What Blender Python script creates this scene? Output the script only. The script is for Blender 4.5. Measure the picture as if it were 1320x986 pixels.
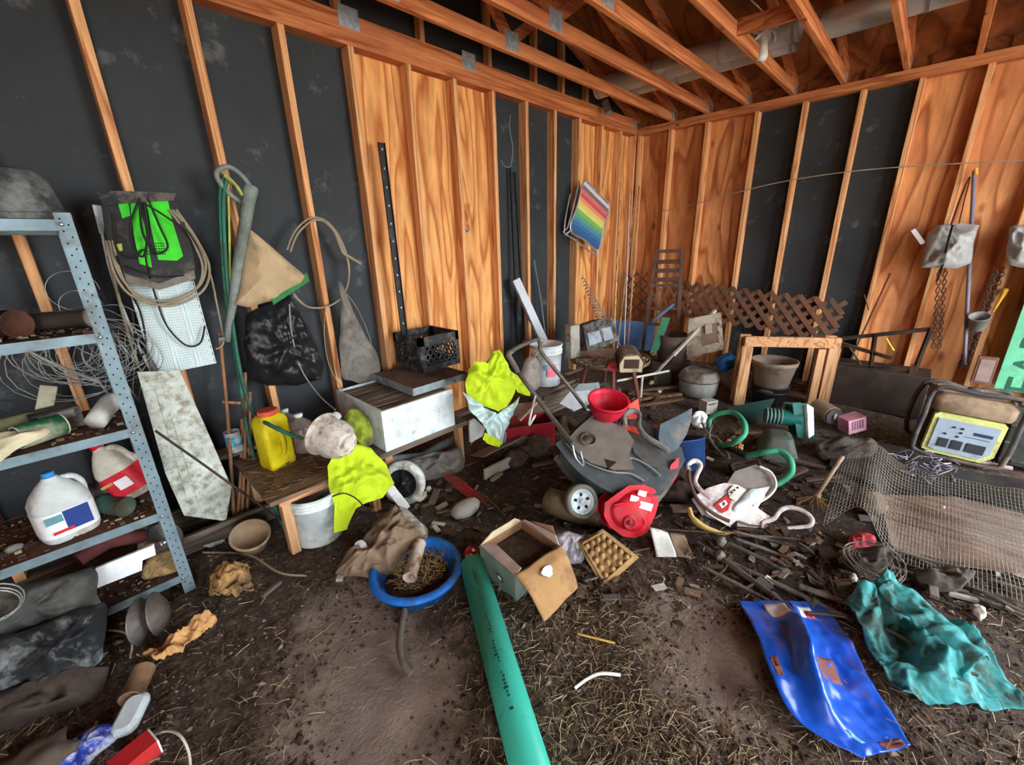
import bpy, bmesh, math, random
from mathutils import Vector, Matrix, noise

for o in list(bpy.data.objects): bpy.data.objects.remove(o)
SC = bpy.context.scene
COL = SC.collection
RND = random.Random(7)
V = Vector

# ------------------------------------------------------------------ camera (fitted to the studs, plates and trusses)
FPX, YAW, PITCH, ROLL = 537.594, math.radians(45.695), math.radians(18.4725), math.radians(-1.5917)
CAM = V((-5.11, -2.80, 1.50))
_f = V((math.sin(YAW)*math.cos(PITCH), math.cos(YAW)*math.cos(PITCH), -math.sin(PITCH)))
_r = V((math.cos(YAW), -math.sin(YAW), 0)); _u = _r.cross(_f)
_rt = math.cos(ROLL)*_r + math.sin(ROLL)*_u
_up = -math.sin(ROLL)*_r + math.cos(ROLL)*_u
cd = bpy.data.cameras.new('camera'); cam = bpy.data.objects.new('camera', cd); COL.objects.link(cam)
cd.sensor_width = 36; cd.lens = FPX/1320*36; cd.clip_start = .02
cam.matrix_world = Matrix(((_rt.x, _up.x, -_f.x, CAM.x), (_rt.y, _up.y, -_f.y, CAM.y), (_rt.z, _up.z, -_f.z, CAM.z), (0, 0, 0, 1)))
SC.camera = cam

# ------------------------------------------------------------------ daylight: bright overcast sky through unseen front doorways, plus an added sun
w = bpy.data.worlds.new('sky'); SC.world = w; w.use_nodes = True
bg = w.node_tree.nodes['Background']; bg.inputs[0].default_value = (.86, .94, 1, 1); bg.inputs[1].default_value = 16.0
def portal(name, loc, rot, sx, sy):
    l = bpy.data.lights.new(name, 'AREA'); l.shape = 'RECTANGLE'; l.size = sx; l.size_y = sy
    l.cycles.is_portal = True
    o = bpy.data.objects.new(name, l); COL.objects.link(o); o.location = loc; o.rotation_euler = rot
DOOR_H, BACK_Y = 2.62, -5.4
DOORS = ((-3.2, -0.75), (-7.0, -5.6))          # unseen doorways; the second is added to light the left wall
for a_, b_ in DOORS: portal('doorway_portal', ((a_+b_)/2, BACK_Y, DOOR_H/2), (math.radians(90), 0, 0), b_-a_, DOOR_H)
sl = bpy.data.lights.new('sun', 'SUN'); sl.energy = 45; sl.angle = .02; sl.color = (1, .95, .88)
so_ = bpy.data.objects.new('sun', sl); COL.objects.link(so_)       # added high sun behind the shed: lights only the yard, bouncing light onto the ceiling
so_.rotation_euler = V((.45, .42, 1.25)).to_track_quat('Z', 'Y').to_euler()
vs = SC.view_settings
SC.display_settings.display_device = 'sRGB'
vs.view_transform = 'Standard'; vs.look = 'None'; vs.exposure = 0.28; vs.gamma = 1.0; vs.use_curve_mapping = False

# ------------------------------------------------------------------ pixel -> place
def ray(px, py):
    return _rt*((px-660)/FPX) - _up*((py-493)/FPX) + _f
def W(px, py, x=None, y=None, z=None):
    r = ray(px, py)
    t = (x-CAM.x)/r.x if x is not None else (y-CAM.y)/r.y if y is not None else (z-CAM.z)/r.z
    return CAM + r*t

# ------------------------------------------------------------------ mesh helpers
def frame(o, xdir=(1, 0, 0), up=(0, 0, 1)):
    """orthonormal frame: local x along xdir, local z as near to up as possible"""
    X = V(xdir).normalized(); Z = V(up); Z = (Z - X*Z.dot(X)).normalized(); Y = Z.cross(X)
    m = Matrix((X, Y, Z)).transposed().to_4x4(); m.translation = V(o); return m
def zframe(o, zdir, xhint=(1, 0, 0)):
    Z = V(zdir).normalized(); X = V(xhint); X = X - Z*X.dot(Z)
    if X.length < 1e-4: X = V((0, 1, 0)) - Z*Z.y
    X.normalize(); Y = Z.cross(X)
    m = Matrix((X, Y, Z)).transposed().to_4x4(); m.translation = V(o); return m
def loc(x, y, z=0, rz=0): return Matrix.Translation((x, y, z)) @ Matrix.Rotation(math.radians(rz), 4, 'Z')
def rot(ax, deg): return Matrix.Rotation(math.radians(deg), 4, ax)
def cr(pts, n=6, closed=False):
    """Catmull-Rom through pts"""
    P = [V(p) for p in pts]; out = []; N = len(P); R = range(N if closed else N-1)
    g = (lambda i: P[i % N]) if closed else (lambda i: P[max(0, min(N-1, i))])
    for i in R:
        a, b, c, d = g(i-1), g(i), g(i+1), g(i+2)
        for k in range(n):
            t = k/n
            out.append(.5*((2*b) + (c-a)*t + (2*a-5*b+4*c-d)*t*t + (3*b-a-3*c+d)*t**3))
    if not closed: out.append(P[-1])
    return out

class MB:
    def __init__(s): s.v = []; s.f = []; s.sm = []; s.mi = []
    def add(s, vs_, fs, smooth=False, mi=0, M=None):
        k = len(s.v)
        s.v += [(M @ V(p)) if M else V(p) for p in vs_]
        for f in fs: s.f.append([i+k for i in f]); s.sm.append(smooth); s.mi.append(mi)
        return s
    def box(s, c, d, M=None, mi=0, taper=1.0):
        x, y, z = d[0]/2, d[1]/2, d[2]/2; C = V(c); t = taper
        q = [(-x, -y, -z), (x, -y, -z), (x, y, -z), (-x, y, -z), (-x*t, -y*t, z), (x*t, -y*t, z), (x*t, y*t, z), (-x*t, y*t, z)]
        return s.add([C+V(p) for p in q], [(3, 2, 1, 0), (4, 5, 6, 7), (0, 1, 5, 4), (1, 2, 6, 5), (2, 3, 7, 6), (3, 0, 4, 7)], False, mi, M)
    def bar(s, a, b, w_, h, up=(0, 0, 1), mi=0, M=None):
        a, b = V(a), V(b); F = frame((a+b)/2, b-a, up)
        if M: F = M @ F
        return s.box((0, 0, 0), ((b-a).length, w_, h), F, mi)
    def tube(s, pts, r, n=8, closed=False, mi=0, M=None, flat=1.0):
        P = [V(p) for p in pts]; N = len(P); vs_ = []; fs = []
        T = [(P[(i+1) % N]-P[i-1] if closed else P[min(i+1, N-1)]-P[max(i-1, 0)]).normalized() for i in range(N)]
        u = T[0].orthogonal().normalized()
        for i in range(N):
            u = u - T[i]*u.dot(T[i])
            u = u.normalized() if u.length > 1e-6 else T[i].orthogonal().normalized()
            w_ = T[i].cross(u); rr = r[i] if isinstance(r, (list, tuple)) else r
            for k in range(n):
                a = 2*math.pi*k/n; vs_.append(P[i]+u*math.cos(a)*rr+w_*math.sin(a)*rr*flat)
        for i in range(N if closed else N-1):
            j = (i+1) % N
            for k in range(n): fs.append((i*n+k, i*n+(k+1) % n, j*n+(k+1) % n, j*n+k))
        s.add(vs_, fs, True, mi, M)
        if not closed: s.add(vs_[:n], [tuple(reversed(range(n)))], False, mi, M); s.add(vs_[-n:], [tuple(range(n))], False, mi, M)
        return s
    def lathe(s, prof, n=24, M=None, mi=0, smooth=True, arc=1.0):
        vs_ = []; fs = []; m = n if arc == 1 else n+1
        for r, z in prof:
            for k in range(m):
                a = 2*math.pi*arc*k/n; vs_.append((r*math.cos(a), r*math.sin(a), z))
        for i in range(len(prof)-1):
            for k in range(n):
                q = (k+1) % m; fs.append((i*m+k, i*m+q, (i+1)*m+q, (i+1)*m+k))
        return s.add(vs_, fs, smooth, mi, M)
    def prism(s, poly, z0, z1, M=None, mi=0, smooth=False):
        n = len(poly); vs_ = [(p[0], p[1], z0) for p in poly]+[(p[0], p[1], z1) for p in poly]
        s.add(vs_, [tuple(reversed(range(n))), tuple(range(n, 2*n))], False, mi, M)
        return s.add(vs_, [(i, (i+1) % n, n+(i+1) % n, n+i) for i in range(n)], smooth, mi, M)
    def sheet(s, rows, smooth=True, mi=0, M=None):
        n = len(rows[0]); vs_ = [p for r in rows for p in r]
        return s.add(vs_, [(i*n+k, i*n+k+1, (i+1)*n+k+1, (i+1)*n+k) for i in range(len(rows)-1) for k in range(n-1)], smooth, mi, M)
    def blob(s, c, rad, seed=0, amp=.15, freq=2.0, sub=3, M=None, mi=0, smooth=True, flatz=None):
        bm = bmesh.new(); bmesh.ops.create_icosphere(bm, subdivisions=sub, radius=1)
        vs_ = []
        for vv in bm.verts:
            d = vv.co.copy(); k = 1+amp*noise.noise(d*freq+V((seed*3.7, seed*1.3, seed)))*2
            p = V((d.x*rad[0]*k, d.y*rad[1]*k, d.z*rad[2]*k))
            if flatz is not None: p.z = max(p.z, -flatz)
            vs_.append(V(c)+p)
        fs = [[q.index for q in f.verts] for f in bm.faces]; bm.free()
        return s.add(vs_, fs, smooth, mi, M)
    def build(s, name, mats, parent=None, label=None, cat=None, group=None, kind=None, bevel=0, solid=0, sub=0, M=None, seg=2):
        me = bpy.data.meshes.new(name)
        me.from_pydata([tuple(p) for p in s.v], [], s.f)
        me.polygons.foreach_set('use_smooth', s.sm); me.polygons.foreach_set('material_index', s.mi)
        for m in (mats if isinstance(mats, (list, tuple)) else [mats]): me.materials.append(m)
        me.validate(); me.update()
        o = bpy.data.objects.new(name, me); COL.objects.link(o)
        if parent: o.parent = parent
        if M: o.matrix_local = M
        if solid: q = o.modifiers.new('solid', 'SOLIDIFY'); q.thickness = solid; q.offset = 0
        if bevel: q = o.modifiers.new('bevel', 'BEVEL'); q.width = bevel; q.segments = seg; q.limit_method = 'ANGLE'; q.angle_limit = .7; q.harden_normals = False
        if sub: q = o.modifiers.new('sub', 'SUBSURF'); q.levels = q.render_levels = sub
        tag(o, label, cat, group, kind); return o
def tag(o, label=None, cat=None, group=None, kind=None):
    if label: o['label'] = label
    if cat: o['category'] = cat
    if group: o['group'] = group
    if kind: o['kind'] = kind
    return o
def thing(name, M, label, cat, group=None, kind=None):
    o = bpy.data.objects.new(name, None); COL.objects.link(o); o.empty_display_size = .1
    o.matrix_world = M; return tag(o, label, cat, group, kind)
def T(p): return Matrix.Translation(V(p))
def dup(o, M=None, label=None, parent=None):
    c = o.copy(); COL.objects.link(c); c.parent = parent
    if M is not None: c.matrix_world = M
    if label: c['label'] = label
    for ch in list(o.children):
        d = dup(ch, None, None, c)
    return c
def crumple(rows_fn, nu, nv, amp=.01, freq=8, seed=0, fold=0):
    """grid of points rows_fn(u,v) displaced by noise"""
    rows = []
    for j in range(nv+1):
        r = []
        for i in range(nu+1):
            p = V(rows_fn(i/nu, j/nv)); q = p*freq+V((seed*5.1, seed*2.3, seed))
            n = V((noise.noise(q), noise.noise(q+V((31, 0, 0))), noise.noise(q+V((0, 47, 0)))))
            if fold:
                rg = (.25-abs(noise.noise(q*.45+V((7, 1, 3)))))*1.6+(.22-abs(noise.noise(q*1.1+V((2, 9, 4)))))+(.2-abs(noise.noise(q*2.6)))*.45
                n = n*.4+V((0, 0, 1))*rg*fold
            r.append(p+n*amp)
        rows.append(r)
    return rows
def quad(a, b, c, d):
    a, b, c, d = V(a), V(b), V(c), V(d)
    return lambda u, v: (a*(1-u)+b*u)*(1-v)+(d*(1-u)+c*u)*v

# ------------------------------------------------------------------ procedural materials
def srgb(*c):
    return tuple(((x/255)/12.92 if x/255 <= .04045 else ((x/255+.055)/1.055)**2.4) for x in c)
MATS = {}
def mat(name, col, rough=.7, metal=0, var=.25, scale=9, dirt=0, dirtcol=(74, 60, 48), bump=.15, bscale=None, alpha=1, trans=0, stretch=None, spec=.22, dscale=5):
    """base colour varied by noise; dirt = coverage of a second, dusty colour"""
    if name in MATS: return MATS[name]
    m = bpy.data.materials.new(name); m.use_nodes = True; nt = m.node_tree; N = nt.nodes; L = nt.links
    b = N['Principled BSDF']; b.inputs['Roughness'].default_value = rough; b.inputs['Metallic'].default_value = metal
    b.inputs['Specular IOR Level'].default_value = spec
    if alpha < 1: b.inputs['Alpha'].default_value = alpha
    if trans: b.inputs['Transmission Weight'].default_value = trans
    tc = N.new('ShaderNodeTexCoord'); mp = N.new('ShaderNodeMapping'); L.new(tc.outputs['Object'], mp.inputs[0])
    if stretch: mp.inputs['Scale'].default_value = stretch
    n1 = N.new('ShaderNodeTexNoise'); n1.inputs['Scale'].default_value = scale; n1.inputs['Detail'].default_value = 6; n1.inputs['Roughness'].default_value = .6
    L.new(mp.outputs[0], n1.inputs['Vector'])
    c = srgb(*col)
    rp = N.new('ShaderNodeValToRGB'); e = rp.color_ramp.elements
    e[0].position = .3; e[0].color = tuple(max(0, x*(1-var)) for x in c)+(1,); e[1].position = .7; e[1].color = tuple(min(1, x*(1+var)) for x in c)+(1,)
    L.new(n1.outputs[0], rp.inputs[0]); out = rp.outputs[0]
    if dirt:
        n2 = N.new('ShaderNodeTexNoise'); n2.inputs['Scale'].default_value = dscale; n2.inputs['Detail'].default_value = 8; n2.inputs['Roughness'].default_value = .68
        L.new(tc.outputs['Object'], n2.inputs['Vector'])
        r2 = N.new('ShaderNodeValToRGB'); q = r2.color_ramp.elements; k = .68-.36*dirt
        q[0].position = max(0, k-.07); q[0].color = (0, 0, 0, 1); q[1].position = k+.1; q[1].color = (1, 1, 1, 1)
        L.new(n2.outputs[0], r2.inputs[0])
        mx = N.new('ShaderNodeMix'); mx.data_type = 'RGBA'; mx.inputs['B'].default_value = srgb(*dirtcol)+(1,)
        L.new(r2.outputs[0], mx.inputs['Factor']); L.new(out, mx.inputs['A']); out = mx.outputs['Result']
        mr = N.new('ShaderNodeMapRange'); mr.inputs['To Min'].default_value = rough; mr.inputs['To Max'].default_value = .9
        L.new(r2.outputs[0], mr.inputs['Value']); L.new(mr.outputs[0], b.inputs['Roughness'])
    L.new(out, b.inputs['Base Color'])
    if bump:
        bp = N.new('ShaderNodeBump'); bp.inputs['Strength'].default_value = bump; bp.inputs['Distance'].default_value = .01
        n3 = N.new('ShaderNodeTexNoise'); n3.inputs['Scale'].default_value = bscale or scale*4; n3.inputs['Detail'].default_value = 5
        L.new(mp.outputs[0], n3.inputs['Vector']); L.new(n3.outputs[0], bp.inputs['Height']); L.new(bp.outputs[0], b.inputs['Normal'])
    MATS[name] = m; return m
def wood(name, dark, light, axis='Z', rings=9, freq=(5, 5, .5), knots=.5, rough=.65, stain=None, detail=2.0, contrast=1.0):
    """grain drawn as contour lines of a noise field stretched along the fibre, with knots"""
    if name in MATS: return MATS[name]
    m = bpy.data.materials.new(name); m.use_nodes = True; nt = m.node_tree; N = nt.nodes; L = nt.links; b = N['Principled BSDF']
    b.inputs['Roughness'].default_value = rough; b.inputs['Specular IOR Level'].default_value = .25
    tc = N.new('ShaderNodeTexCoord'); oi = N.new('ShaderNodeObjectInfo')
    va = N.new('ShaderNodeVectorMath'); va.operation = 'ADD'; sc = N.new('ShaderNodeVectorMath'); sc.operation = 'SCALE'; sc.inputs[0].default_value = (17, 23, 31)
    L.new(oi.outputs['Random'], sc.inputs['Scale']); L.new(tc.outputs['Object'], va.inputs[0]); L.new(sc.outputs[0], va.inputs[1])
    mp = N.new('ShaderNodeMapping'); fx = list(freq)
    if axis == 'X': fx = [freq[2], freq[0], freq[1]]
    if axis == 'Y': fx = [freq[0], freq[2], freq[1]]
    mp.inputs['Scale'].default_value = fx; L.new(va.outputs[0], mp.inputs[0])
    n1 = N.new('ShaderNodeTexNoise'); n1.inputs['Scale'].default_value = 1; n1.inputs['Detail'].default_value = detail; n1.inputs['Roughness'].default_value = .35; L.new(mp.outputs[0], n1.inputs['Vector'])
    mu = N.new('ShaderNodeMath'); mu.operation = 'MULTIPLY'; mu.inputs[1].default_value = rings; L.new(n1.outputs[0], mu.inputs[0])
    fr = N.new('ShaderNodeMath'); fr.operation = 'FRACT'; L.new(mu.outputs[0], fr.inputs[0])
    rp = N.new('ShaderNodeValToRGB'); e = rp.color_ramp.elements
    a, c = V(srgb(*dark)), V(srgb(*light)); mid = a.lerp(c, .6)
    a = mid.lerp(a, contrast); 
    e[0].position = 0; e[0].color = (*c, 1); e[1].position = 1; e[1].color = (*c, 1)
    q = e.new(.55); q.color = (*c.lerp(mid, .7), 1); q = e.new(.82); q.color = (*a, 1)
    L.new(fr.outputs[0], rp.inputs[0]); out = rp.outputs[0]
    # fine fibre + broad tone
    n2 = N.new('ShaderNodeTexNoise'); n2.inputs['Scale'].default_value = 9; n2.inputs['Detail'].default_value = 4; L.new(mp.outputs[0], n2.inputs['Vector'])
    r2 = N.new('ShaderNodeValToRGB'); r2.color_ramp.elements[0].position = .25; r2.color_ramp.elements[0].color = (.62, .58, .55, 1); r2.color_ramp.elements[1].position = .7; r2.color_ramp.elements[1].color = (1.1, 1.1, 1.1, 1); L.new(n2.outputs[0], r2.inputs[0])
    mx = N.new('ShaderNodeMix'); mx.data_type = 'RGBA'; mx.blend_type = 'MULTIPLY'; mx.inputs['Factor'].default_value = .8; L.new(out, mx.inputs['A']); L.new(r2.outputs[0], mx.inputs['B']); out = mx.outputs['Result']
    if knots:
        vm = N.new('ShaderNodeMapping'); k = [3.2, 3.2, 1.5]
        if axis == 'X': k = [1.5, 3.2, 3.2]
        if axis == 'Y': k = [3.2, 1.5, 3.2]
        vm.inputs['Scale'].default_value = k; L.new(va.outputs[0], vm.inputs[0])
        vo = N.new('ShaderNodeTexVoronoi'); vo.inputs['Scale'].default_value = 1.3; L.new(vm.outputs[0], vo.inputs['Vector'])
        r3 = N.new('ShaderNodeValToRGB'); r3.color_ramp.elements[0].position = .045*knots; r3.color_ramp.elements[0].color = (1, 1, 1, 1); r3.color_ramp.elements[1].position = .16*knots; r3.color_ramp.elements[1].color = (0, 0, 0, 1); L.new(vo.outputs['Distance'], r3.inputs[0])
        m3 = N.new('ShaderNodeMix'); m3.data_type = 'RGBA'; m3.inputs['B'].default_value = (*(a*.25), 1); L.new(r3.outputs[0], m3.inputs['Factor']); L.new(out, m3.inputs['A']); out = m3.outputs['Result']
    if stain:
        n4 = N.new('ShaderNodeTexNoise'); n4.inputs['Scale'].default_value = 2.2; n4.inputs['Detail'].default_value = 6; L.new(tc.outputs['Object'], n4.inputs['Vector'])
        r4 = N.new('ShaderNodeValToRGB'); r4.color_ramp.elements[0].position = .45; r4.color_ramp.elements[0].color = (0, 0, 0, 1); r4.color_ramp.elements[1].position = .72; r4.color_ramp.elements[1].color = (.75, .75, .75, 1); L.new(n4.outputs[0], r4.inputs[0])
        m4 = N.new('ShaderNodeMix'); m4.data_type = 'RGBA'; m4.inputs['B'].default_value = (*srgb(*stain), 1); L.new(r4.outputs[0], m4.inputs['Factor']); L.new(out, m4.inputs['A']); out = m4.outputs['Result']
    L.new(out, b.inputs['Base Color'])
    bp = N.new('ShaderNodeBump'); bp.inputs['Strength'].default_value = .12; bp.inputs['Distance'].default_value = .006; L.new(n2.outputs[0], bp.inputs['Height']); L.new(bp.outputs[0], b.inputs['Normal'])
    MATS[name] = m; return m

PLY_L = wood('plywood_golden', (190, 108, 50), (242, 180, 110), rings=11, freq=(3.2, 3.2, .55), knots=.55)
PLY_R = wood('plywood_russet', (164, 94, 52), (226, 160, 104), rings=8, freq=(3.4, 3.4, .6), knots=.8, stain=(172, 106, 66))
STUD = wood('stud_pine', (184, 116, 68), (236, 180, 126), rings=5, freq=(14, 14, .7), knots=.35)
STUD_X = wood('plate_pine', (158, 84, 46), (208, 132, 82), axis='X', rings=5, freq=(14, 14, .7), knots=.4, stain=(150, 78, 44))
STUD_Y = wood('plate_pine_side', (150, 84, 48), (204, 134, 86), axis='Y', rings=5, freq=(14, 14, .7), knots=.4)
CHORD = wood('truss_pine', (168, 88, 48), (222, 146, 94), axis='X', rings=5, freq=(13, 13, .6), knots=.5, stain=(176, 108, 74))
DECK = wood('roof_plywood', (120, 70, 40), (170, 106, 62), axis='X', rings=7, freq=(3, 3, .6), knots=.4, stain=(104, 62, 38))
BLACK = mat('black_sheathing', (50, 54, 57), rough=.62, var=.22, scale=2.2, dirt=.05, dirtcol=(104, 106, 108), bump=.1, bscale=60, dscale=7)
BARE = wood('lumber_pale', (150, 104, 66), (206, 160, 116), rings=5, freq=(12, 12, .8), knots=.4)
BARE_X = wood('lumber_pale_x', (150, 100, 62), (204, 154, 108), axis='X', rings=5, freq=(12, 12, .8), knots=.4)
OLDW = wood('lumber_weathered', (70, 58, 48), (128, 112, 98), axis='X', rings=5, freq=(12, 12, .8), knots=.3)
GALV = mat('galvanised_steel', (176, 184, 188), rough=.38, metal=.85, var=.18, scale=14, bump=.05)
# ================================================================== the shed itself
RM_X0, RM_Y0 = -7.8, BACK_Y
PB, PT = 2.665, 2.741            # top plate bottom / top
RIDGE_X, SLOPE = -3.9, .34
def roof_z(x): return 2.83+SLOPE*(-x if x > RIDGE_X else x-RM_X0)

# ---- floor: trodden dirt with humps
def floor_z(x, y):
    p = V((x*1.1, y*1.1, 0)); h = .022*noise.noise(p)+.012*noise.noise(p*3.1)+.007*noise.noise(p*9)
    smooth_ = math.exp(-(((x+4.6)/.55)**2+((y+1.85)/.6)**2))+math.exp(-(((x+3.75)/.4)**2+((y+2.45)/.35)**2))
    h += .005*noise.noise(p*24)*(1-min(1, smooth_))
    return h
m = bpy.data.materials.new('dirt_floor'); m.use_nodes = True; nt = m.node_tree; N = nt.nodes; L = nt.links; b = N['Principled BSDF']; b.inputs['Roughness'].default_value = .8; b.inputs['Specular IOR Level'].default_value = .35
tc = N.new('ShaderNodeTexCoord')
def nz(scale, detail=6, rough=.6):
    n = N.new('ShaderNodeTexNoise'); n.inputs['Scale'].default_value = scale; n.inputs['Detail'].default_value = detail; n.inputs['Roughness'].default_value = rough; L.new(tc.outputs['Object'], n.inputs['Vector']); return n
def ramp(src, stops):
    r = N.new('ShaderNodeValToRGB'); e = r.color_ramp.elements
    e[0].position, e[0].color = stops[0][0], (*srgb(*stops[0][1]), 1); e[1].position, e[1].color = stops[-1][0], (*srgb(*stops[-1][1]), 1)
    for p, c in stops[1:-1]: q = e.new(p); q.color = (*srgb(*c), 1)
    L.new(src, r.inputs[0]); return r
base = ramp(nz(26, 8, .7).outputs[0], [(.3, (46, 36, 30)), (.5, (82, 66, 56)), (.74, (134, 113, 96))])
at_ = N.new('ShaderNodeAttribute'); at_.attribute_name = 'dried_mud'
ad = N.new('ShaderNodeMath'); ad.operation = 'ADD'; L.new(nz(4.5, 7, .62).outputs[0], ad.inputs[0]); L.new(at_.outputs['Fac'], ad.inputs[1])
big = ramp(ad.outputs[0], [(.80, (0, 0, 0)), (1.05, (255, 255, 255))])
pat = ramp(nz(5, 6).outputs[0], [(.3, (116, 100, 90)), (.7, (168, 150, 138))])
mx = N.new('ShaderNodeMix'); mx.data_type = 'RGBA'; L.new(big.outputs[0], mx.inputs['Factor']); L.new(base.outputs[0], mx.inputs['A']); L.new(pat.outputs[0], mx.inputs['B']); L.new(mx.outputs['Result'], b.inputs['Base Color'])
at3 = N.new('ShaderNodeAttribute'); at3.attribute_name = 'floor_dark'
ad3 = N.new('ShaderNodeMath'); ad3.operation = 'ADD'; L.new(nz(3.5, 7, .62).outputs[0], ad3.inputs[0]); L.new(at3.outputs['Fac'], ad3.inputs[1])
dm = ramp(ad3.outputs[0], [(.75, (255, 255, 255)), (1.15, (176, 166, 160))])  # multiplies the floor colour darker where the mask is high
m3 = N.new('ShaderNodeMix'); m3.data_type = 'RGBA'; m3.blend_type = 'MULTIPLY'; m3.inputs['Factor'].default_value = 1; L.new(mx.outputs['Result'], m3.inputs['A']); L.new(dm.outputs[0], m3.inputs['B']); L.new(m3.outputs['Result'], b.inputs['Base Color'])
bp = N.new('ShaderNodeBump'); bp.inputs['Strength'].default_value = .8; bp.inputs['Distance'].default_value = .02; L.new(nz(55, 8, .7).outputs[0], bp.inputs['Height']); L.new(bp.outputs[0], b.inputs['Normal'])
DIRT = m
fl = MB(); nx, ny = 210, 150; x0, x1, y0, y1 = RM_X0-.1, .25, RM_Y0-.6, .25
fl.sheet([[(x0+(x1-x0)*i/nx, y0+(y1-y0)*j/ny, floor_z(x0+(x1-x0)*i/nx, y0+(y1-y0)*j/ny)) for i in range(nx+1)] for j in range(ny+1)])
def bare_mud(x, y):
    return min(1, math.exp(-(((x+4.74)/.32)**2+((y+1.72)/.42)**2))+math.exp(-(((x+3.75)/.30)**2+((y+2.42)/.2)**2))+.55*math.exp(-(((x+4.62)/.22)**2+((y+1.25)/.18)**2))+.4*math.exp(-(((x+3.95)/.3)**2+((y+2.75)/.2)**2)))
_floor_dark = [max(0, min(1, 1.2*math.exp(-(((p.x+2.5)/.9)**2+((p.y+2.5)/.9)**2))+.9*math.exp(-(((p.x+3.2)/.7)**2+((p.y+1.2)/.5)**2)))) for p in fl.v]  # mask of two soft-edged areas where the floor colour is darker
_mud = [bare_mud(p.x, p.y) for p in fl.v]
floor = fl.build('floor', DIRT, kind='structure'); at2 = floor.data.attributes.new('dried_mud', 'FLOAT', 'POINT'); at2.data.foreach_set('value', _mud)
at3 = floor.data.attributes.new('floor_dark', 'FLOAT', 'POINT'); at3.data.foreach_set('value', _floor_dark)
tag(floor, 'trodden dark dirt floor with pale dried mud patches')
# ground outside the open front
g = MB(); g.box((-4, RM_Y0-15.65, -.06), (60, 30, .1)); g.build('ground_outside', mat('gravel_yard', (150, 142, 130), var=.3), kind='structure')

# ---- left wall (stud faces at y = 0) with the gable above it
def gable(x0, x1, y0, y1, zb=0.0, zt=None):
    return MB()
wl = MB(); wl.prism([(RM_X0-.1, -.02), (.12, -.02), (.12, 2.86), (RIDGE_X, roof_z(RIDGE_X)+.03), (RM_X0-.1, 2.86)], -.13, -.104, M=rot('X', 90))
wall_left = wl.build('wall_left', BLACK, kind='structure')
def piece(mb, name, mat_, parent, **k): return mb.build(name, mat_, parent, **k)
def panel_left(x0, x1, mt):
    q = MB(); q.box(((x0+x1)/2, .097, 1.36), (x1-x0-.004, .013, 2.72)); return q.build('panel', mt, wall_left)
panel_left(-7.25, -6.02, BLACK); panel_left(-6.02, -4.80, BLACK); panel_left(-4.80, -3.58, BLACK)
panel_left(-3.58, -2.35, PLY_L); panel_left(-2.35, -1.16, BLACK); panel_left(-1.16, .09, PLY_L)
def stud(parent, x, y, along, mt=STUD, z0=.04, z1=PB):
    q = MB(); d = (.038, .092, z1-z0) if along == 'x' else (.092, .038, z1-z0)
    c = (x, .046, (z0+z1)/2) if along == 'x' else (.046, y, (z0+z1)/2)
    q.box(c, d); return q.build('stud', mt, parent, bevel=.003)
for x in (-7.2, -6.82, -6.42, -6.02, -5.61, -5.205, -4.80, -4.385, -3.965, -3.565, -3.155, -2.755, -2.36, -1.957, -1.555, -1.155, -.74, -.35, -.02):
    stud(wall_left, x, 0, 'x')
for z in (PB+.019, PB+.057):
    q = MB(); q.box((-3.9, .046, z), (7.8, .092, .0375)); q.build('top_plate', STUD_X, wall_left, bevel=.002)
q = MB(); q.box((-3.9, .046, .02), (7.8, .092, .04)); q.build('sill_plate', OLDW, wall_left)
# gable studs above the plate
for x in (-5.2, -4.40, -3.60, -3.0, -2.36, -1.80, -1.40, -1.0):
    q = MB(); q.box((x, .06, (PT+roof_z(x))/2+.03), (.038, .06, roof_z(x)-PT-.12)); q.build('gable_stud', STUD, wall_left)

# ---- right wall (stud faces at x = 0)
wr = MB(); wr.box((.118, (RM_Y0+.13)/2, 1.36), (.026, -RM_Y0+.13, 2.76)); wall_right = wr.build('wall_right', BLACK, kind='structure')
def panel_right(y0, y1, mt):
    q = MB(); q.box((.097, (y0+y1)/2, 1.36), (.013, y1-y0-.004, 2.72)); q.build('panel', mt, wall_right)
panel_right(-1.285, .08, PLY_R); panel_right(-2.475, -1.285, BLACK); panel_right(-3.70, -2.475, PLY_R); panel_right(-4.9, -3.70, PLY_R); panel_right(-5.38, -4.9, BLACK)
for y in (-.03, -.41, -.81, -1.285, -1.685, -2.105, -2.475, -2.845, -3.25, -3.66, -4.06, -4.47, -4.88, -5.3):
    stud(wall_right, 0, y, 'y')
for z in (PB+.019, PB+.057):
    q = MB(); q.box((.046, RM_Y0/2, z), (.092, -RM_Y0, .0375)); q.build('top_plate', STUD_Y, wall_right, bevel=.002)
q = MB(); q.box((.046, RM_Y0/2, .02), (.092, -RM_Y0, .04)); q.build('sill_plate', OLDW, wall_right)

for k in range(13):      # plywood closing the eave between the truss heels
    ya, yb = -.42*k+.02, -.42*(k+1)+.06
    q = MB(); q.box((.10, (ya+yb)/2, PT+.075), (.02, ya-yb, .145)); q.build('eave_board', DECK, wall_right)
q = MB(); q.box((.118, RM_Y0/2, PT+.075), (.012, -RM_Y0+.2, .148)); q.build('eave_fascia', DECK, wall_right)
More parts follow.
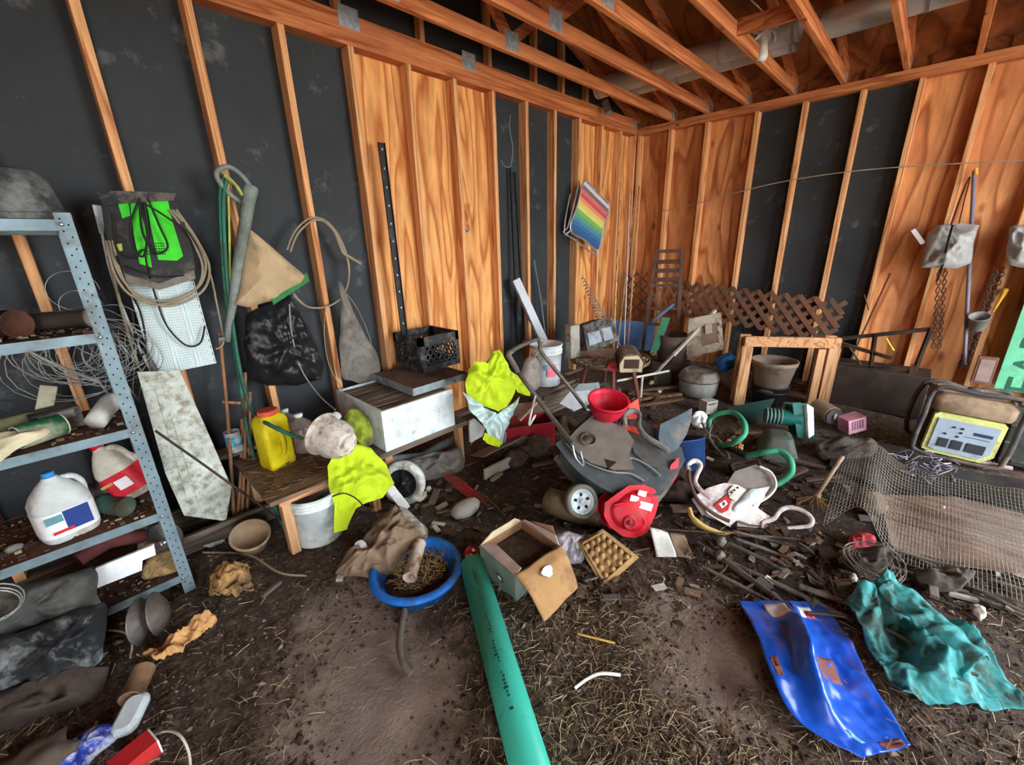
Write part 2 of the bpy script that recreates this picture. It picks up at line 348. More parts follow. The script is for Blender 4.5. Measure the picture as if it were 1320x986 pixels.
# ---- far side wall and the front wall round the wide opening (behind the camera)
q = MB(); q.box((RM_X0-.06, RM_Y0/2, 1.4), (.1, -RM_Y0+.3, 2.86)); q.build('wall_side', PLY_L, kind='structure')
q = MB()
for a, c_ in ((RM_X0, DOORS[1][0]), (DOORS[1][1], DOORS[0][0]), (DOORS[0][1], .12)): q.box(((a+c_)/2, RM_Y0-.06, DOOR_H/2), (c_-a, .1, DOOR_H))
q.prism([(RM_X0, DOOR_H), (.12, DOOR_H), (.12, 2.86), (RIDGE_X, roof_z(RIDGE_X)), (RM_X0, 2.86)], 0, .1, M=T((0, RM_Y0-.01, 0)) @ rot('X', 90))
q.build('wall_front', PLY_L, kind='structure')

# ---- roof: plywood deck and trusses
q = MB()
for (xa, xb) in ((RIDGE_X, .35), (RM_X0-.35, RIDGE_X)):
    za, zb = roof_z(xa)+.045, roof_z(xb)+.045
    q.add([(xa, RM_Y0-.2, za), (xb, RM_Y0-.2, zb), (xb, .25, zb), (xa, .25, za), (xa, RM_Y0-.2, za+.02), (xb, RM_Y0-.2, zb+.02), (xb, .25, zb+.02), (xa, .25, za+.02)],
          [(3, 2, 1, 0), (4, 5, 6, 7), (0, 1, 5, 4), (1, 2, 6, 5), (2, 3, 7, 6), (3, 0, 4, 7)])
ceiling = q.build('ceiling', DECK, kind='structure')
GUS = mat('truss_plate_steel', (168, 182, 196), rough=.45, metal=.6, var=.3, scale=30, bump=.5, bscale=120)
def b1(name, a, b_, w_, h, mt, par):
    q = MB(); q.bar(a, b_, w_, h); return q.build(name, mt, par, bevel=.003)
TRUSS_Y = [-.012, -.42, -.80, -1.175, -1.57, -1.95, -2.36, -2.76, -3.17, -3.58, -3.98, -4.39, -4.8, -5.2]
for i, y in enumerate(TRUSS_Y):
    w_ = .038
    if i == 0: y = .03
    ch = b1('roof_truss', (-7.78, y, PT+.045), (.05, y, PT+.045), w_, .089, CHORD, ceiling)
    for (xa, xb) in ((.3, RIDGE_X), (RM_X0-.3, RIDGE_X)):
        b1('top_chord', (xa, y, roof_z(xa)), (xb, y, roof_z(xb)), w_, .089, CHORD, ch)
    zc = PT+.045
    if i:
        for xa, xb in ((-2.60, -1.75), (-2.60, RIDGE_X), (-5.2, RIDGE_X), (-5.2, -6.05)):
            b1('web', (xa, y, zc+.03), (xb, y, roof_z(xb)-.03), w_, .07, CHORD, ch)
    for gx in (-.03, -2.60, -3.55, -5.2):
        q = MB(); gh = .075 if gx == -.03 else .11; gw = .07 if gx == -.03 else .13
        q.box((gx, y-w_/2-.0012, zc-.005+(.03 if gx < -1 else 0)), (gw, .002, gh))
        if gx == -.03: q.box((-.004+.052, y, zc), (.002, .036, .06))
        q.build('truss_plate', GUS, ch)
# blocking board between two trusses, beside the lamp holder
b1('blocking', (-1.66, -1.55, PT+.06), (-1.60, -1.95, PT+.06), .038, .089, STUD_Y, ceiling)
# ================================================================== object helpers
def hit(px, py, P0, n):
    r = ray(px, py); return CAM + r*((V(P0)-CAM).dot(V(n))/r.dot(V(n)))
def tocam(p, up=0.0):
    d = (CAM-V(p)); d.z *= 1; d.normalize(); d.z += up; return d.normalized()
def trace(mb, pix, P0, n, th, mi=0, lift=0, smooth=False):
    """solid slab whose front face is the outline pix laid on the plane (P0, n)"""
    n = V(n).normalized()
    if n.dot(CAM-V(P0)) < 0: n = -n
    q = [hit(x, y, P0, n)+n*lift for x, y in pix]; k = len(q)
    mb.add(q+[p-n*th for p in q], [tuple(range(k)), tuple(reversed(range(k, 2*k)))]+[(i, (i+1) % k, k+(i+1) % k, k+i) for i in range(k)], smooth, mi)
    return mb
def dense(P, m, closed=True):
    out = []; k = len(P)
    for i in range(k if closed else k-1):
        for j in range(m): out.append(P[i].lerp(P[(i+1) % k], j/m))
    if not closed: out.append(P[-1])
    return out
def puff(mb, pix, P0, n, depth, back=.4, rings=11, m=7, amp=.012, freq=9, seed=0, mi=0, power=.5, round_=True, ctr=None, fold=None):
    """stuffed shape: outline pix on plane (P0, n), swelling by depth towards the viewer's side and back*depth behind"""
    n = V(n).normalized()
    if n.dot(CAM-V(P0)) < 0: n = -n
    q = [hit(x, y, P0, n) for x, y in pix]
    q = cr(q, m, True) if round_ else dense(q, m)
    k = len(q); c = hit(*ctr, P0, n) if ctr else sum(q, V())/k; vs_ = []; fs = []
    def dis(p, t): 
        z = p*freq+V((seed*7.7, seed*3.1, seed*1.9)); e = min(1, (1-t)*4)
        cre = (.22-abs(noise.noise(z*.8)))*2.2+(.2-abs(noise.noise(z*2.1+V((4, 4, 4)))))*1.3+(.2-abs(noise.noise(z*4.6)))*.5
        return V((noise.noise(z), noise.noise(z+V((9, 5, 2))), noise.noise(z+V((3, 8, 14)))))*amp*.7+n*amp*1.5*cre*e
    if fold:   # folds radiating from a gather point: (px, py, count, depth)
        gp = hit(fold[0], fold[1], P0, n); e1 = n.orthogonal().normalized(); e2 = n.cross(e1)
    def fo(p):
        if not fold: return 0
        d = p-gp; a = math.atan2(d.dot(e2), d.dot(e1))*fold[2]+2.2*noise.noise(p*6+V((seed, 0, 0))); s_ = abs(math.sin(a))
        return (.55-s_**.7)*fold[3]*min(1, d.length/.08)
    for side, d in ((1, depth), (-1, -depth*back)):
        base = len(vs_)
        for r in range(rings+1):
            t = 1-r/rings
            if r == rings: t = .04
            for p in q:
                x = c+(p-c)*t+n*d*max(0, 1-t**2)**power
                vs_.append(x+dis(x if r else p, t)+n*fo(p if not r else x)*(1 if r else .8))
        for r in range(rings):
            for i in range(k): 
                a, b_ = base+r*k+i, base+r*k+(i+1) % k; fs.append((a, b_, b_+k, a+k) if side == 1 else (b_, a, a+k, b_+k))
        e = base+rings*k; fs.append(tuple(range(e, e+k)))
    mb.add(vs_, fs, True, mi); return mb
def pts(seq, **k): return [W(x, y, **k) for x, y in seq]
def wpts(seq):
    """[(px, py, 'y'|'x'|'z', value)] -> places"""
    return [W(a, b, **{c: d}) for a, b, c, d in seq]
def center(mb):
    """shift a world-built mesh so that its local origin is its base centre; returns that place"""
    lo = V((min(p.x for p in mb.v), min(p.y for p in mb.v), min(p.z for p in mb.v))); hi = V((max(p.x for p in mb.v), max(p.y for p in mb.v), max(p.z for p in mb.v)))
    o = V(((lo.x+hi.x)/2, (lo.y+hi.y)/2, lo.z)); mb.v = [p-o for p in mb.v]; return o
def solo(mb, name, mats, label, cat, group=None, kind=None, **k):
    o = center(mb); ob = mb.build(name, mats, None, label, cat, group, kind, **k); ob.location = o; return ob
class Thing:
    """a thing whose parts are authored in world places"""
    def __init__(s, name, base, label, cat, group=None):
        s.o = V(base); s.e = thing(name, T(base), label, cat, group)
    def part(s, mb, name, mats, parent=None, **k):
        mb.v = [p-s.o for p in mb.v]; return mb.build(name, mats, parent or s.e, **k)
def text(s, size, M, mt, parent, depth=.0006):
    c = bpy.data.curves.new('t', 'FONT'); c.body = s; c.size = size; c.extrude = depth; c.align_x = 'CENTER'; c.align_y = 'CENTER'
    o = bpy.data.objects.new('t', c); COL.objects.link(o); dg = bpy.context.evaluated_depsgraph_get(); dg.update()
    me = bpy.data.meshes.new_from_object(o.evaluated_get(dg)); bpy.data.objects.remove(o); me.transform(M)
    me.materials.clear(); me.materials.append(mt)
    q = bpy.data.objects.new('lettering', me); COL.objects.link(q); q.parent = parent; return q
def cyl(mb, a, b, r, n=20, r2=None, mi=0, rim=0, hollow=0):
    """capped cylinder/cone between two places, optional rolled rims, optional open (hollow) far end"""
    a, b = V(a), V(b); h = (b-a).length; r2 = r if r2 is None else r2; F = zframe(a, b-a)
    pr = [(0.0001, 0), (r, 0)]
    if rim: pr = [(0.0001, rim), (r-rim, rim), (r-rim*.6, 0), (r+rim*.5, 0), (r+rim*.5, rim*1.2), (r, rim*1.8)]
    e = [(r2, h), (.0001, h)]
    if rim: e = [(r2, h-rim*1.8), (r2+rim*.5, h-rim*1.2), (r2+rim*.5, h), (r2-rim*.6, h), (r2-rim, h-rim), (.0001, h-rim)]
    if hollow: e = [(r2, h), (r2-hollow, h), (r-hollow, hollow), (.0001, hollow)]
    mb.lathe(pr+e, n, F, mi, smooth=True); return mb

# ---- shared colours
def C(name, *rgb, **k): return mat(name, rgb, **k)
BLK = C('black_plastic', 34, 34, 36, rough=.5, dirt=.25, dirtcol=(110, 100, 88))
BLKD = C('black_plastic_dusty', 42, 43, 44, rough=.55, dirt=.5, dirtcol=(118, 110, 100), dscale=9)
DKMET = C('dark_steel', 58, 52, 50, rough=.5, metal=.5, dirt=.45, dirtcol=(96, 70, 52))
RUST = C('rusty_steel', 92, 54, 38, rough=.8, var=.5, dirt=.4, dirtcol=(60, 42, 34))
WHITE = C('white_plastic', 222, 226, 226, rough=.45, dirt=.3, dirtcol=(150, 138, 120))
WHITED = C('white_plastic_grimy', 206, 212, 208, rough=.55, dirt=.42, dirtcol=(128, 118, 102), dscale=8)
GREYP = C('grey_plastic', 128, 128, 124, rough=.6, dirt=.4, dirtcol=(104, 92, 78))
RED = C('red_plastic', 182, 22, 38, rough=.45, dirt=.25, dirtcol=(120, 70, 60))
REDK = C('red_plain', 205, 40, 52, rough=.5, var=.1)
BLUE = C('blue_plastic', 34, 104, 186, rough=.45, dirt=.3, dirtcol=(60, 66, 76))
GRN = C('green_hose', 40, 128, 96, rough=.5, dirt=.2)
NEON = C('hivis_yellow', 184, 208, 36, rough=.8, var=.12, dirt=.16, dirtcol=(140, 128, 40), bump=.3, bscale=40)
TAN = C('tan_plastic', 168, 146, 116, rough=.7, dirt=.3)
CARD = C('cardboard', 178, 138, 92, rough=.9, var=.22, scale=5, dirt=.3, dirtcol=(120, 92, 66))
BEIGE = C('canvas_beige', 190, 166, 130, rough=.9, var=.14, dirt=.15, dirtcol=(130, 112, 88), bump=.4, bscale=90)
CABLE = C('cable_beige', 150, 138, 116, rough=.7)
CABLEK = C('cable_black', 36, 34, 32, rough=.55)
WIRE = C('steel_wire', 170, 172, 168, rough=.45, metal=.6)
WIRED = C('steel_wire_dull', 122, 116, 106, rough=.6, metal=.3)
SOIL = C('loose_soil', 70, 54, 44, rough=.95, var=.45, scale=30, bump=.8, bscale=60)
LBLUE = C('label_blue', 38, 62, 128, rough=.5, var=.1)
LWHITE = C('label_white', 228, 230, 232, rough=.5, var=.06)
# ================================================================== steel shelving against the left wall
SX0, SX1, SYF, SYB = -5.98, -5.045, -.62, -.18
SHZ = [1.62, 1.225, .835, .435, .10]
sh = thing('metal_shelf_unit', T(((SX0+SX1)/2, (SYF+SYB)/2, 0)), 'galvanised slotted-angle shelving unit with five rusty shelves against the wall', 'shelf')
so = V(((SX0+SX1)/2, (SYF+SYB)/2, 0))
SHP = C('slotted_angle', 122, 142, 150, rough=.5, metal=.4, dirt=.22, dirtcol=(110, 104, 96))
SHT = C('shelf_rust_tray', 104, 66, 46, rough=.75, var=.4, dirt=.5, dirtcol=(70, 54, 44))
HOLE = C('hole_black', 14, 14, 15, var=.1, bump=0)
for (px_, py_, sx, sy) in ((SX1, SYF, -1, 1), (SX0, SYF, 1, 1), (SX1, SYB, -1, -1), (SX0, SYB, 1, -1)):
    q = MB()
    q.box((px_+sx*.021, py_, .82), (.042, .003, 1.64)); q.box((px_, py_+sy*.021, .82), (.003, .042, 1.64))
    for k in range(40):
        z = .04+k*.04
        for off in (.013, .030):
            zz = z+(.02 if off > .02 else 0)
            q.add([(px_+sx*off+.0028*math.cos(a), py_-sy*.0022, zz+.004*math.sin(a)) for a in [i*math.pi/3 for i in range(6)]], [(0, 1, 2, 3, 4, 5)], mi=1)
            q.add([(px_-sx*.0022, py_+sy*off+.0028*math.cos(a), zz+.004*math.sin(a)) for a in [i*math.pi/3 for i in range(6)]], [(0, 1, 2, 3, 4, 5)], mi=1)
    q.v = [p-so for p in q.v]; q.build('post', [SHP, HOLE], sh)
for i, z in enumerate(SHZ):
    q = MB(); w_, d_ = SX1-SX0-.008, SYB-SYF-.008; cx, cy = (SX0+SX1)/2, (SYF+SYB)/2
    q.box((cx, cy, z-.004), (w_, d_, .003), mi=1)
    for yy in (SYF+.004, SYB-.004): q.box((cx, yy, z-.02), (w_, .003, .036)); q.box((cx, yy+(.006 if yy < cy else -.006), z-.037), (w_, .013, .003))
    for xx in (SX0+.006, SX1-.006): q.box((xx, cy, z-.02), (.003, d_, .036))
    q.v = [p-so for p in q.v]; s_ = q.build('shelf_tray', [SHP, SHT], sh)
    for xx in (SX0+.03, SX1-.03):
        q = MB(); cyl(q, (xx, SYF-.002, z-.018), (xx, SYF-.008, z-.018), .007, 8); q.v = [p-so for p in q.v]; q.build('bolt', GALV, s_)

# old planks lying along the foot of the wall
for i, (z, h, x0_, x1_, yy, lab) in enumerate(((.075, .14, -5.3, -3.9, -.06, 'long weathered plank standing on edge along the left wall foot'), (.056, .10, -5.4, -4.35, -.30, 'shorter weathered plank on edge behind the clay flower pot'))):
    q = MB(); q.bar((x0_, yy, z), (x1_, yy-.03, z), .035, h); solo(q, 'old_plank', OLDW, lab, 'plank', bevel=.004)
# upturned tub on the top shelf
q = MB(); xr = W(88, 268, y=-.42).x
F = T((xr-.30, -.40, 1.622))
def rr(w_, d_, r, n=6):
    out = []
    for cx, cy, a0 in ((w_/2-r, d_/2-r, 0), (-w_/2+r, d_/2-r, 90), (-w_/2+r, -d_/2+r, 180), (w_/2-r, -d_/2+r, 270)):
        for k in range(n+1): a = math.radians(a0+90*k/n); out.append((cx+r*math.cos(a), cy+r*math.sin(a)))
    return out
def loft(mb, secs, M=None, mi=0, cap=True, smooth=True):
    n = len(secs[0][0]); vs_ = []; fs = []
    for poly, z in secs: vs_ += [(p[0], p[1], z) for p in poly]
    for i in range(len(secs)-1):
        for k in range(n): fs.append((i*n+k, i*n+(k+1) % n, (i+1)*n+(k+1) % n, (i+1)*n+k))
    mb.add(vs_, fs, smooth, mi, M)
    if cap: mb.add(vs_[:n], [tuple(reversed(range(n)))], False, mi, M); mb.add(vs_[-n:], [tuple(range(n))], False, mi, M)
    return mb
loft(q, [(rr(.60, .36, .05), 0), (rr(.60, .36, .05), .02), (rr(.575, .335, .06), .022), (rr(.54, .30, .08), .13), (rr(.50, .27, .08), .16), (rr(.40, .2, .08), .172)], F)
ob = solo(q, 'storage_tub', C('tub_dusty_black', 54, 58, 58, rough=.4, dirt=.35, dirtcol=(126, 130, 128), dscale=7), 'dusty black plastic tub turned upside down on top of shelving unit', 'tub', bevel=.004)

def can_thing(name, a, b, r, body, label, cat='can', band=None, lid=None, group=None, rim=.003, bandmat=None):
    a, b = V(a), V(b); t = Thing(name, a.lerp(b, .5), label, cat, group)
    t.part(cyl(MB(), a, b, r, 22, rim=rim), 'body', body)
    if band: t.part(cyl(MB(), a.lerp(b, band[0]), a.lerp(b, band[1]), r+.0015, 22), 'paper_band', bandmat)
    if lid: d = (b-a).normalized(); t.part(cyl(MB(), b-d*.001, b+d*lid[0], lid[1], 20), 'lid', lid[2])
    return t
z = SHZ[1]+.05
p = W(10, 412, y=-.50); can_thing('rusty_can', (p.x-.10, -.36, z), (p.x+.02, -.52, z), .048, RUST, 'rusty round tin can lying on the second shelf')
p = W(112, 403, y=-.45); can_thing('glass_jar', (p.x-.17, -.36, z-.012), (p.x, -.45, z-.012), .034, C('jar_smoky', 62, 58, 52, rough=.3, dirt=.3), 'dark smoky jar with grey lid lying on the second shelf', 'jar', lid=(.012, .036, GREYP))

# third shelf
z = SHZ[2]
p = W(130, 500, y=-.52); d = V((.85, .35, .28)).normalized()
q = MB(); a = W(110, 512, y=-.55); a.z = z+.035
b_ = a+V((.075, .11, .055)); q.tube([a-(b_-a)*.02, a, a.lerp(b_, .3), a.lerp(b_, .8), b_, b_+(b_-a)*.12], [.004, .034, .036, .036, .03, .006], 16)
solo(q, 'white_bottle', C('bottle_offwhite', 196, 198, 192, rough=.5, dirt=.35, dirtcol=(140, 130, 115)), 'chalky white rounded bottle lying on the third shelf beside wire roll', 'bottle')
a = W(8, 535, y=-.56); b_ = W(70, 520, y=-.50); a.z = z+.046; b_.z = z+.046
can_thing('green_white_can', a, b_, .042, C('can_cream', 206, 202, 176, rough=.6, dirt=.3), 'cream and green cardboard can lying on the third shelf', band=(.02, .97), bandmat=C('can_green', 30, 92, 62, rough=.6, dirt=.35, dirtcol=(196, 192, 168), dscale=3))
q = MB(); F = frame((W(70, 545, y=-.5).x, -.40, z+.045), (1, .2, 0)); q.box((0, 0, 0), (.14, .1, .085), F); q.box((0, -.051, .02), (.1, .003, .03), F, 1)
solo(q, 'black_box', [BLKD, GREYP], 'dusty small black box behind the green can on shelf', 'box', bevel=.005)
q = MB(); a = W(0, 590, y=-.60); puff(q, [(-30, 585), (-10, 562), (30, 556), (62, 552), (58, 562), (20, 580), (-10, 600)], (a.x, -.585, z+.05), (0, -.45, .9), .03, seed=3, amp=.006)
for v_ in q.v: v_.z = max(v_.z, z+.001)
solo(q, 'cream_husk', C('husk_cream', 214, 204, 170, rough=.7, dirt=.2), 'cream pointed husk-like scrap lying at the third shelf edge', 'scrap')
q = MB(); a = W(18, 480, y=-.40); q.tube([(a.x-.2, -.42, z+.055), (a.x-.02, -.40, z+.065), (a.x+.02, -.38, z+.06)], [.03, .028, .026], 12); q.tube([(a.x+.02, -.38, z+.06), (a.x+.045, -.372, z+.058)], .02, 10, mi=1)
solo(q, 'caulk_tube', [C('olive_tube', 120, 118, 86, rough=.6, dirt=.3), C('yellow_cap', 206, 206, 58)], 'olive caulking tube with yellow end on the third shelf', 'tube')
q = MB(); a, b_ = W(28, 500, y=-.36), W(38, 460, y=-.30); q.bar((a.x, a.y, z+.002), (b_.x+.02, b_.y, z+.16), .05, .02, up=(0, -1, 0)); solo(q, 'plastic_slat', C('slat_cream', 176, 170, 148, rough=.6, dirt=.3), 'cream plastic slat propped upright on the third shelf', 'slat', bevel=.003)
q = MB(); q.tube(wpts([(22, 445, 'y', -.45), (60, 465, 'y', -.42), (125, 492, 'y', -.38)]), .007, 8); solo(q, 'metal_rod', C('rod_grey', 150, 150, 144, rough=.5, metal=.4, dirt=.3), 'thin grey metal rod slanting down onto the third shelf', 'rod')
q = MB()
for k in range(1600):
    x = RND.uniform(SX0+.1, SX1-.02); y = RND.uniform(SYF+.02, SYB-.03); s_ = RND.uniform(.003, .010)*(1 if k % 9 else 1.7); zz = SHZ[[2, 3, 4, 1][k % 4]]
    q.box((x, y, zz+s_*.3), (s_*RND.uniform(.7, 2.2), s_, s_*.7), T((0, 0, 0)), RND.choice((0, 0, 0, 0, 1, 1, 2)))
solo(q, 'shelf_crumbs', [SOIL, C('crumb_brown', 96, 74, 56, rough=.9), C('crumb_pale', 150, 136, 112, rough=.9)], 'dirt crumbs and litter scattered over the shelves', 'debris', kind='stuff')

# roll of wire fencing between shelves and wall
q = MB()
cw = W(112, 452, y=-.10)
for k in range(26):
    r = RND.uniform(.09, .20); c = cw+V((RND.uniform(-.10, .12), RND.uniform(-.03, .05), RND.uniform(-.06, .05)))
    a0 = RND.uniform(-.5, .5); n_ = V((RND.uniform(-.5, .5), -1, RND.uniform(-.4, .4))); F = zframe(c, n_)
    q.tube([F @ V((r*math.cos(t*.35+a0), r*math.sin(t*.35+a0)*.85, .02*math.sin(t*.7))) for t in range(18)], .0018, 4, closed=True)
for c, r in ((W(95, 375, y=-.1), .085), (W(105, 395, y=-.11), .07), (W(150, 420, y=-.08), .1)):
    q.tube([c+V((r*math.cos(t*.3), 0.01*math.sin(t), r*math.sin(t*.3))) for t in range(20)], .0018, 4)
for k in range(14):
    x = W(100+k*5, 420, y=-.09).x; q.tube([(x+.02*math.sin(j*.9+k), -.1-.03*math.sin(j*.8), .80+.045*j) for j in range(9)], .0015, 4)
solo(q, 'wire_fencing_roll', WIRE, 'tangled roll of thin wire fencing behind the shelving unit', 'wire roll')
# shelf with the coil rests on a stack of blocks behind (floor to roll)
# ---- fourth shelf: jugs
def jug(M, w_, d_, h, body, cap, label, name='jug', labelmat=None, cat='jug', extra=None, cap_r=.019, handle=True):
    t = thing(name, M, label, cat)
    q = MB(); loft(q, [(rr(w_*.92, d_*.92, d_*.3), 0), (rr(w_, d_, d_*.34), h*.05), (rr(w_, d_, d_*.34), h*.55), (rr(w_*.86, d_*.86, d_*.36), h*.68), (rr(w_*.55, d_*.55, d_*.25), h*.82), (rr(w_*.3, d_*.3, d_*.14), h*.9), (rr(w_*.24, w_*.24, w_*.115), h*.93)])
    q.build('body', body, t, bevel=.003)
    if handle:
        q = MB(); q.tube(cr([(w_*.10, 0, h*.86), (w_*.34, 0, h*.84), (w_*.47, 0, h*.7), (w_*.46, 0, h*.5)], 5), .012, 8, flat=.8); q.build('handle', body, t)
    q = MB(); q.lathe([(0.0001, h*.915), (cap_r, h*.915), (cap_r*1.02, h), (cap_r*.9, h*1.005), (.0001, h*1.005)], 16); q.build('cap', cap, t)
    if labelmat:
        q = MB(); loft(q, [(rr(w_+.003, d_+.003, d_*.34), h*.10), (rr(w_+.003, d_+.003, d_*.34), h*.48)], cap=False)
        lb = q.build('label', labelmat, t)
        if extra:
            for e in extra:
                q = MB(); q.box(e[0], e[1]); q.build('label_print', e[2], lb)
    return t
z = SHZ[3]
CLW = C('jug_milky', 198, 206, 204, rough=.4, dirt=.3, dirtcol=(150, 140, 122))
p = W(92, 685, y=-.52)
jug(T((p.x, -.50, z)) @ rot('Z', 15), .17, .15, .27, CLW, C('cap_blue', 60, 130, 190), 'milky gallon jug with blue cap and blue white label on the fourth shelf', 'bleach_jug', LWHITE,
    extra=[((.02, -.0765, .085), (.075, .002, .085), LBLUE), ((-.045, -.0765, .105), (.05, .002, .03), C('label_teal', 100, 150, 160)), ((-.03, -.078, .05), (.06, .002, .012), REDK)])
a, b_ = W(186, 640, y=-.47), W(133, 585, y=-.42); a.z = max(a.z, SHZ[3]+.058)
jug(zframe(a, b_-a, (.3, -.2, 1)), .15, .12, .27, C('jug_cream', 206, 202, 186, rough=.4, dirt=.35, dirtcol=(120, 108, 88)), RED, 'cream jug with red cap and red label toppled against shelf post', 'oil_jug',
    C('label_red', 196, 40, 56, rough=.5, dirt=.1), extra=[((.02, -.0615, .08), (.06, .002, .045), LWHITE), ((-.04, -.0615, .10), (.05, .002, .012), C('label_gold', 190, 150, 80))])
p = W(95, 590, y=-.3); q = MB(); q.tube([(p.x-.05, -.32, z+.055), (p.x+.0, -.34, z+.058), (p.x+.10, -.36, z+.055), (p.x+.16, -.37, z+.05)], [.04, .052, .052, .03], 14); solo(q, 'grey_bottle', GREYP, 'dusty grey bottle lying behind the milky jug on shelf', 'bottle')
p = W(148, 655, y=-.5); can_thing('green_bottle', (p.x-.03, -.44, z+.044), (p.x+.035, -.54, z+.04), .04, C('bottle_green', 54, 82, 70, rough=.35, dirt=.35), 'small dark green bottle lying under the toppled red label jug', 'bottle', rim=.002)
q = MB(); p = W(15, 700, y=-.5); q.blob((p.x, -.5, z+.012), (.025, .02, .014), 4); solo(q, 'stone', GREYP, 'small pale stone at the front of the fourth shelf', 'stone')

# bottom shelf and beneath
z = SHZ[4]
p = W(205, 690, y=-.45)
q = MB(); F = zframe((p.x, -.44, z+.098), (.25, -.85, .35)); q.lathe([(.0001, .055), (.02, .053), (.022, .05), (.055, .03), (.085, 0), (.088, -.002), (.083, 0), (.05, .022), (.0001, .03)], 26, F); q.lathe([(.0001, .03), (.018, .03), (.016, .058), (.0001, .06)], 12, F)
solo(q, 'lamp_reflector', C('aluminium_dome', 196, 200, 200, rough=.25, metal=.9, dirt=.1), 'shiny aluminium dome reflector on the bottom shelf', 'reflector')
q = MB(); a = W(165, 735, y=-.6); trace(q, [(126, 757), (124, 733), (198, 703), (200, 715), (183, 722), (182, 735)], (a.x, -.60, a.z), (0, -1, .25), .02); o_ = solo(q, 'white_bracket', WHITE, 'white plastic channel strip propped on the bottom shelf front', 'channel', bevel=.002)
q = MB(); p = W(215, 715, y=-.5); puff(q, [(185, 745), (190, 722), (205, 712), (228, 706), (234, 722), (230, 738), (205, 745)], (p.x, -.52, z+.05), (0, -.8, .5), .04, seed=12, amp=.012)
for v_ in q.v: v_.z = max(v_.z, z+.002)
solo(q, 'straw_wad', C('straw_dry', 150, 124, 84, rough=.95, var=.4, scale=30, bump=.8), 'wad of dry straw packed on the bottom shelf corner', 'straw')
q = MB(); q.tube(wpts([(-20, 735, 'y', -.50), (40, 712, 'y', -.48), (110, 690, 'y', -.46)]), .045, 14); solo(q, 'dark_pipe', C('pipe_dark_brown', 66, 56, 50, rough=.6, dirt=.4), 'dark brown fat pipe lying across the bottom shelf', 'pipe')
q = MB(); q.tube(wpts([(100, 722, 'y', -.52), (140, 696, 'y', -.48), (185, 690, 'y', -.45)]), [.03, .035, .03], 12); solo(q, 'maroon_roll', C('maroon_cloth', 84, 38, 38, rough=.8, dirt=.4), 'maroon cloth roll behind the white channel strip', 'cloth roll')
# dark tarp and bin bag hanging over the front of the lowest shelves
TARP = C('tarp_dark', 66, 68, 64, rough=.62, var=.35, dirt=.35, dirtcol=(104, 96, 84), bump=.5, bscale=14)
q = MB(); a = W(60, 775, y=-.70); puff(q, [(-40, 800), (-30, 765), (20, 757), (70, 745), (122, 735), (128, 765), (126, 785), (60, 805), (0, 825), (-40, 830)], a, (0, -.9, .45), .07, seed=5, amp=.02)
for v_ in q.v: v_.z = max(v_.z, .02)
solo(q, 'folded_tarp', TARP, 'folded grey-green tarp slumped over the bottom shelf', 'tarp')
q = MB(); a = W(50, 850, y=-.86); puff(q, [(-40, 835), (30, 815), (75, 795), (128, 780), (136, 800), (134, 830), (120, 862), (60, 880), (-30, 900)], a, (0, -.85, .5), .08, back=.8, seed=6, amp=.025)
for v_ in q.v: v_.z = max(v_.z, .012)
solo(q, 'bin_bag_slumped', C('bag_black_dusty', 40, 42, 44, rough=.35, dirt=.3, dirtcol=(120, 122, 120), bump=.6, bscale=18, dscale=10), 'dusty black plastic bag slumped on dirt under the shelving unit', 'bag')
q = MB(); puff(q, [(-60, 900), (0, 880), (60, 872), (118, 868), (140, 860), (120, 905), (60, 925), (-60, 950)], W(30, 900, z=.08), (0, -.6, .8), .09, back=.5, seed=8, amp=.03)
for v_ in q.v: v_.z = max(v_.z, .006)
solo(q, 'muddy_sack', C('sack_mud', 62, 52, 46, rough=.9, var=.4, bump=.7, bscale=25), 'muddy dark sack lying in front of the slumped black bag', 'sack')
q = MB(); c = W(8, 775, y=-.78)
for r in (.05, .062, .055): q.tube([c+V((r*math.cos(t*.32+r*40)-.02, -.015*math.sin(t*.5), r*1.2*math.sin(t*.32+r*40)+r-.05)) for t in range(20)], .0022, 5)
solo(q, 'thin_wire_loop', WIRE, 'thin bare wire loops hanging over the grey-green tarp', 'wire')
# silver hub cap pair on the floor under the shelf
for k, (px_, py_) in enumerate(((182, 800), (205, 790))):
    p = W(px_, py_, z=.075); q = MB(); q.lathe([(.0001, .032), (.03, .029), (.06, .016), (.085, -.004), (.09, -.006), (.088, -.009), (.06, .012), (.03, .025), (.0001, .028)], 28, zframe(p, (.93, -.35, .12) if k else (.88, -.45, .05)))
    solo(q, 'metal_disc', C('disc_steel', 120, 112, 106, rough=.5, metal=.5, dirt=.5), 'dull silver ribbed disc standing on edge under shelf corner', 'disc', 'silver discs under the shelf')
def paper(u, v): return quad(W(180, 846, z=.03), W(262, 794, z=.05), W(280, 804, z=.03), W(206, 858, z=.02))(u, v)+V((0, 0, .03*math.sin(3.14*v)))
rw = crumple(paper, 60, 30, .035, 26, 31, fold=1.0)
for r in rw:
    for p in r: p.z = max(p.z, floor_z(p.x, p.y)+.004)
q = MB(); q.sheet(rw); solo(q, 'crumpled_paper', C('kraft_paper', 196, 150, 98, rough=.85, var=.2, dirt=.2, dirtcol=(130, 94, 60), bump=.4), 'crumpled brown paper bag lying on dirt below shelving unit', 'paper bag', solid=.003)
def tansack(u, v): return quad(W(268, 772, z=.02), W(276, 730, z=.03), W(322, 728, z=.03), W(326, 764, z=.02))(u, v)+V((0, 0, .06*math.sin(3.14*u)*math.sin(3.14*v)))
rw = crumple(tansack, 44, 44, .04, 22, 37, fold=1.1)
for r in rw:
    for p in r: p.z = max(p.z, floor_z(p.x, p.y)+.004)
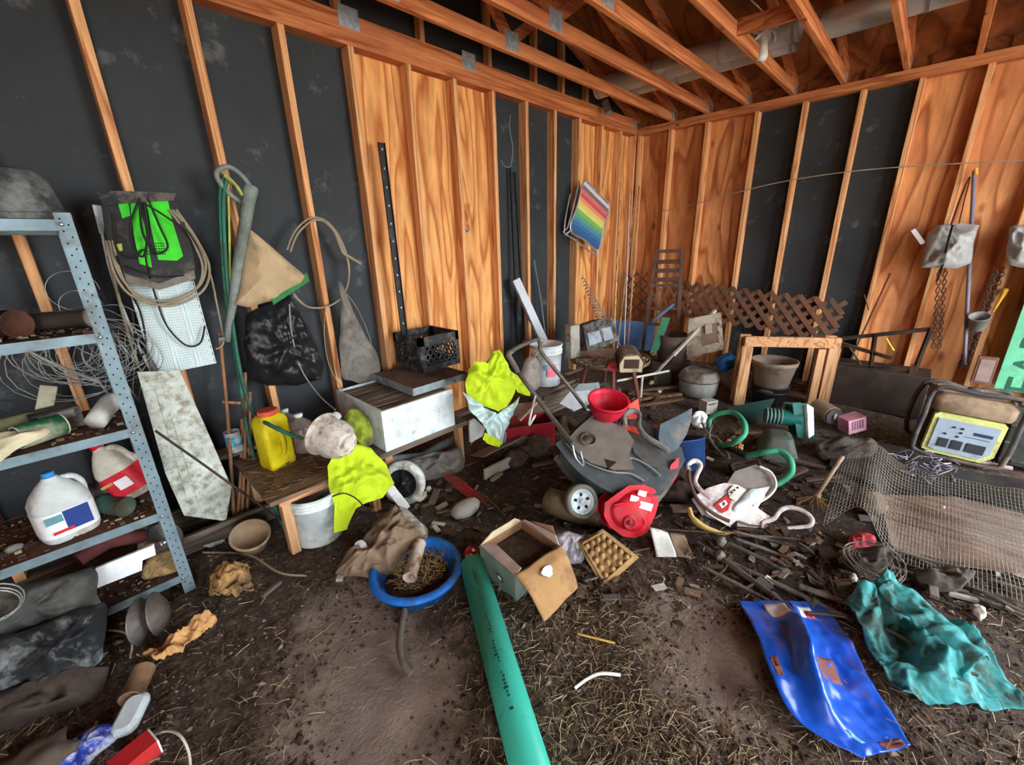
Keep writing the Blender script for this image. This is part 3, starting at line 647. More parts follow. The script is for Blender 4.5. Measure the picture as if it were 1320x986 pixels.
q = MB(); q.sheet(rw); solo(q, 'tan_sack', C('sack_tan', 176, 138, 84, rough=.85, dirt=.4, dirtcol=(110, 88, 66)), 'small tan crumpled sack on dirt beside the shelf foot', 'sack', solid=.004)
p = W(325, 705, z=0)
q = MB(); q.lathe([(.0001, .01), (.06, .0), (.075, .02), (.088, .085), (.094, .09), (.094, .105), (.086, .105), (.08, .09), (.07, .03), (.0001, .02)], 28, T((p.x, p.y, .01)) @ rot('X', 24))
solo(q, 'clay_pot', C('clay_tan', 158, 134, 108, rough=.85, dirt=.25), 'tan clay flower pot tipped toward the room beside old plank', 'pot')
q = MB(); trace(q, [(262, 690), (268, 684), (288, 684), (290, 700), (275, 707), (262, 704)], W(276, 697, y=-.33), (0, -1, .2), .012); solo(q, 'paint_flake_board', C('flaky_white', 190, 188, 176, rough=.8, dirt=.45), 'small flaky white scrap leaning on old plank', 'scrap')
# foreground left litter
a, b_ = W(168, 902, z=.035), W(186, 862, z=.04); can_thing('brown_tube_can', a, b_, .034, C('tube_brown', 128, 100, 76, rough=.7, dirt=.3), 'mottled brown cardboard tube with printed end lying on dirt', 'tube', lid=(.004, .030, C('tube_end', 176, 150, 116, dirt=.4, dirtcol=(70, 54, 40), dscale=30)))
q = MB(); a = W(165, 925, z=.03); loft(q, [(rr(.055, .09, .02), 0), (rr(.075, .13, .03), .015), (rr(.075, .13, .03), .03), (rr(.05, .10, .02), .04)], frame(W(172, 925, z=.012), (.55, .85, .15)) @ rot('Z', 90)); solo(q, 'white_plastic_cup', C('cup_bluewhite', 196, 210, 214, rough=.45, dirt=.2), 'flattened pale blue-white plastic scoop on dirt', 'scoop', bevel=.004)
q = MB(); puff(q, [(58, 990), (85, 965), (120, 940), (148, 935), (152, 950), (120, 975), (95, 1000)], W(110, 965, z=.03), (0, -.2, 1), .03, seed=14, amp=.014, freq=16)
for v_ in q.v: v_.z = max(v_.z, .004)
solo(q, 'blue_wrapper', C('wrapper_blue', 40, 60, 150, rough=.4, dirt=.4, dirtcol=(196, 198, 206), dscale=16), 'crumpled blue and silver snack wrapper on dirt', 'wrapper')
q = MB(); q.box((0, 0, .03), (.10, .07, .06), frame(W(178, 985, z=0.0), (1, .25, 0))); q.box((.052, 0, .03), (.006, .068, .058), frame(W(178, 985, z=0.0), (1, .25, 0)), 1); solo(q, 'red_carton', [C('carton_red', 186, 40, 44, rough=.6, dirt=.3), LWHITE], 'small red carton with white end lying by blue wrapper', 'carton', bevel=.002)
q = MB(); q.blob(W(45, 985, z=.06), (.10, .07, .05), 21, amp=.25); solo(q, 'mud_clod', C('clod_brown', 84, 72, 64, rough=.9), 'large rounded muddy lump beside blue wrapper', 'lump')
q = MB(); q.tube(cr(wpts([(192, 950, 'z', .01), (215, 942, 'z', .05), (232, 948, 'z', .07), (243, 968, 'z', .04), (246, 992, 'z', .01)]), 5), .004, 6); solo(q, 'rope_piece', C('cord_white', 190, 182, 168), 'short off-white rope piece arching over the dirt', 'rope')
q = MB(); q.tube(cr(wpts([(140, 812, 'z', .02), (160, 815, 'z', .04), (170, 828, 'z', .03), (168, 848, 'z', .01)]), 5), .004, 6); solo(q, 'string_piece', C('cord_pale', 160, 148, 130), 'short pale string curled beside the slumped black bag', 'string')
# ================================================================== things hung on or leaning at the left wall
# perforated white panel hung below the green charger
t = Thing('perforated_panel', W(220, 480, y=-.06), 'perforated white vinyl soffit panel hanging on the wall stud', 'panel')
y = -.055; c4 = [W(*p, y=y) for p in ((163, 363), (250, 362), (279, 468), (200, 484))]
q = MB(); trace(q, [(163, 363), (250, 362), (279, 468), (200, 484)], c4[0], (0, -1, 0), .006)
for u in (.34, .40, .68, .74): q.bar(c4[0].lerp(c4[1], u)+V((0, -.002, 0)), c4[3].lerp(c4[2], u)+V((0, -.002, 0)), .006, .005, up=(0, -1, 0))
pn = t.part(q, 'panel_sheet', C('vinyl_white', 206, 222, 222, rough=.5, var=.06))
q = MB()
for i in range(26):
    for j in range(34):
        u = (i+.5)/26
        if .32 < u < .42 or .66 < u < .76: continue
        v_ = (j+.5)/34; c = c4[0].lerp(c4[1], u).lerp(c4[3].lerp(c4[2], u), v_)+V((0, -.0008, 0))
        q.add([c+V((.002*math.cos(a), 0, .002*math.sin(a))) for a in (0, 1.26, 2.5, 3.77, 5.03)], [(0, 1, 2, 3, 4)])
for j in range(12):
    c = c4[1].lerp(c4[2], (j+.5)/12)+V((-.006, -.001, 0)); q.box(c, (.003, .001, .018))
h_ = t.part(q, 'perforation', HOLE, pn); h_['kind'] = 'stuff'
# grimy white board leaning, standing behind the shelf corner
q = MB(); P0 = W(270, 668, y=-.30); nrm = V((.05, -1, .16))
trace(q, [(178, 480), (231, 478), (262, 545), (298, 628), (291, 671), (238, 664), (214, 610)], P0, nrm, .012)
for (a, b_) in (((222, 540), (262, 668)), ((200, 500), (240, 640))):
    A, B = hit(*a, P0, nrm), hit(*b_, P0, nrm); q.bar(A, B, .004, .008, up=nrm)
solo(q, 'grimy_white_board', C('board_white_grimy', 198, 204, 194, rough=.7, dirt=.42, dirtcol=(146, 140, 120), dscale=22), 'grimy white plastic board with broken end leaning against the wall', 'board', bevel=.002)
q = MB(); q.tube(wpts([(200, 555, 'y', -.40), (250, 590, 'y', -.42), (320, 640, 'y', -.45), (375, 680, 'y', -.48)]), .006, 7); solo(q, 'thin_dark_rod', DKMET, 'thin dark rod slanting across the grimy white board', 'rod')
q = MB(); trace(q, [(119, 264), (139, 266), (135, 288), (133, 305), (128, 300)], W(130, 280, y=-.07), (0, -1, 0), .01); q.tube(wpts([(132, 303, 'y', -.07), (140, 340, 'y', -.07), (155, 390, 'y', -.07), (180, 450, 'y', -.08), (196, 480, 'y', -.10)]), .006, 7)
solo(q, 'white_funnel', C('funnel_white', 200, 206, 204, rough=.5, dirt=.15), 'flat white funnel-shaped scraper hanging from a long stem', 'scraper')

# green and black charger with its cables
P = W(190, 300, y=-.13)
t = Thing('battery_charger', W(195, 352, y=-.13), 'bright green and black electric charger wrapped in its own cables', 'charger')
n_ = V((-.12, -1, .12))
q = MB(); trace(q, [(134, 258), (142, 250), (222, 254), (232, 280), (246, 330), (248, 345), (205, 362), (165, 350), (150, 330), (140, 300)], P, n_, .13); body = t.part(q, 'housing', C('housing_black', 40, 40, 40, rough=.5, dirt=.22, dirtcol=(110, 104, 92)), bevel=.012)
q = MB(); trace(q, [(168, 262), (178, 262), (186, 290), (192, 320), (196, 345), (180, 340), (172, 300)], P, n_, .008, lift=.006); trace(q, [(152, 262), (165, 258), (168, 278), (158, 282)], P, n_, .008, lift=.006)
trace(q, [(188, 258), (216, 256), (222, 285), (236, 330), (228, 336), (204, 335), (196, 300)], P, n_, .008, lift=.006); t.part(q, 'green_panel', C('panel_green', 62, 214, 40, rough=.5, dirt=.12, dirtcol=(90, 120, 60)), body)
q = MB()
for i in range(8):
    for j in range(5): c = hit(188+i*3.2+j*.6, 314+j*3.4, P, n_)+n_.normalized()*.007; q.add([c+V((.0035*math.cos(a), 0, .0035*math.sin(a))) for a in (0, 1.26, 2.5, 3.77, 5.03)], [(0, 1, 2, 3, 4)])
k_ = t.part(q, 'vent_hole', HOLE, body); k_['kind'] = 'stuff'
q = MB(); trace(q, [(150, 315), (157, 314), (158, 323), (152, 324)], P, n_, .004, lift=.004); t.part(q, 'yellow_sticker', C('sticker_yellow', 190, 200, 90), body)
q = MB(); trace(q, [(160, 348), (205, 360), (248, 346), (250, 358), (205, 372), (165, 362)], P, n_, .12, lift=-.01); t.part(q, 'base_ledge', GREYP, body, bevel=.006)
q = MB(); trace(q, [(132, 257), (145, 249), (185, 250), (225, 252), (222, 258), (150, 262), (136, 264)], P, n_, .12, lift=.02); t.part(q, 'top_lip', BLKD, body, bevel=.006)
Y = lambda s: [(a, b_, 'y', c_) for a, b_, c_ in s]
cabs = []
for i, s_ in enumerate((
    [(180, 255, -.16), (168, 290, -.17), (172, 320, -.17), (185, 330, -.17), (190, 300, -.17), (186, 260, -.17)],
    [(190, 255, -.17), (205, 290, -.18), (216, 318, -.18), (200, 326, -.18), (184, 300, -.17), (180, 262, -.16)],
    [(145, 275, -.16), (150, 320, -.17), (170, 332, -.18), (185, 322, -.18), (190, 345, -.18), (200, 380, -.10), (215, 420, -.09), (240, 445, -.09), (258, 442, -.09), (264, 420, -.08)],
    [(186, 262, -.17), (215, 280, -.18), (240, 300, -.16), (252, 330, -.12), (245, 352, -.14), (200, 356, -.19), (160, 342, -.17)],
    [(150, 330, -.15), (165, 372, -.10), (180, 400, -.10), (188, 440, -.10), (183, 458, -.10), (176, 445, -.10), (170, 400, -.10)])):
    q = MB(); q.tube(cr(wpts(Y(s_)), 6), .0045, 6); t.part(q, 'cable', CABLEK)
q = MB(); q.tube(wpts(Y([(190, 455, -.10), (200, 480, -.11)])), [.006, .016], 8); t.part(q, 'plug', BLKD)
# beige cables looped over the charger
q = MB()
for dx, dy in ((0, 0), (5, 6), (-4, 4)):
    q.tube(cr(wpts(Y([(222+dx, 270, -.15), (250+dx, 305+dy, -.12), (265+dx, 340+dy, -.10), (255+dx, 370+dy, -.11), (215+dx, 388+dy, -.12), (175+dx, 378+dy, -.13), (152+dx, 350+dy, -.14), (140+dx, 310, -.12)])), 6), .006, 6)
q.tube(cr(wpts(Y([(240, 300, -.11), (268, 345, -.08), (280, 395, -.07), (288, 440, -.06), (278, 450, -.06)])), 6), .005, 6)
q.tube(cr(wpts(Y([(140, 330, -.08), (152, 380, -.08), (165, 430, -.08), (178, 470, -.08)])), 6), .007, 6)
solo(q, 'beige_cable_loops', CABLE, 'beige extension cable looped loosely around the green charger', 'cable')

# green hose over the handle, leaf vacuum with canvas bag
LV = C('vac_grey', 130, 142, 136, rough=.55, dirt=.45, dirtcol=(96, 100, 92))
t = Thing('leaf_vacuum', W(300, 430, y=-.08), 'grey handled leaf vacuum with beige canvas bag hanging from a stud', 'leaf vacuum')
q = MB(); q.tube(cr(wpts(Y([(316, 262, -.11), (322, 240, -.12), (300, 217, -.12), (283, 218, -.11), (280, 230, -.1), (296, 250, -.1), (312, 262, -.1)])), 6), .013, 8); t.part(q, 'handle', LV)
q = MB(); pp = cr(wpts(Y([(324, 240, -.13), (320, 262, -.13), (314, 300, -.12), (306, 345, -.12), (300, 390, -.10), (295, 420, -.09), (293, 440, -.08)])), 5); q.tube(pp, [.03, .034, .036, .034, .032]+[.032-.0007*k for k in range(len(pp)-5)], 12); t.part(q, 'blower_tube', LV)
q = MB(); puff(q, [(318, 292), (340, 310), (366, 332), (395, 356), (388, 366), (352, 388), (320, 396), (302, 392), (308, 375), (312, 340)], W(345, 350, y=-.12), (-.1, -1, .1), .075, seed=2, amp=.008, freq=7, rings=12, m=8, round_=False, fold=(318, 292, 7, .014)); bg_ = t.part(q, 'canvas_bag', BEIGE)
q = MB(); trace(q, [(395, 353), (398, 362), (354, 391), (350, 383)], W(375, 372, y=-.17), (-.1, -1, .2), .03); t.part(q, 'green_frame', C('frame_green', 44, 120, 62, rough=.5), bg_, bevel=.004)
q = MB(); q.box(W(289, 436, y=-.07), (.06, .035, .02)); t.part(q, 'bracket', GREYP, bevel=.003)
q = MB()
for s_ in ([(290, 225, -.10), (284, 250, -.09), (287, 330, -.08), (294, 400, -.08), (304, 460, -.09), (313, 520, -.12), (322, 570, -.16), (334, 610, -.25), (352, 650, -.38), (372, 690, -.5)],
           [(293, 228, -.11), (288, 260, -.10), (291, 340, -.09), (300, 420, -.10), (310, 480, -.12), (325, 530, -.26), (352, 550, -.50), (390, 566, -.62)]):
    q.tube(cr(wpts(Y(s_)), 5), .0105, 8)
solo(q, 'green_garden_hose', C('hose_dark_green', 46, 108, 88, rough=.5, dirt=.3), 'dark green garden hose hanging from the leaf vacuum handle', 'hose')
q = MB(); q.tube(cr(wpts(Y([(289, 226, -.12), (305, 240, -.13), (312, 252, -.14)])), 4), .008, 6); q.tube(cr(wpts(Y([(287, 222, -.12), (302, 236, -.135), (308, 246, -.14)])), 4), .006, 6); q.tube(cr(wpts(Y([(294, 236, -.10), (296, 320, -.09), (297, 400, -.085)])), 4), .006, 6)
solo(q, 'yellow_strap', C('strap_olive', 176, 182, 96, rough=.8), 'olive yellow strap knotted through the vacuum handle', 'strap')

# black bin bag hanging full
q = MB(); puff(q, [(316, 405), (338, 396), (362, 384), (374, 380), (388, 405), (404, 436), (418, 470), (414, 490), (380, 496), (345, 497), (320, 490), (316, 450)], W(365, 440, y=-.05), (-.05, -1, 0), .09, seed=4, amp=.014, freq=10, rings=14, m=8, round_=False, fold=(372, 380, 9, .016))
solo(q, 'black_bin_bag', C('bin_bag', 30, 31, 33, rough=.3, var=.3, bump=.7, bscale=10, stretch=(1, 1, .25), dirt=.15, dirtcol=(120, 118, 114)), 'bulging black bin bag hanging on the wall below canvas bag', 'bag')
q = MB(); puff(q, [(436, 366), (444, 372), (455, 400), (470, 430), (486, 455), (490, 478), (476, 498), (456, 492), (442, 486), (438, 450), (440, 405)], W(462, 440, y=-.05), (0, -1, 0), .035, seed=7, amp=.012, fold=(440, 366, 9, .014))
solo(q, 'dusty_plastic_bag', C('bag_dusty_grey', 124, 120, 112, rough=.6, dirt=.4, dirtcol=(90, 84, 76), bump=.5), 'dusty grey plastic bag hanging beside the bare stud', 'bag')
q = MB()
for dx, dy, dd in ((0, 0, 0), (4, 3, .012)):
    q.tube(cr(wpts(Y([(370+dx, 322+dy, -.03-dd), (380+dx, 298+dy, -.03-dd), (400+dx, 281+dy, -.03-dd), (422, 286+dy, -.03-dd), (440, 310+dy, -.03-dd), (450, 345+dy, -.03-dd), (444, 378, -.03-dd), (425, 394, -.03-dd), (398, 396, -.03-dd), (378, 378+dy, -.05-dd)])), 6), .006, 6)
q.tube(cr(wpts(Y([(420, 286, -.045), (432, 300, -.05), (442, 325, -.05), (452, 332, -.05), (465, 340, -.05)])), 5), .011, 8)
q.tube(cr(wpts(Y([(444, 375, -.04), (462, 400, -.03), (478, 440, -.03), (484, 480, -.04)])), 5), .003, 5)
q.tube(cr(wpts(Y([(420, 395, -.05), (418, 430, -.06), (424, 470, -.12), (440, 500, -.25), (450, 520, -.35)])), 5), .003, 5)
solo(q, 'hanging_cable_coil', CABLE, 'single large coil of beige cable hung on the bare stud', 'cable')
q = MB(); q.tube(cr(wpts(Y([(373, 392, -.17), (376, 430, -.14), (388, 475, -.13), (410, 508, -.28), (432, 528, -.5)])), 5), .004, 5); solo(q, 'drooping_string', C('cord_grey', 150, 150, 146), 'thin grey string drooping in front of the black bin bag', 'string')
# long black slotted bar on the plywood
t = Thing('slotted_bar', W(522, 432, y=-.03), 'long black steel bar with a row of holes leaning on golden plywood', 'bar')
A, B = W(491, 184, y=-.012), W(521, 432, y=-.05); q = MB(); q.bar(A, B, .045, .012, up=(0, -1, 0)); q.bar(A+V((.02, -.008, 0)), B+V((.02, -.008, 0)), .006, .02, up=(0, -1, 0)); t.part(q, 'bar', C('bar_black', 38, 38, 40, rough=.5, dirt=.2, dirtcol=(110, 106, 100)))
q = MB()
for k in range(11): c = A.lerp(B, .03+k*.09)+V((0, -.0075, 0)); q.add([c+V((.006*math.cos(a), 0, .008*math.sin(a))) for a in (0, 1.05, 2.1, 3.14, 4.19, 5.24)], [(0, 1, 2, 3, 4, 5)])
t.part(q, 'bar_hole', C('hole_pale', 190, 180, 165))
# black posts in the dark bay
for (a, b_) in (((658, 216), (668, 440)), ((664, 222), (676, 438))):
    q = MB(); q.bar(W(*a, y=.05), W(*b_, y=-.01), .022, .02, up=(0, -1, 0)); solo(q, 'black_post', C('post_black', 40, 42, 44, rough=.5, dirt=.15), 'slim black metal post standing in the dark stud bay', 'post', 'black posts in the stud bay', bevel=.002)
q = MB(); q.tube(wpts(Y([(688, 335, .04), (697, 385, .01), (704, 440, -.03)])), .008, 7); solo(q, 'grey_conduit', C('conduit_grey', 110, 118, 118, rough=.5), 'thin grey conduit leaning beside the white square post', 'conduit')
q = MB(); q.tube(cr(wpts(Y([(658, 148, .086), (657, 165, .084), (661, 190, .084), (660, 205, .08), (658, 215, .07), (650, 214, .075), (646, 206, .082)])), 5), .0015, 4); solo(q, 'thin_white_string', C('string_white', 200, 200, 200), 'thin white string hanging above the slim black posts', 'string')
# white square post
A, B = W(664, 360, y=-.03), W(706, 452, y=-.22); F = frame((A+B)/2, B-A, (-.5, -1, 0)); q = MB(); Ln = (B-A).length; q.box((0, 0, 0), (Ln, .075, .075), F); solo(q, 'white_square_post', C('post_white', 198, 204, 212, rough=.5, var=.06), 'white square vinyl post leaning behind the pail against wall', 'post', bevel=.004)
# red twisted wire hung on plywood
q = MB()
for dx in (0, 4, 8): q.tube(cr(wpts(Y([(595+dx*.6, 262, .08), (592+dx, 275, .07), (596+dx, 290, .07), (601+dx*.5, 297, .075), (603, 285, .07), (598+dx, 262, .08)])), 4), .002, 5)
solo(q, 'red_wire_hank', C('wire_red', 200, 84, 48), 'small hank of red wire hung on golden plywood', 'wire')
q = MB(); q.tube(cr(wpts(Y([(600, 292, .07), (604, 298, .06), (598, 300, .06), (606, 296, .06)])), 4), .004, 5); solo(q, 'silver_clip', GALV, 'small silver clip under the red wire hank', 'clip')

# folded beach chair with rainbow fabric
t = Thing('folding_beach_chair', W(760, 330, y=-.06), 'folded beach chair with rainbow striped fabric hanging on the wall', 'beach chair')
TL, TR, BR, BL = (754, 233), (785, 265), (771, 322), (735, 296); P0 = W(760, 280, y=-.10); n_ = V((-.15, -1, 0))
q4 = [hit(*p, P0, n_) for p in (TL, TR, BR, BL)]
cols = [(196, 196, 200), (120, 100, 110), (204, 112, 104), (196, 84, 84), (220, 140, 110), (214, 190, 96), (206, 206, 110), (120, 172, 88), (96, 156, 110), (74, 134, 160), (60, 108, 150), (54, 92, 140), (52, 86, 132)]
q = MB()
for k in range(13):
    u0, u1 = k/13, (k+1)/13; c = [q4[0].lerp(q4[3], u0), q4[1].lerp(q4[2], u0), q4[1].lerp(q4[2], u1), q4[0].lerp(q4[3], u1)]
    nn = V((-.15, -1, 0)).normalized()*.004; q.add(c+[p-nn for p in c], [(0, 1, 2, 3), (7, 6, 5, 4), (0, 4, 5, 1), (1, 5, 6, 2), (2, 6, 7, 3), (3, 7, 4, 0)], mi=k)
t.part(q, 'striped_fabric', [C('stripe_%d' % k, *c, rough=.8, var=.06, bump=.2, bscale=150) for k, c in enumerate(cols)])
ALU = C('chair_aluminium', 190, 190, 188, rough=.35, metal=.7, dirt=.15)
q = MB(); q.tube(cr([q4[0], q4[0].lerp(q4[1], .5), q4[1], q4[1].lerp(q4[2], .5), q4[2], q4[2].lerp(q4[3], .5), q4[3], q4[3].lerp(q4[0], .5)], 4, True), .009, 8, closed=True); t.part(q, 'back_frame', ALU)
q = MB(); q.tube(cr(wpts(Y([(745, 238, -.04), (740, 262, -.05), (732, 292, -.06), (727, 300, -.06), (745, 312, -.08), (766, 328, -.09), (770, 322, -.09)])), 5), .009, 8); t.part(q, 'seat_frame', ALU)
q = MB(); q.tube(cr(wpts(Y([(735, 250, -.03), (729, 280, -.05), (727, 300, -.06)])), 5), .008, 8); q.tube(wpts(Y([(737, 296, -.1), (728, 303, -.08)])), .01, 8); t.part(q, 'leg_frame', ALU)
# poles in the corner
for i, (a, b_, r, mt, lab) in enumerate((((812, 250, -.25), (806, 410, -.40), .007, C('pole_white', 196, 190, 182), 'slim white pole with collars standing in the room corner'),
    ((824, 240, -.10), (812, 410, -.35), .010, BARE, 'pale wooden stick standing in the room corner'), ((818, 262, -.12), (800, 412, -.35), .008, BARE, 'short wooden dowel standing in the room corner'), ((800, 235, -.05), (792, 420, -.30), .012, STUD, 'reddish wooden batten standing next to beach chair'))):
    q = MB(); A, B = W(*a[:2], y=a[2]), W(*b_[:2], y=b_[2]); d = (B-A); B = A+d*((A.z-.02)/max(.1, A.z-B.z)) if True else B
    q.tube([A, B], r, 8)
    if i == 0:
        for u in (.45, .6): q.tube([A.lerp(B, u), A.lerp(B, u+.02)], r*1.8, 8)
    solo(q, 'corner_pole', mt, lab, 'pole')
# thin brown poles bundle left of the bench
for i, (a, b_) in enumerate((((283, 428), (302, 668)), ((316, 480), (312, 668)), ((322, 505), (318, 672)), ((312, 540), (306, 672)))):
    q = MB(); A, B = W(*a, y=-.03), W(*b_, y=-.20-.01*i); q.tube([A, A.lerp(B, .5)+V((.008, 0, 0)), B], .0095, 7)
    solo(q, 'brown_pole', C('pole_copper', 150, 104, 76, rough=.6, dirt=.25), 'thin brown pole leaning on wall left of the wooden bench', 'pole', 'thin brown poles by the bench')
q = MB(); q.tube(wpts(Y([(286, 518, -.05), (318, 520, -.07)])), .009, 7); solo(q, 'short_dowel', BARE, 'short pale dowel nailed across the thin brown poles', 'dowel')
# ================================================================== bench and boxes along the left wall
# rough bench left of the boxes
zt = W(378, 634, y=-.73).z
t = Thing('wooden_bench', (-4.35, -.42, 0), 'rough wooden bench littered with straw holding jugs and rags', 'bench')
BTOP = wood('bench_brown', (84, 62, 48), (138, 108, 84), axis='X', rings=5, freq=(10, 10, .8), knots=.3, stain=(82, 64, 52))
q = MB(); q.box((-4.40, -.43, zt-.012), (.60, .64, .024)); t.part(q, 'bench_top', BTOP, bevel=.003)
for x, y in ((-4.63, -.715), (-4.16, -.70), (-4.63, -.14), (-4.16, -.14)):
    q = MB(); q.box((x, y, (zt-.024)/2+.004), (.045, .06, zt-.03)); t.part(q, 'leg', BARE, bevel=.003)
q = MB(); q.box((-4.40, -.735, zt-.03), (.52, .022, .03)); t.part(q, 'apron', BARE_X, bevel=.003)
zb = zt
q = MB()
for k in range(420):
    x, y = RND.uniform(-4.66, -4.15), RND.uniform(-.72, -.15); l_ = RND.uniform(.03, .09); a = RND.uniform(0, 3.14)
    q.tube([(x, y, zb+.002+RND.random()*.014), (x+l_*math.cos(a), y+l_*math.sin(a), zb+.003+RND.random()*.022)], .0014, 3, mi=k % 3)
solo(q, 'bench_straw', [C('straw_a', 150, 122, 76, rough=.9), C('straw_b', 106, 82, 52, rough=.9), C('straw_c', 74, 56, 42, rough=.9)], 'loose straw and twigs strewn over the wooden bench', 'straw', kind='stuff')

# yellow jug with red lid
p = W(356, 586, y=-.34)
def square_jug(M, w_, d_, h, body, lid, label, name):
    t = thing(name, M, label, 'jug'); q = MB()
    loft(q, [(rr(w_*.94, d_*.94, .02), 0), (rr(w_, d_, .025), .012), (rr(w_, d_, .025), h*.8), (rr(w_*.9, d_*.9, .03), h*.88), (rr(w_*.62, d_*.62, .03), h*.93)]); q.build('body', body, t)
    q = MB(); loft(q, [(rr(w_*.68, d_*.68, w_*.3), h*.915), (rr(w_*.72, d_*.72, w_*.33), h*.925), (rr(w_*.72, d_*.72, w_*.33), h*.995), (rr(w_*.64, d_*.64, w_*.3), h)]); q.build('lid', lid, t)
    q = MB(); q.tube(cr([(-.01, -d_/2, h*.74), (-.005, -d_/2-.022, h*.66), (0, -d_/2-.024, h*.4), (.0, -d_/2, h*.24)], 5), .014, 8); q.build('handle', body, t); return t
square_jug(T((p.x, -.36, zb)) @ rot('Z', 14), .15, .13, W(350, 528, y=-.38).z-zb, C('jug_yellow', 222, 206, 30, rough=.35, dirt=.18, dirtcol=(150, 130, 60)), C('lid_red', 206, 84, 66, rough=.5), 'bright yellow square jug with orange red lid on the bench', 'yellow_jug')
# red-liquid jugs
def liquid_jug(px, py, y, r, h, lvl, label):
    p = W(px, py, y=y); M = T((p.x, y, zb)); t = thing('clear_jug', M, label, 'jug')
    q = MB(); q.lathe([(.0001, .002), (r*.95, .002), (r, .012), (r, h*.62), (r*.85, h*.74), (r*.45, h*.85), (r*.28, h*.9), (r*.28, h*.97)], 26); q.build('body', C('clear_smoky', 150, 136, 128, rough=.2, dirt=.25, dirtcol=(110, 100, 90), alpha=.5, spec=.5), t)
    q = MB(); q.lathe([(.0001, .005), (r*.93, .005), (r*.965, .014), (r*.965, h*lvl), (.0001, h*lvl)], 26); q.build('red_liquid', C('liquid_red', 108, 16, 30, rough=.2, var=.1, bump=0), t)
    q = MB(); q.lathe([(.0001, h*.93), (r*.33, h*.93), (r*.34, h), (.0001, h*1.005)], 16); q.build('cap', WHITE, t)
liquid_jug(389, 560, -.30, .075, .235, .5, 'clear jug half full of red liquid with white cap on bench')
liquid_jug(370, 545, -.17, .065, .24, .55, 'narrow clear jug of red liquid tucked behind the fuller jug')
p = W(305, 582, y=-.10); zz = W(305, 580, y=-.10).z
t = can_thing('small_paint_can', (p.x, -.10, zz), (p.x, -.10, zz+.12), .04, C('can_grey', 190, 196, 196, rough=.5, dirt=.2), 'small white can with turquoise label among the thin brown poles', band=(.3, .8), bandmat=C('label_turquoise', 60, 160, 184, rough=.5, dirt=.3, dirtcol=(220, 224, 224), dscale=14))
q = MB(); q.box((p.x, -.06, zz-.014), (.30, .12, .024)); solo(q, 'low_shelf_board', OLDW, 'short grey board nailed to the studs holding a small can', 'board', bevel=.002)

# white bucket under the bench end
def pail(M, r, h, body, label, name='bucket', cat='bucket', ribs=3, rb=.86, handle=None, fill=None):
    t = thing(name, M, label, cat); q = MB()
    pr = [(.0001, .006), (r*rb, .006), (r*rb, 0), (r*rb+.003, .01)]
    for k in range(ribs):
        z = h*(.80+.06*k); w_ = r*(rb+(1-rb)*z/h); pr += [(w_, z-.006), (w_+.007, z-.005), (w_+.007, z+.003), (w_, z+.004)]
    pr += [(r, h-.012), (r+.006, h-.01), (r+.006, h), (r-.004, h), (r*rb-.006, .012), (.0001, .012)]
    q.lathe(pr, 32); q.build('body', body, t)
    if handle:
        q = MB(); q.tube([(r*1.03*math.cos(a), handle[0]*math.sin(a), h*.86+handle[1]*math.sin(a)) for a in [math.pi*k/14 for k in range(15)]], .0025, 6); q.build('bail', WIRE, t)
    if fill:
        q = MB(); q.lathe([(.0001, h*fill[0]), (r*(rb+(1-rb)*fill[0])-.006, h*fill[0])], 24); q.build('contents', fill[1], t)
    return t
p = W(412, 692, z=0); pail(T((p.x+.01, p.y+.02, .005)), .145, W(412, 628, y=p.y).z, C('bucket_white_mossy', 206, 214, 214, rough=.45, dirt=.36, dirtcol=(126, 132, 104), dscale=6), 'mossy white ribbed bucket standing under the bench end')
# hi-vis rag draped over bench end
q = MB(); P0 = W(462, 620, y=-.80)
puff(q, [(423, 600), (432, 582), (455, 570), (478, 577), (498, 598), (508, 622), (494, 640), (470, 650), (458, 656), (448, 682), (432, 686), (428, 650), (424, 625)], P0, (.05, -.85, .5), .045, back=.8, seed=31, amp=.02, freq=7, rings=14, m=9, power=.8, round_=False, ctr=(455, 612), fold=(445, 575, 5, .022))
solo(q, 'hivis_rag', NEON, 'neon yellow rag draped over the bench end above the white bucket', 'rag')
q = MB(); puff(q, [(440, 545), (452, 527), (470, 533), (480, 548), (482, 570), (468, 575), (452, 560)], W(462, 550, y=-.55), (.05, -.85, .5), .03, back=.6, seed=33, amp=.018, freq=9, fold=(452, 530, 4, .015))
solo(q, 'hivis_scrap', C('hivis_dull', 150, 168, 50, rough=.85, dirt=.45, dirtcol=(90, 80, 60)), 'dirty dull neon cloth scrap tucked behind the white plastic pot', 'rag')
# dirty white plastic pot lying on its side
F = zframe(W(432, 566, y=-.74), (.25, -.8, -.15)); q = MB()
q.lathe([(.0001, .085), (.05, .085), (.052, .09), (.062, .09), (.066, .078), (.092, .05), (.105, .0), (.10, -.06), (.11, -.075), (.118, -.08), (.118, -.085), (.095, -.08), (.09, 0), (.0001, .04)], 30, F)
solo(q, 'white_plastic_pot', C('pot_white_dirty', 212, 206, 194, rough=.6, dirt=.38, dirtcol=(142, 116, 90), dscale=16), 'dirty round white plastic pot lying on its side on the bench', 'pot')
q = MB(); puff(q, [(398, 566), (404, 548), (418, 540), (432, 530), (440, 538), (420, 552), (408, 572)], W(418, 552, y=-.66), (0, -.9, .3), .03, seed=35, amp=.01); solo(q, 'torn_plastic_rim', WHITED, 'torn white plastic rim curling behind the dirty pot', 'scrap')
q = MB(); q.tube(cr(wpts([(428, 640, 'y', -.86), (445, 636, 'y', -.88), (465, 648, 'y', -.92), (478, 672, 'y', -.95), (474, 690, 'y', -1.0)]), 5), .004, 6); solo(q, 'black_cable_end', CABLEK, 'thin black cable trailing across the neon rag', 'cable')

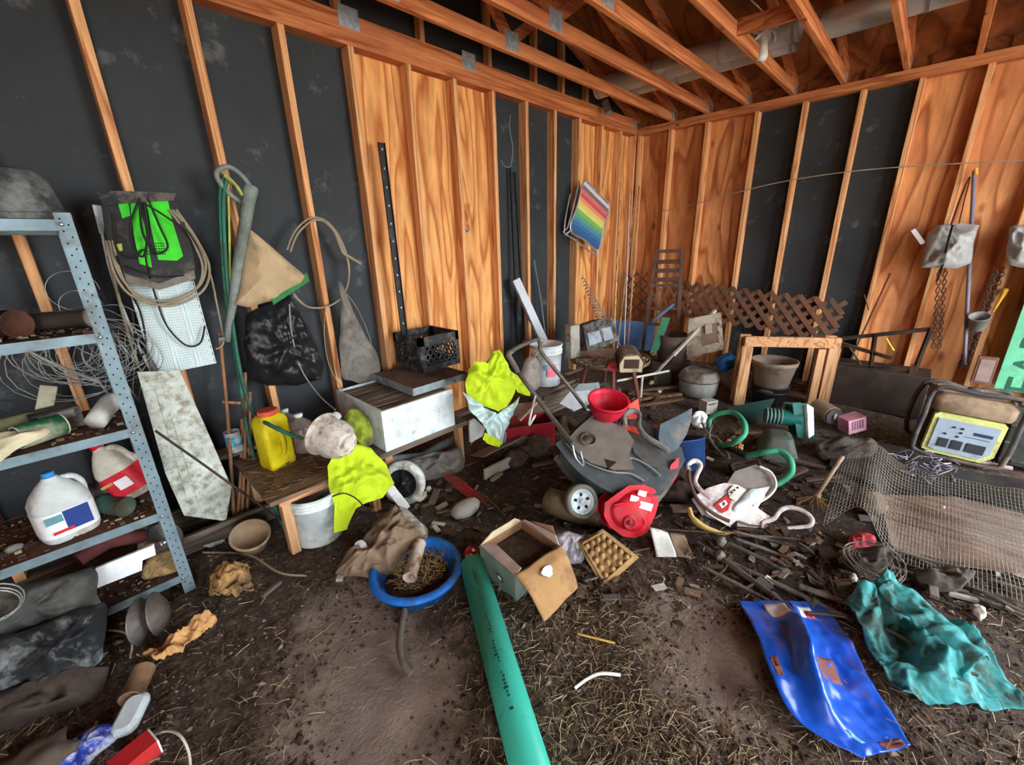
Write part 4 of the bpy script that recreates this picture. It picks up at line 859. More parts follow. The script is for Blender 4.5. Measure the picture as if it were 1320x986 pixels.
# stack: frame, white drawer box, galvanised slab, milk crate
YF = -.66
bx0, bx1 = W(497, 582, y=YF).x, W(586, 552, y=YF).x; bz0, bz1 = W(498, 582, y=YF).z, W(498, 528, y=YF).z
t = Thing('box_stand', ((bx0+bx1)/2, -.35, 0), 'low timber stand with pale legs carrying the white drawer box', 'stand')
q = MB(); q.box(((bx0+bx1)/2+.03, (YF-.03)/2, bz0-.02), (bx1-bx0+.16, -YF-.03+.02, .036)); t.part(q, 'stand_top', OLDW, bevel=.003)
for x, y in ((W(600, 600, y=YF-.02).x-.02, YF+.01), (bx0+.02, YF+.03), (bx0+.03, -.1), (bx1, -.1)):
    q = MB(); q.box((x, y, (bz0-.038)/2+.003), (.05, .045, bz0-.04)); t.part(q, 'leg', BARE, bevel=.003)
t = Thing('drawer_box', ((bx0+bx1)/2, YF/2, bz0), 'chipped white wooden drawer box with slatted top under the metal slab', 'box')
q = MB(); q.box(((bx0+bx1)/2, YF, (bz0+bz1)/2), (bx1-bx0, .02, bz1-bz0)); q.box(((bx0+bx1)/2, -.08, (bz0+bz1)/2), (bx1-bx0, .02, bz1-bz0))
for x in (bx0+.01, bx1-.01): q.box((x, (YF-.08)/2, (bz0+bz1)/2), (.02, -YF-.09, bz1-bz0))
t.part(q, 'box_side', C('paint_white_chipped', 214, 222, 222, rough=.6, dirt=.1, dirtcol=(110, 92, 76), dscale=12), bevel=.003)
for k in range(7):
    y_ = YF+.06+k*.075; q = MB(); q.box(((bx0+bx1)/2, y_, bz1-.012), (bx1-bx0-.05, .06, .016)); t.part(q, 'slat', OLDW, bevel=.002)
# slab with galvanised edge
sx0, sx1 = W(467, 494, y=-.12).x+.10, W(601, 496, y=-.58).x; sz = bz1+.002
t = Thing('metal_edged_slab', ((sx0+sx1)/2, -.33, sz), 'dirty wooden slab with crumpled galvanised edge on the drawer box', 'slab')
hh = W(540, 499, y=-.60).z-sz; hh = max(.03, min(.05, hh))
q = MB(); q.box(((sx0+sx1)/2, -.335, sz+hh/2), (sx1-sx0-.01, .52, hh-.004)); t.part(q, 'slab_core', C('slab_brown', 112, 92, 76, rough=.9, dirt=.4), bevel=.003)
for a, b_ in (((sx0, -.60), (sx1, -.60)), ((sx0, -.60), (sx0, -.07)), ((sx1, -.60), (sx1, -.07))):
    q = MB(); q.bar((*a, sz+hh/2+.003), (*b_, sz+hh/2+.003), .006, hh); t.part(q, 'metal_edge', C('edge_galv', 150, 162, 164, rough=.5, metal=.4, dirt=.35, bump=.6, bscale=30), bevel=.002)
cz = sz+hh+.006
# milk crate
c0x = W(546, 489, y=-.37).x; CWD = .335; CH = min(.29, max(.25, W(546, 440, y=-.37).z-cz))
t = Thing('milk_crate', (c0x+CWD/2, -.37+CWD/2, cz), 'black plastic milk crate with diamond lattice sides on the metal slab', 'crate')
MCB = C('crate_black', 44, 46, 48, rough=.45, dirt=.3, dirtcol=(112, 108, 102), dscale=12)
def crate_side(M):
    q = MB(); w_ = CWD
    q.box((0, 0, .02), (w_, .012, .04), M); q.box((0, 0, CH-.03), (w_, .014, .06), M)
    for s_ in (-1, 1): q.box((s_*(w_/2-.014), 0, CH/2), (.028, .014, CH), M)
    z0, z1 = .04, CH-.055; hh_ = z1-z0
    for k in range(-4, 10):
        for sg in (1, -1):
            xa = -w_/2+.028+k*.047; xb = xa+sg*hh_*.75; za, zb_ = z0, z1
            lo, hi = -w_/2+.02, w_/2-.02
            a, b_ = V((xa, 0, za)), V((xb, 0, zb_)); d = b_-a
            t0, t1 = 0, 1
            if d.x:
                ta, tb = (lo-a.x)/d.x, (hi-a.x)/d.x; t0, t1 = max(0, min(ta, tb)), min(1, max(ta, tb))
            if t1-t0 > .05: q.bar(a+d*t0, a+d*t1, .009, .0105, up=(0, 1, 0), M=M)
    return q
cx, cy = c0x+CWD/2, -.37+CWD/2
for k, (dx, dy, r) in enumerate(((0, -CWD/2, 0), (CWD/2, 0, 90), (0, CWD/2, 180), (-CWD/2, 0, 270))):
    t.part(crate_side(T((cx+dx, cy+dy, cz)) @ rot('Z', r)), 'side', MCB)
q = MB()
for k in range(8): q.box((cx-.14+k*.04, cy, cz+.006), (.008, CWD, .01)); q.box((cx, cy-.14+k*.04, cz+.006), (CWD, .008, .01))
t.part(q, 'base_grid', MCB)
# wheel with white tyre and scraps under the stand
def wheel(M, r, w_, tyre, hub, label, name='wheel', spokes=5):
    t = thing(name, M, label, 'wheel'); q = MB()
    q.lathe([(r*.66, -w_/2), (r*.9, -w_/2), (r, -w_*.3), (r, w_*.3), (r*.9, w_/2), (r*.66, w_/2), (r*.66, -w_/2)], 32); q.build('tyre', tyre, t)
    q = MB(); q.lathe([(.0001, w_*.25), (r*.14, w_*.28), (r*.16, w_*.1), (r*.58, w_*.05), (r*.62, w_*.42), (r*.67, w_*.42), (r*.67, -w_*.42), (.0001, -w_*.3)], 32); h_ = q.build('hub', hub, t)
    for k in range(spokes):
        q = MB(); q.box((r*.38, 0, w_*.14), (r*.42, r*.09, w_*.2), rot('Z', 360/spokes*k)); q.build('spoke', hub, h_)
    q = MB(); q.lathe([(.0001, w_*.36), (r*.08, w_*.34), (r*.09, w_*.2), (.0001, w_*.2)], 12); q.build('axle_cap', BLKD, h_)
    return t
wheel(zframe(W(520, 622, z=.13), (-.75, -.6, .25)), .135, .05, WHITED, C('hub_black', 30, 30, 32, rough=.5, dirt=.15), 'wheel with grimy white tyre and black hub beside neon rag')
q = MB(); a, b_ = W(502, 628, z=.20), W(524, 656, z=.05); q.bar(a, b_, .05, .02, up=tocam(a)); solo(q, 'white_plastic_tab', WHITE, 'white plastic strip hanging below the neon rag', 'strip', bevel=.004)
for k, (px_, py_, rad, lab) in enumerate(((541, 640, (.05, .035, .02), 'pale cracked eggshell-like scrap lying near the white wheel'), (552, 630, (.02, .02, .018), 'small pale stone next to the cracked scrap'))):
    q = MB(); q.blob(W(px_, py_, z=rad[2]), rad, 40+k, amp=.2); solo(q, 'pale_scrap', C('scrap_pale', 186, 172, 150, rough=.7, dirt=.2), lab, 'scrap')
# heap of rags below the stand
q = MB(); P0 = W(565, 610, z=.10)
puff(q, [(505, 600), (530, 590), (560, 585), (592, 578), (598, 605), (575, 615), (545, 618), (520, 612)], P0, (-.3, -.8, .6), .12, back=.7, seed=41, amp=.03, freq=7)
for v_ in q.v: v_.z = max(v_.z, .006)
solo(q, 'rag_heap', C('rag_grey', 96, 92, 86, rough=.9, var=.35, dirt=.4, bump=.6), 'heap of grey muddy rags under the timber stand', 'rags')
q = MB(); q.tube(wpts([(492, 594, 'y', -.62), (545, 588, 'y', -.60), (590, 562, 'y', -.58)]), .028, 12); solo(q, 'grey_pipe', C('pipe_grey', 96, 104, 106, rough=.5, dirt=.4), 'grey pipe lying across under the timber stand', 'pipe')

# ---- hi-vis vest hung at the stand corner
P0 = W(640, 500, y=-.86)
t = Thing('hivis_vest', W(645, 575, y=-.86), 'neon yellow safety vest with silver bands slung over the stand corner', 'vest')
q = MB(); puff(q, [(603, 478), (612, 466), (632, 468), (634, 455), (644, 452), (652, 464), (660, 478), (664, 505), (652, 525), (642, 532), (622, 520), (604, 512), (600, 495)], P0, (-.15, -.9, .3), .05, back=.7, seed=51, amp=.028, freq=7, rings=14, m=9, power=.8, round_=False, fold=(644, 455, 5, .03)); t.part(q, 'vest_body', NEON)
SILV = C('reflective_silver', 186, 212, 210, rough=.4, metal=.2, var=.12, dirt=.15)
q = MB(); puff(q, [(596, 505), (612, 520), (640, 534), (660, 520), (672, 512), (660, 535), (652, 555), (648, 572), (636, 572), (622, 545), (606, 528)], P0+V((0, -.01, 0)), (-.15, -.9, .3), .03, back=.5, seed=52, amp=.016, freq=9, power=.8, round_=False, fold=(640, 520, 6, .025)); t.part(q, 'silver_band', SILV)
q = MB(); puff(q, [(624, 558), (634, 562), (646, 570), (644, 577), (630, 572), (622, 566)], P0+V((0, -.03, 0)), (-.15, -.9, .3), .018, seed=53, amp=.016, round_=False, fold=(630, 556, 5, .015)); t.part(q, 'vest_hem', NEON)
q = MB(); puff(q, [(658, 478), (672, 486), (684, 498), (682, 510), (668, 506), (660, 498)], P0+V((.01, .01, 0)), (-.15, -.9, .3), .018, seed=54, amp=.016, round_=False, fold=(660, 480, 5, .015)); t.part(q, 'collar', NEON)
q = MB(); P0 = W(610, 560, y=-.70); trace(q, [(606, 543), (612, 540), (625, 552), (622, 562), (607, 570)], P0, (-.2, -1, .2), .02); solo(q, 'white_panel_scrap', WHITE, 'white plastic panel scrap behind the timber stand leg', 'scrap', bevel=.002)
q = MB(); a, b_ = W(624, 612, z=.05), W(672, 588, z=.05); q.bar(a, b_, .02, .075, up=(0, 0, 1)); solo(q, 'painted_board', C('board_pale', 168, 164, 152, rough=.8, dirt=.35), 'short pale painted board standing on edge in the dirt', 'board', bevel=.003)
q = MB(); a, b_ = W(615, 588, z=.10), W(668, 562, z=.12); q.bar(a, b_, .16, .012, up=(.3, .3, 1)); solo(q, 'grey_board', OLDW, 'grey weathered board lying behind the pale painted board', 'board', bevel=.003)
# tight mesh strip and oval stone
P0, nn = W(615, 640, z=.025), V((-.2, -.3, 1)); c4 = [hit(*p, P0, nn) for p in ((570, 613), (582, 610), (658, 668), (640, 672))]
q = MB()
for i in range(31):
    u = i/30; q.bar(c4[0].lerp(c4[3], u), c4[1].lerp(c4[2], u), .0025, .0025)
for i in range(5):
    u = i/4; q.bar(c4[0].lerp(c4[1], u), c4[3].lerp(c4[2], u), .003, .003)
solo(q, 'red_mesh_strip', C('mesh_red', 172, 44, 40, rough=.6, dirt=.25), 'strip of red plastic mesh half buried in the dirt', 'mesh')
q = MB(); q.blob(W(600, 655, z=.045), (.10, .055, .048), 61, amp=.05); ob = solo(q, 'oval_stone', C('stone_grey', 142, 136, 126, rough=.85, dirt=.35), 'smooth grey oval stone lying on the red mesh', 'stone')
# ================================================================== middle heap
# five gallon pail, grey scoop
zp = W(700, 497, y=-.48).z
q = MB(); q.box((W(706, 497, y=-.45).x, -.38, zp/2), (.62, .42, zp-.01)); q.box((W(706, 497, y=-.45).x, -.60, zp*.6), (.5, .03, zp*.5))
solo(q, 'old_crate', OLDW, 'old weathered wooden crate carrying the paint pail', 'crate', bevel=.004)
p = W(706, 495, y=-.48)
t = pail(T((p.x, -.46, zp)), .145, W(712, 443, y=-.46).z-zp+.02, C('pail_white', 206, 212, 212, rough=.45, dirt=.22), 'white paint pail with pink label on old crate below white post', ribs=2, handle=(-.10, -.12))
q = MB()
for a0, a1, z0, z1, mi in ((3.9, 4.5, .10, .22, 0), (3.7, 3.95, .17, .22, 1)):
    n_ = 8; rows = []
    for z in (z0, z1): rows.append([((.132+.018*z/.36+.0025)*math.cos(a0+(a1-a0)*k/n_), (.132+.018*z/.36+.0025)*math.sin(a0+(a1-a0)*k/n_), z) for k in range(n_+1)])
    q.sheet(rows, mi=mi)
q.build('label', [C('label_pink', 222, 120, 140), C('label_teal2', 70, 150, 150)], t)
q = MB(); puff(q, [(672, 478), (678, 463), (690, 460), (696, 475), (694, 500), (680, 502), (672, 492)], W(684, 480, y=-.70), (-.2, -1, .3), .05, seed=60, amp=.006); q.tube(wpts([(688, 462, 'y', -.7), (695, 450, 'y', -.66), (700, 440, 'y', -.62)]), .006, 6)
solo(q, 'grey_scoop', C('scoop_grey', 132, 124, 114, rough=.6, dirt=.35), 'grey brown rounded scoop leaning on the paint pail', 'scoop')
# red tool box open
P = W(690, 560, z=.12)
t = Thing('red_tool_box', (P.x, P.y, 0), 'red metal tool box standing open behind the mower handle', 'tool box')
F = frame((P.x, P.y+.1, .11), (.86, -.5, 0)); q = MB(); q.box((0, -.1, 0), (.40, .012, .2), F); q.box((0, .1, 0), (.40, .012, .2), F)
for s_ in (-1, 1): q.box((s_*.2, 0, 0), (.012, .2, .2), F)
q.box((0, 0, -.095), (.4, .2, .01), F); t.part(q, 'tray', C('red_dark', 128, 20, 32, rough=.45, dirt=.2), bevel=.003)
q = MB(); q.box((.02, .12, .12), (.36, .02, .15), F); t.part(q, 'inner_lid', C('inside_brown', 104, 82, 64, rough=.7), bevel=.004)
q = MB(); q.bar(F @ V((-.05, .02, .1)), F @ V((.12, .07, .22)), .05, .02); t.part(q, 'wooden_handle', C('wood_grey', 150, 128, 104), bevel=.004)
q = MB(); q.tube([F @ V((-.19, -.12, .08)), F @ V((-.21, -.15, -.0)), F @ V((-.16, -.15, -.08))], .01, 6); t.part(q, 'latch', GREYP)

# ---- the mower
P0 = W(800, 580, z=.34); n_ = V((-.30, -.34, .89)).normalized()
t = Thing('lawn_mower', W(800, 650, z=0), 'upturned dusty lawn mower with black deck, red shrouds and folded handle', 'lawn mower')
MGR = C('mower_black_dusty', 78, 84, 86, rough=.55, dirt=.3, dirtcol=(122, 112, 100), dscale=4)
MGR2 = C('mower_slate', 66, 80, 88, rough=.45, dirt=.3, dirtcol=(128, 120, 108), dscale=7)
q = MB(); trace(q, [(722, 573), (742, 556), (764, 533), (790, 532), (818, 540), (846, 556), (874, 578), (878, 592), (866, 612), (848, 634), (832, 632), (806, 638), (776, 624), (752, 608), (738, 594)], P0, n_, .15); deck = t.part(q, 'deck', MGR, bevel=.022, seg=3)
q = MB(); trace(q, [(734, 572), (744, 560), (766, 540), (790, 540), (800, 552), (812, 572), (806, 590), (812, 606), (790, 606), (762, 598), (748, 588)], P0, n_, .05, lift=.03); t.part(q, 'motor_cover', C('cover_dust', 112, 106, 98, rough=.8, dirt=.35, dirtcol=(132, 116, 100), dscale=3), deck, bevel=.015, seg=3)
c = hit(757, 571, P0, n_)+n_*.03
q = MB(); q.lathe([(.0001, .012), (.02, .012), (.03, .0), (.036, 0), (.04, .012), (.048, .012), (.05, -.01)], 24, zframe(c+n_*.002, n_)); t.part(q, 'motor_knob', C('knob_dust', 122, 116, 106, rough=.7, dirt=.4), deck)
q = MB(); F = zframe(hit(784, 600, P0, n_)+n_*.032, n_, hit(790, 590, P0, n_)-hit(780, 600, P0, n_)); q.add([(0, .03, .001), (-.035, -.02, .001), (.03, -.025, .001)], [(0, 1, 2)], M=F); q.prism([(0, .032), (-.038, -.022), (.033, -.028)], -.02, 0, M=F); t.part(q, 'recess', C('dark_brown_gap', 52, 34, 28, rough=.9), deck)
for k in range(9):
    a, b_ = hit(770+k*4.2, 536+k*.6, P0, n_)+n_*.036, hit(766+k*4.2, 545+k*.8, P0, n_)+n_*.036
    q = MB(); q.bar(a, b_, .006, .008, up=n_); t.part(q, 'vent_slot', HOLE, deck)
q = MB(); q.tube(cr([hit(x, y, P0, n_)+n_*.012 for x, y in ((730, 573), (745, 590), (765, 602), (790, 610), (812, 612), (830, 622))], 5), .006, 6); q.tube(cr([hit(x, y, P0, n_)+n_*.012 for x, y in ((790, 607), (812, 592), (835, 602), (850, 615))], 5), .006, 6); t.part(q, 'deck_ridge', C('ridge_grey', 140, 142, 138, rough=.6), deck)
# discharge lip and dark chute guard
q = MB(); P1 = hit(850, 575, P0, n_)+n_*.05
trace(q, [(850, 562), (852, 548), (868, 540), (882, 533), (891, 528), (890, 542), (884, 560), (872, 578), (862, 584), (852, 576)], P1, V((-.55, -.65, .45)), .018); t.part(q, 'chute_guard', MGR2, bevel=.005)
q = MB(); q.tube(cr([hit(x, y, P1, n_) for x, y in ((806, 548), (806, 535), (815, 529), (824, 534), (823, 548), (832, 562), (848, 572), (862, 582))], 6), .016, 10, flat=.6); t.part(q, 'discharge_rim', C('rim_grey', 128, 128, 122, rough=.55, dirt=.35), deck)
q = MB(); trace(q, [(808, 545), (818, 534), (824, 552), (838, 566), (862, 584), (850, 605), (835, 600), (818, 585), (812, 566)], P0, n_, .02, lift=.012); t.part(q, 'chute_floor', C('chute_slate', 84, 84, 82, rough=.7, dirt=.4), deck, bevel=.004)
# red shroud with stickers
P2 = W(818, 662, z=.13); n2 = V((-.5, -.75, .42)).normalized()
q = MB(); trace(q, [(783, 650), (796, 640), (812, 629), (830, 628), (842, 633), (846, 648), (842, 662), (832, 684), (818, 690), (804, 688), (788, 676), (782, 664)], P2, n2, .11); sh_ = t.part(q, 'red_shroud', RED, bevel=.014, seg=3)
q = MB(); puff(q, [(787, 654), (798, 644), (815, 633), (838, 637), (841, 650), (828, 680), (812, 685), (792, 674)], P2, n2, .028, back=.1, seed=56, amp=.003); t.part(q, 'shroud_dome', RED, sh_)
q = MB(); q.lathe([(.0001, .040), (.010, .040), (.012, .028), (.024, .026), (.028, .034), (.034, .034), (.038, .01)], 22, zframe(hit(808, 672, P2, n2)+n2*.002, n2)); t.part(q, 'shroud_boss', C('boss_red', 150, 26, 36, rough=.5, dirt=.25, dirtcol=(150, 110, 100)), sh_)
for k, s_ in enumerate((((821, 631), (831, 633), (829, 640), (819, 637)), ((811, 637), (821, 640), (819, 648), (809, 644)), ((823, 645), (839, 649), (836, 658), (820, 653)))):
    q = MB(); trace(q, s_, P2, n2, .02, lift=.026); st = t.part(q, 'sticker', LWHITE, sh_)
    
q = MB(); q.tube(cr([hit(x, y, P2, n2)+n2*.024 for x, y in ((789, 650), (806, 648), (822, 660), (830, 676))], 5), .004, 6); t.part(q, 'shroud_ridge', REDK, sh_)
q = MB(); trace(q, [(866, 600), (874, 592), (872, 612), (866, 622), (860, 620)], hit(866, 605, P0, n_), V((-.5, -.75, .42)), .05); t.part(q, 'red_trim', RED, bevel=.006)
q = MB(); trace(q, [(752, 610), (776, 626), (800, 640), (790, 650), (776, 644), (766, 632)], W(775, 632, z=.15), n2, .08); t.part(q, 'red_skirt', C('red_maroon', 120, 20, 40, rough=.5, dirt=.3), bevel=.006)
def part_wheel(T_, F, r, w_):
    q = MB(); q.lathe([(r*.72, -w_/2), (r*.93, -w_/2), (r, -w_*.3), (r, w_*.3), (r*.93, w_/2), (r*.72, w_/2), (r*.72, -w_/2)], 30, F); wh = T_.part(q, 'wheel', C('tyre_grey', 108, 104, 98, rough=.8, dirt=.35))
    q = MB(); q.lathe([(.0001, w_*.42), (r*.12, w_*.42), (r*.15, w_*.2), (r*.6, w_*.25), (r*.66, w_*.45), (r*.73, w_*.45), (r*.73, -w_*.4), (.0001, -w_*.4)], 30, F); hb = T_.part(q, 'hub', C('hub_silver', 182, 194, 196, rough=.45, metal=.2, dirt=.2), wh)
    for k in range(5):
        q = MB(); q.box((r*.4, 0, w_*.24), (r*.2, r*.18, w_*.12), F @ rot('Z', 72*k)); T_.part(q, 'hub_slot', HOLE, wh, bevel=.003)
part_wheel(t, zframe(W(749, 646, z=.165), (-.45, -.75, .45)), .092, .05)
part_wheel(t, zframe(W(862, 640, z=.10)+V((.08, .12, 0)), (.75, -.6, .2)), .092, .05)
# handle
hp = wpts([(738, 572, 'y', -1.62), (715, 543, 'y', -1.45), (690, 510, 'y', -1.30), (668, 480, 'y', -1.18), (655, 458, 'y', -1.12), (660, 452, 'y', -1.10), (675, 444, 'y', -1.06), (692, 438, 'y', -1.03), (696, 444, 'y', -1.03), (697, 452, 'y', -1.04), (712, 472, 'y', -1.10), (735, 500, 'y', -1.18), (756, 528, 'y', -1.28)])
q = MB(); q.tube(cr(hp, 5), .0135, 10); hd = t.part(q, 'handle_bar', C('handle_grey', 104, 100, 94, rough=.5, metal=.3, dirt=.4))
q = MB(); q.tube(hp[3:6], .018, 10); t.part(q, 'grip', BLKD, hd)
q = MB(); q.tube([hp[12], hp[12]+V((.03, -.02, -.01)), hp[12]+V((.03, -.04, .02))], .009, 8); t.part(q, 'clamp', GALV, hd)
q = MB(); q.tube(cr(wpts([(690, 510, 'y', -1.31), (684, 535, 'y', -1.36), (682, 548, 'y', -1.38), (690, 535, 'y', -1.36)]), 4), .006, 6); t.part(q, 'wire_hook', WHITED, hd)
q = MB(); q.tube(cr(wpts([(738, 574, 'y', -1.63), (742, 590, 'y', -1.66), (752, 600, 'y', -1.68), (748, 582, 'y', -1.64)]), 4), .006, 6); t.part(q, 'hinge_bracket', GALV, hd)
# red round feed pan and orange wedge resting on the mower
c = W(783, 524, z=.53); dirn = V((-.15, -.2, .95))
q = MB(); q.lathe([(.0001, -.06), (.085, -.06), (.09, -.055), (.115, .02), (.12, .045), (.126, .046), (.126, .054), (.114, .054), (.108, .02), (.085, -.048), (.0001, -.05)], 34, zframe(c, dirn)); solo(q, 'red_feed_pan', C('pan_red', 206, 36, 60, rough=.4, dirt=.12, dirtcol=(140, 50, 50)), 'bright red round plastic pan resting on the mower deck', 'pan')
q = MB(); trace(q, [(812, 522), (822, 515), (826, 545), (822, 552), (810, 540)], W(818, 535, z=.47), V((-.6, -.7, .3)), .07); trace(q, [(802, 548), (824, 552), (828, 560), (806, 552)], W(818, 545, z=.44), V((-.3, -.4, .9)), .05); solo(q, 'orange_red_wedge', C('wedge_orange', 226, 84, 70, rough=.5, dirt=.15), 'orange red plastic wedge beside the red pan on mower', 'plastic piece', bevel=.004)
# muddy barrel under the mower, boot-like
q = MB(); A, B = W(706, 645, z=.06), W(775, 668, z=.05); q.tube([A-(B-A)*.08, A, A.lerp(B, .3), A.lerp(B, .7), B], [.015, .075, .08, .07, .045], 20); 
for v_ in q.v: v_.z = max(v_.z, .004)
solo(q, 'muddy_drum', C('drum_tan', 128, 108, 84, rough=.85, dirt=.45, dirtcol=(74, 58, 46)), 'muddy tan drum lying half buried behind the mower wheel', 'drum')
# dark roundish lumps behind
for k, (px_, py_, rad, lab) in enumerate(((690, 575, (.12, .10, .08), 'dark muddy lump in front of the red tool box'), (665, 590, (.09, .08, .07), 'smaller dark muddy lump beside the pale painted board'), (720, 560, (.1, .1, .06), 'flat dark muddy lump behind the mower deck'))):
    q = MB(); q.blob(W(px_, py_, z=rad[2]*.7), rad, 70+k, amp=.2, flatz=rad[2]*.7); solo(q, 'muddy_lump', SOIL, lab, 'lump')
for k, (px_, py_, c_, lab) in enumerate(((740, 515, (196, 200, 206), 'white scrap sheet leaning behind the red pan'), (752, 505, (150, 160, 160), 'grey scrap sheet leaning behind the red pan'))):
    q = MB(); P = W(px_, py_, z=.30); trace(q, [(px_-18, py_+5), (px_-5, py_-10), (px_+20, py_-12), (px_+22, py_+4), (px_, py_+14)], P, V((-.3, -.5, .8)), .012); solo(q, 'scrap_sheet', C('sheet_%d' % k, *c_, rough=.5, dirt=.3), lab, 'sheet', bevel=.002)

# ---- round table with gravel, boxes on it
c = W(786, 462, z=.46); TR = .36
t = Thing('round_table', (c.x, c.y, 0), 'low round table with rusty rim covered in gravel and junk', 'table')
q = MB(); q.lathe([(.0001, .44), (TR-.02, .44), (TR, .445), (TR, .47), (TR-.012, .47), (TR-.014, .46), (.0001, .46)], 40, T((c.x, c.y, 0))); t.part(q, 'table_top', C('table_rusty', 118, 92, 74, rough=.8, dirt=.4))
for k in range(4):
    a = .7+k*math.pi/2; q = MB(); q.tube([(c.x+.2*math.cos(a), c.y+.2*math.sin(a), .44), (c.x+.30*math.cos(a), c.y+.30*math.sin(a), .005)], .02, 8); t.part(q, 'leg', C('leg_redbrown', 112, 66, 52, rough=.7))
q = MB()
for k in range(620):
    a, r = RND.uniform(2.4, 5.4), TR*.93*math.sqrt(RND.random()); s_ = RND.uniform(.006, .014)
    q.box((c.x+r*math.cos(a), c.y+r*math.sin(a), .462+s_*.4), (s_*1.4, s_, s_), rot('Z', 0), k % 3)
solo(q, 'gravel', [C('gravel_a', 150, 136, 118), C('gravel_b', 112, 98, 84), C('gravel_c', 186, 172, 150)], 'coarse gravel spread over the round table top', 'gravel', kind='stuff')
# striped lunch-box-like carrier
F = frame(W(812, 462, z=.55)+V((.02, .02, -.01)), (.75, .62, .1)); t = Thing('striped_basket', F.translation-V((0, 0, .08)), 'cream ribbed basket tipped on the round table', 'basket'); q = MB()
q.prism([(-.09, -.075), (.09, -.075), (.095, .0), (.06, .065), (-.05, .07), (-.092, .01)], -.12, .12, M=F @ rot('Z', 90) @ rot('X', 90)); t.part(q, 'shell', C('basket_cream', 196, 178, 146, rough=.7, dirt=.4), bevel=.015)
for k in range(5):
    q = MB(); q.tube(cr([F @ V((.122*sx, yy, zz)) if False else F @ V((-.1+k*.05, yy, zz)) for yy, zz in ((-.095, -.06), (-.099, .005), (-.055, .075), (.05, .08), (.096, .015), (.093, -.06))], 4), .006, 6); t.part(q, 'rib', C('rib_dark', 78, 66, 56))
q = MB(); q.box((-.122, 0, 0), (.004, .12, .08), F); t.part(q, 'dark_mouth', C('mouth_dark', 70, 48, 40, rough=.9))
q = MB(); puff(q, [(783, 470), (795, 464), (810, 466), (814, 473), (800, 478), (786, 476)], W(798, 472, z=.475), V((-.2, -.3, .9)), .02, seed=71, amp=.01); solo(q, 'red_rag', C('rag_red', 190, 66, 76, rough=.8, dirt=.25), 'small red rag on the gravel of the round table', 'rag')
# pale foam block and black appliance standing behind the table
zt_ = .46
q = MB(); F = frame(W(738, 438, y=-.62)+V((0, 0, -.01)), (1, -.35, .05)); q.box((0, 0, 0), (.10, .09, .30), F); solo(q, 'foam_block', C('foam_grey', 158, 156, 144, rough=.9, var=.25, dirt=.35, bump=.6), 'grey pitted foam block standing at the round table edge', 'block', bevel=.006)
t = Thing('black_appliance', W(775, 450, y=-.58), 'black dusty appliance with square panels and coil spring on round table', 'appliance')
P = W(772, 430, y=-.62); nn = V((-.35, -.9, .2)); q = MB(); trace(q, [(752, 420), (775, 412), (790, 410), (797, 438), (775, 448), (758, 452)], P, nn, .16); bd = t.part(q, 'casing', BLKD, bevel=.006)
q = MB(); trace(q, [(757, 430), (772, 426), (776, 440), (760, 446)], P, nn, .004, lift=.005); t.part(q, 'panel_plate', C('panel_grey', 146, 154, 162, rough=.5, dirt=.4, dirtcol=(60, 58, 56)), bd)
q = MB(); trace(q, [(775, 424), (787, 421), (791, 436), (779, 440)], P, nn, .004, lift=.005); t.part(q, 'panel_plate', C('panel_grey', 146, 154, 162), bd)
q = MB(); sp0, sp1 = W(750, 356, y=-.50), W(776, 412, y=-.58); ax = (sp1-sp0); N_ = 120; F = zframe(sp0, ax)
q.tube([F @ V(((.012+.034*k/N_)*math.cos(k*.75), (.012+.034*k/N_)*math.sin(k*.75), ax.length*k/N_)) for k in range(N_)], .005, 5); t.part(q, 'coil_spring', C('spring_pale', 170, 152, 130, rough=.6, dirt=.3))
q = MB(); q.tube(wpts([(778, 408, 'y', -.62), (800, 446, 'y', -.66)]), .007, 6); t.part(q, 'stay_rod', WIRED)
# blue bin sheet behind table
P = W(815, 430, y=-.30); q = MB(); trace(q, [(783, 412), (845, 416), (840, 448), (836, 452), (792, 446)], P, V((-.5, -.85, .1)), .012); trace(q, [(783, 412), (845, 416), (845, 420), (783, 416)], P, V((-.5, -.85, .1)), .03, lift=.012); 
solo(q, 'bin_sheet', C('panel_blue', 74, 112, 160, rough=.4, dirt=.12), 'blue plastic bin sheet standing behind the round table', 'sheet', bevel=.002)
q = MB(); P = W(833, 429, y=-.31); trace(q, [(832, 426), (837, 427), (836, 433), (831, 432)], P, V((-.5, -.85, .1)), .004, lift=.006); solo(q, 'white_emblem_tag', LWHITE, 'small white tag stuck on the blue bin sheet', 'tag')
q = MB(); a, b_ = W(868, 392, x=-.5), W(838, 416, x=-.75); q.tube([a, b_], .022, 10); solo(q, 'blue_grey_tube', C('tube_bluegrey', 84, 96, 120, rough=.5), 'blue grey tube slanting behind the green board', 'tube')
q = MB(); P = W(850, 435, x=-.85); trace(q, [(854, 409), (864, 410), (848, 452), (838, 455)], P, V((-.8, -.5, .15)), .02); solo(q, 'green_board', C('board_green', 52, 112, 84, rough=.6, dirt=.2), 'narrow dark green board leaning behind the round table', 'board', bevel=.002)
# ================================================================== right wall and far corner
X = lambda s: [(a, b_, 'x', c_) for a, b_, c_ in s]
LATW = C('lattice_brown', 112, 76, 56, rough=.75, var=.25, dirt=.3, dirtcol=(92, 74, 62))
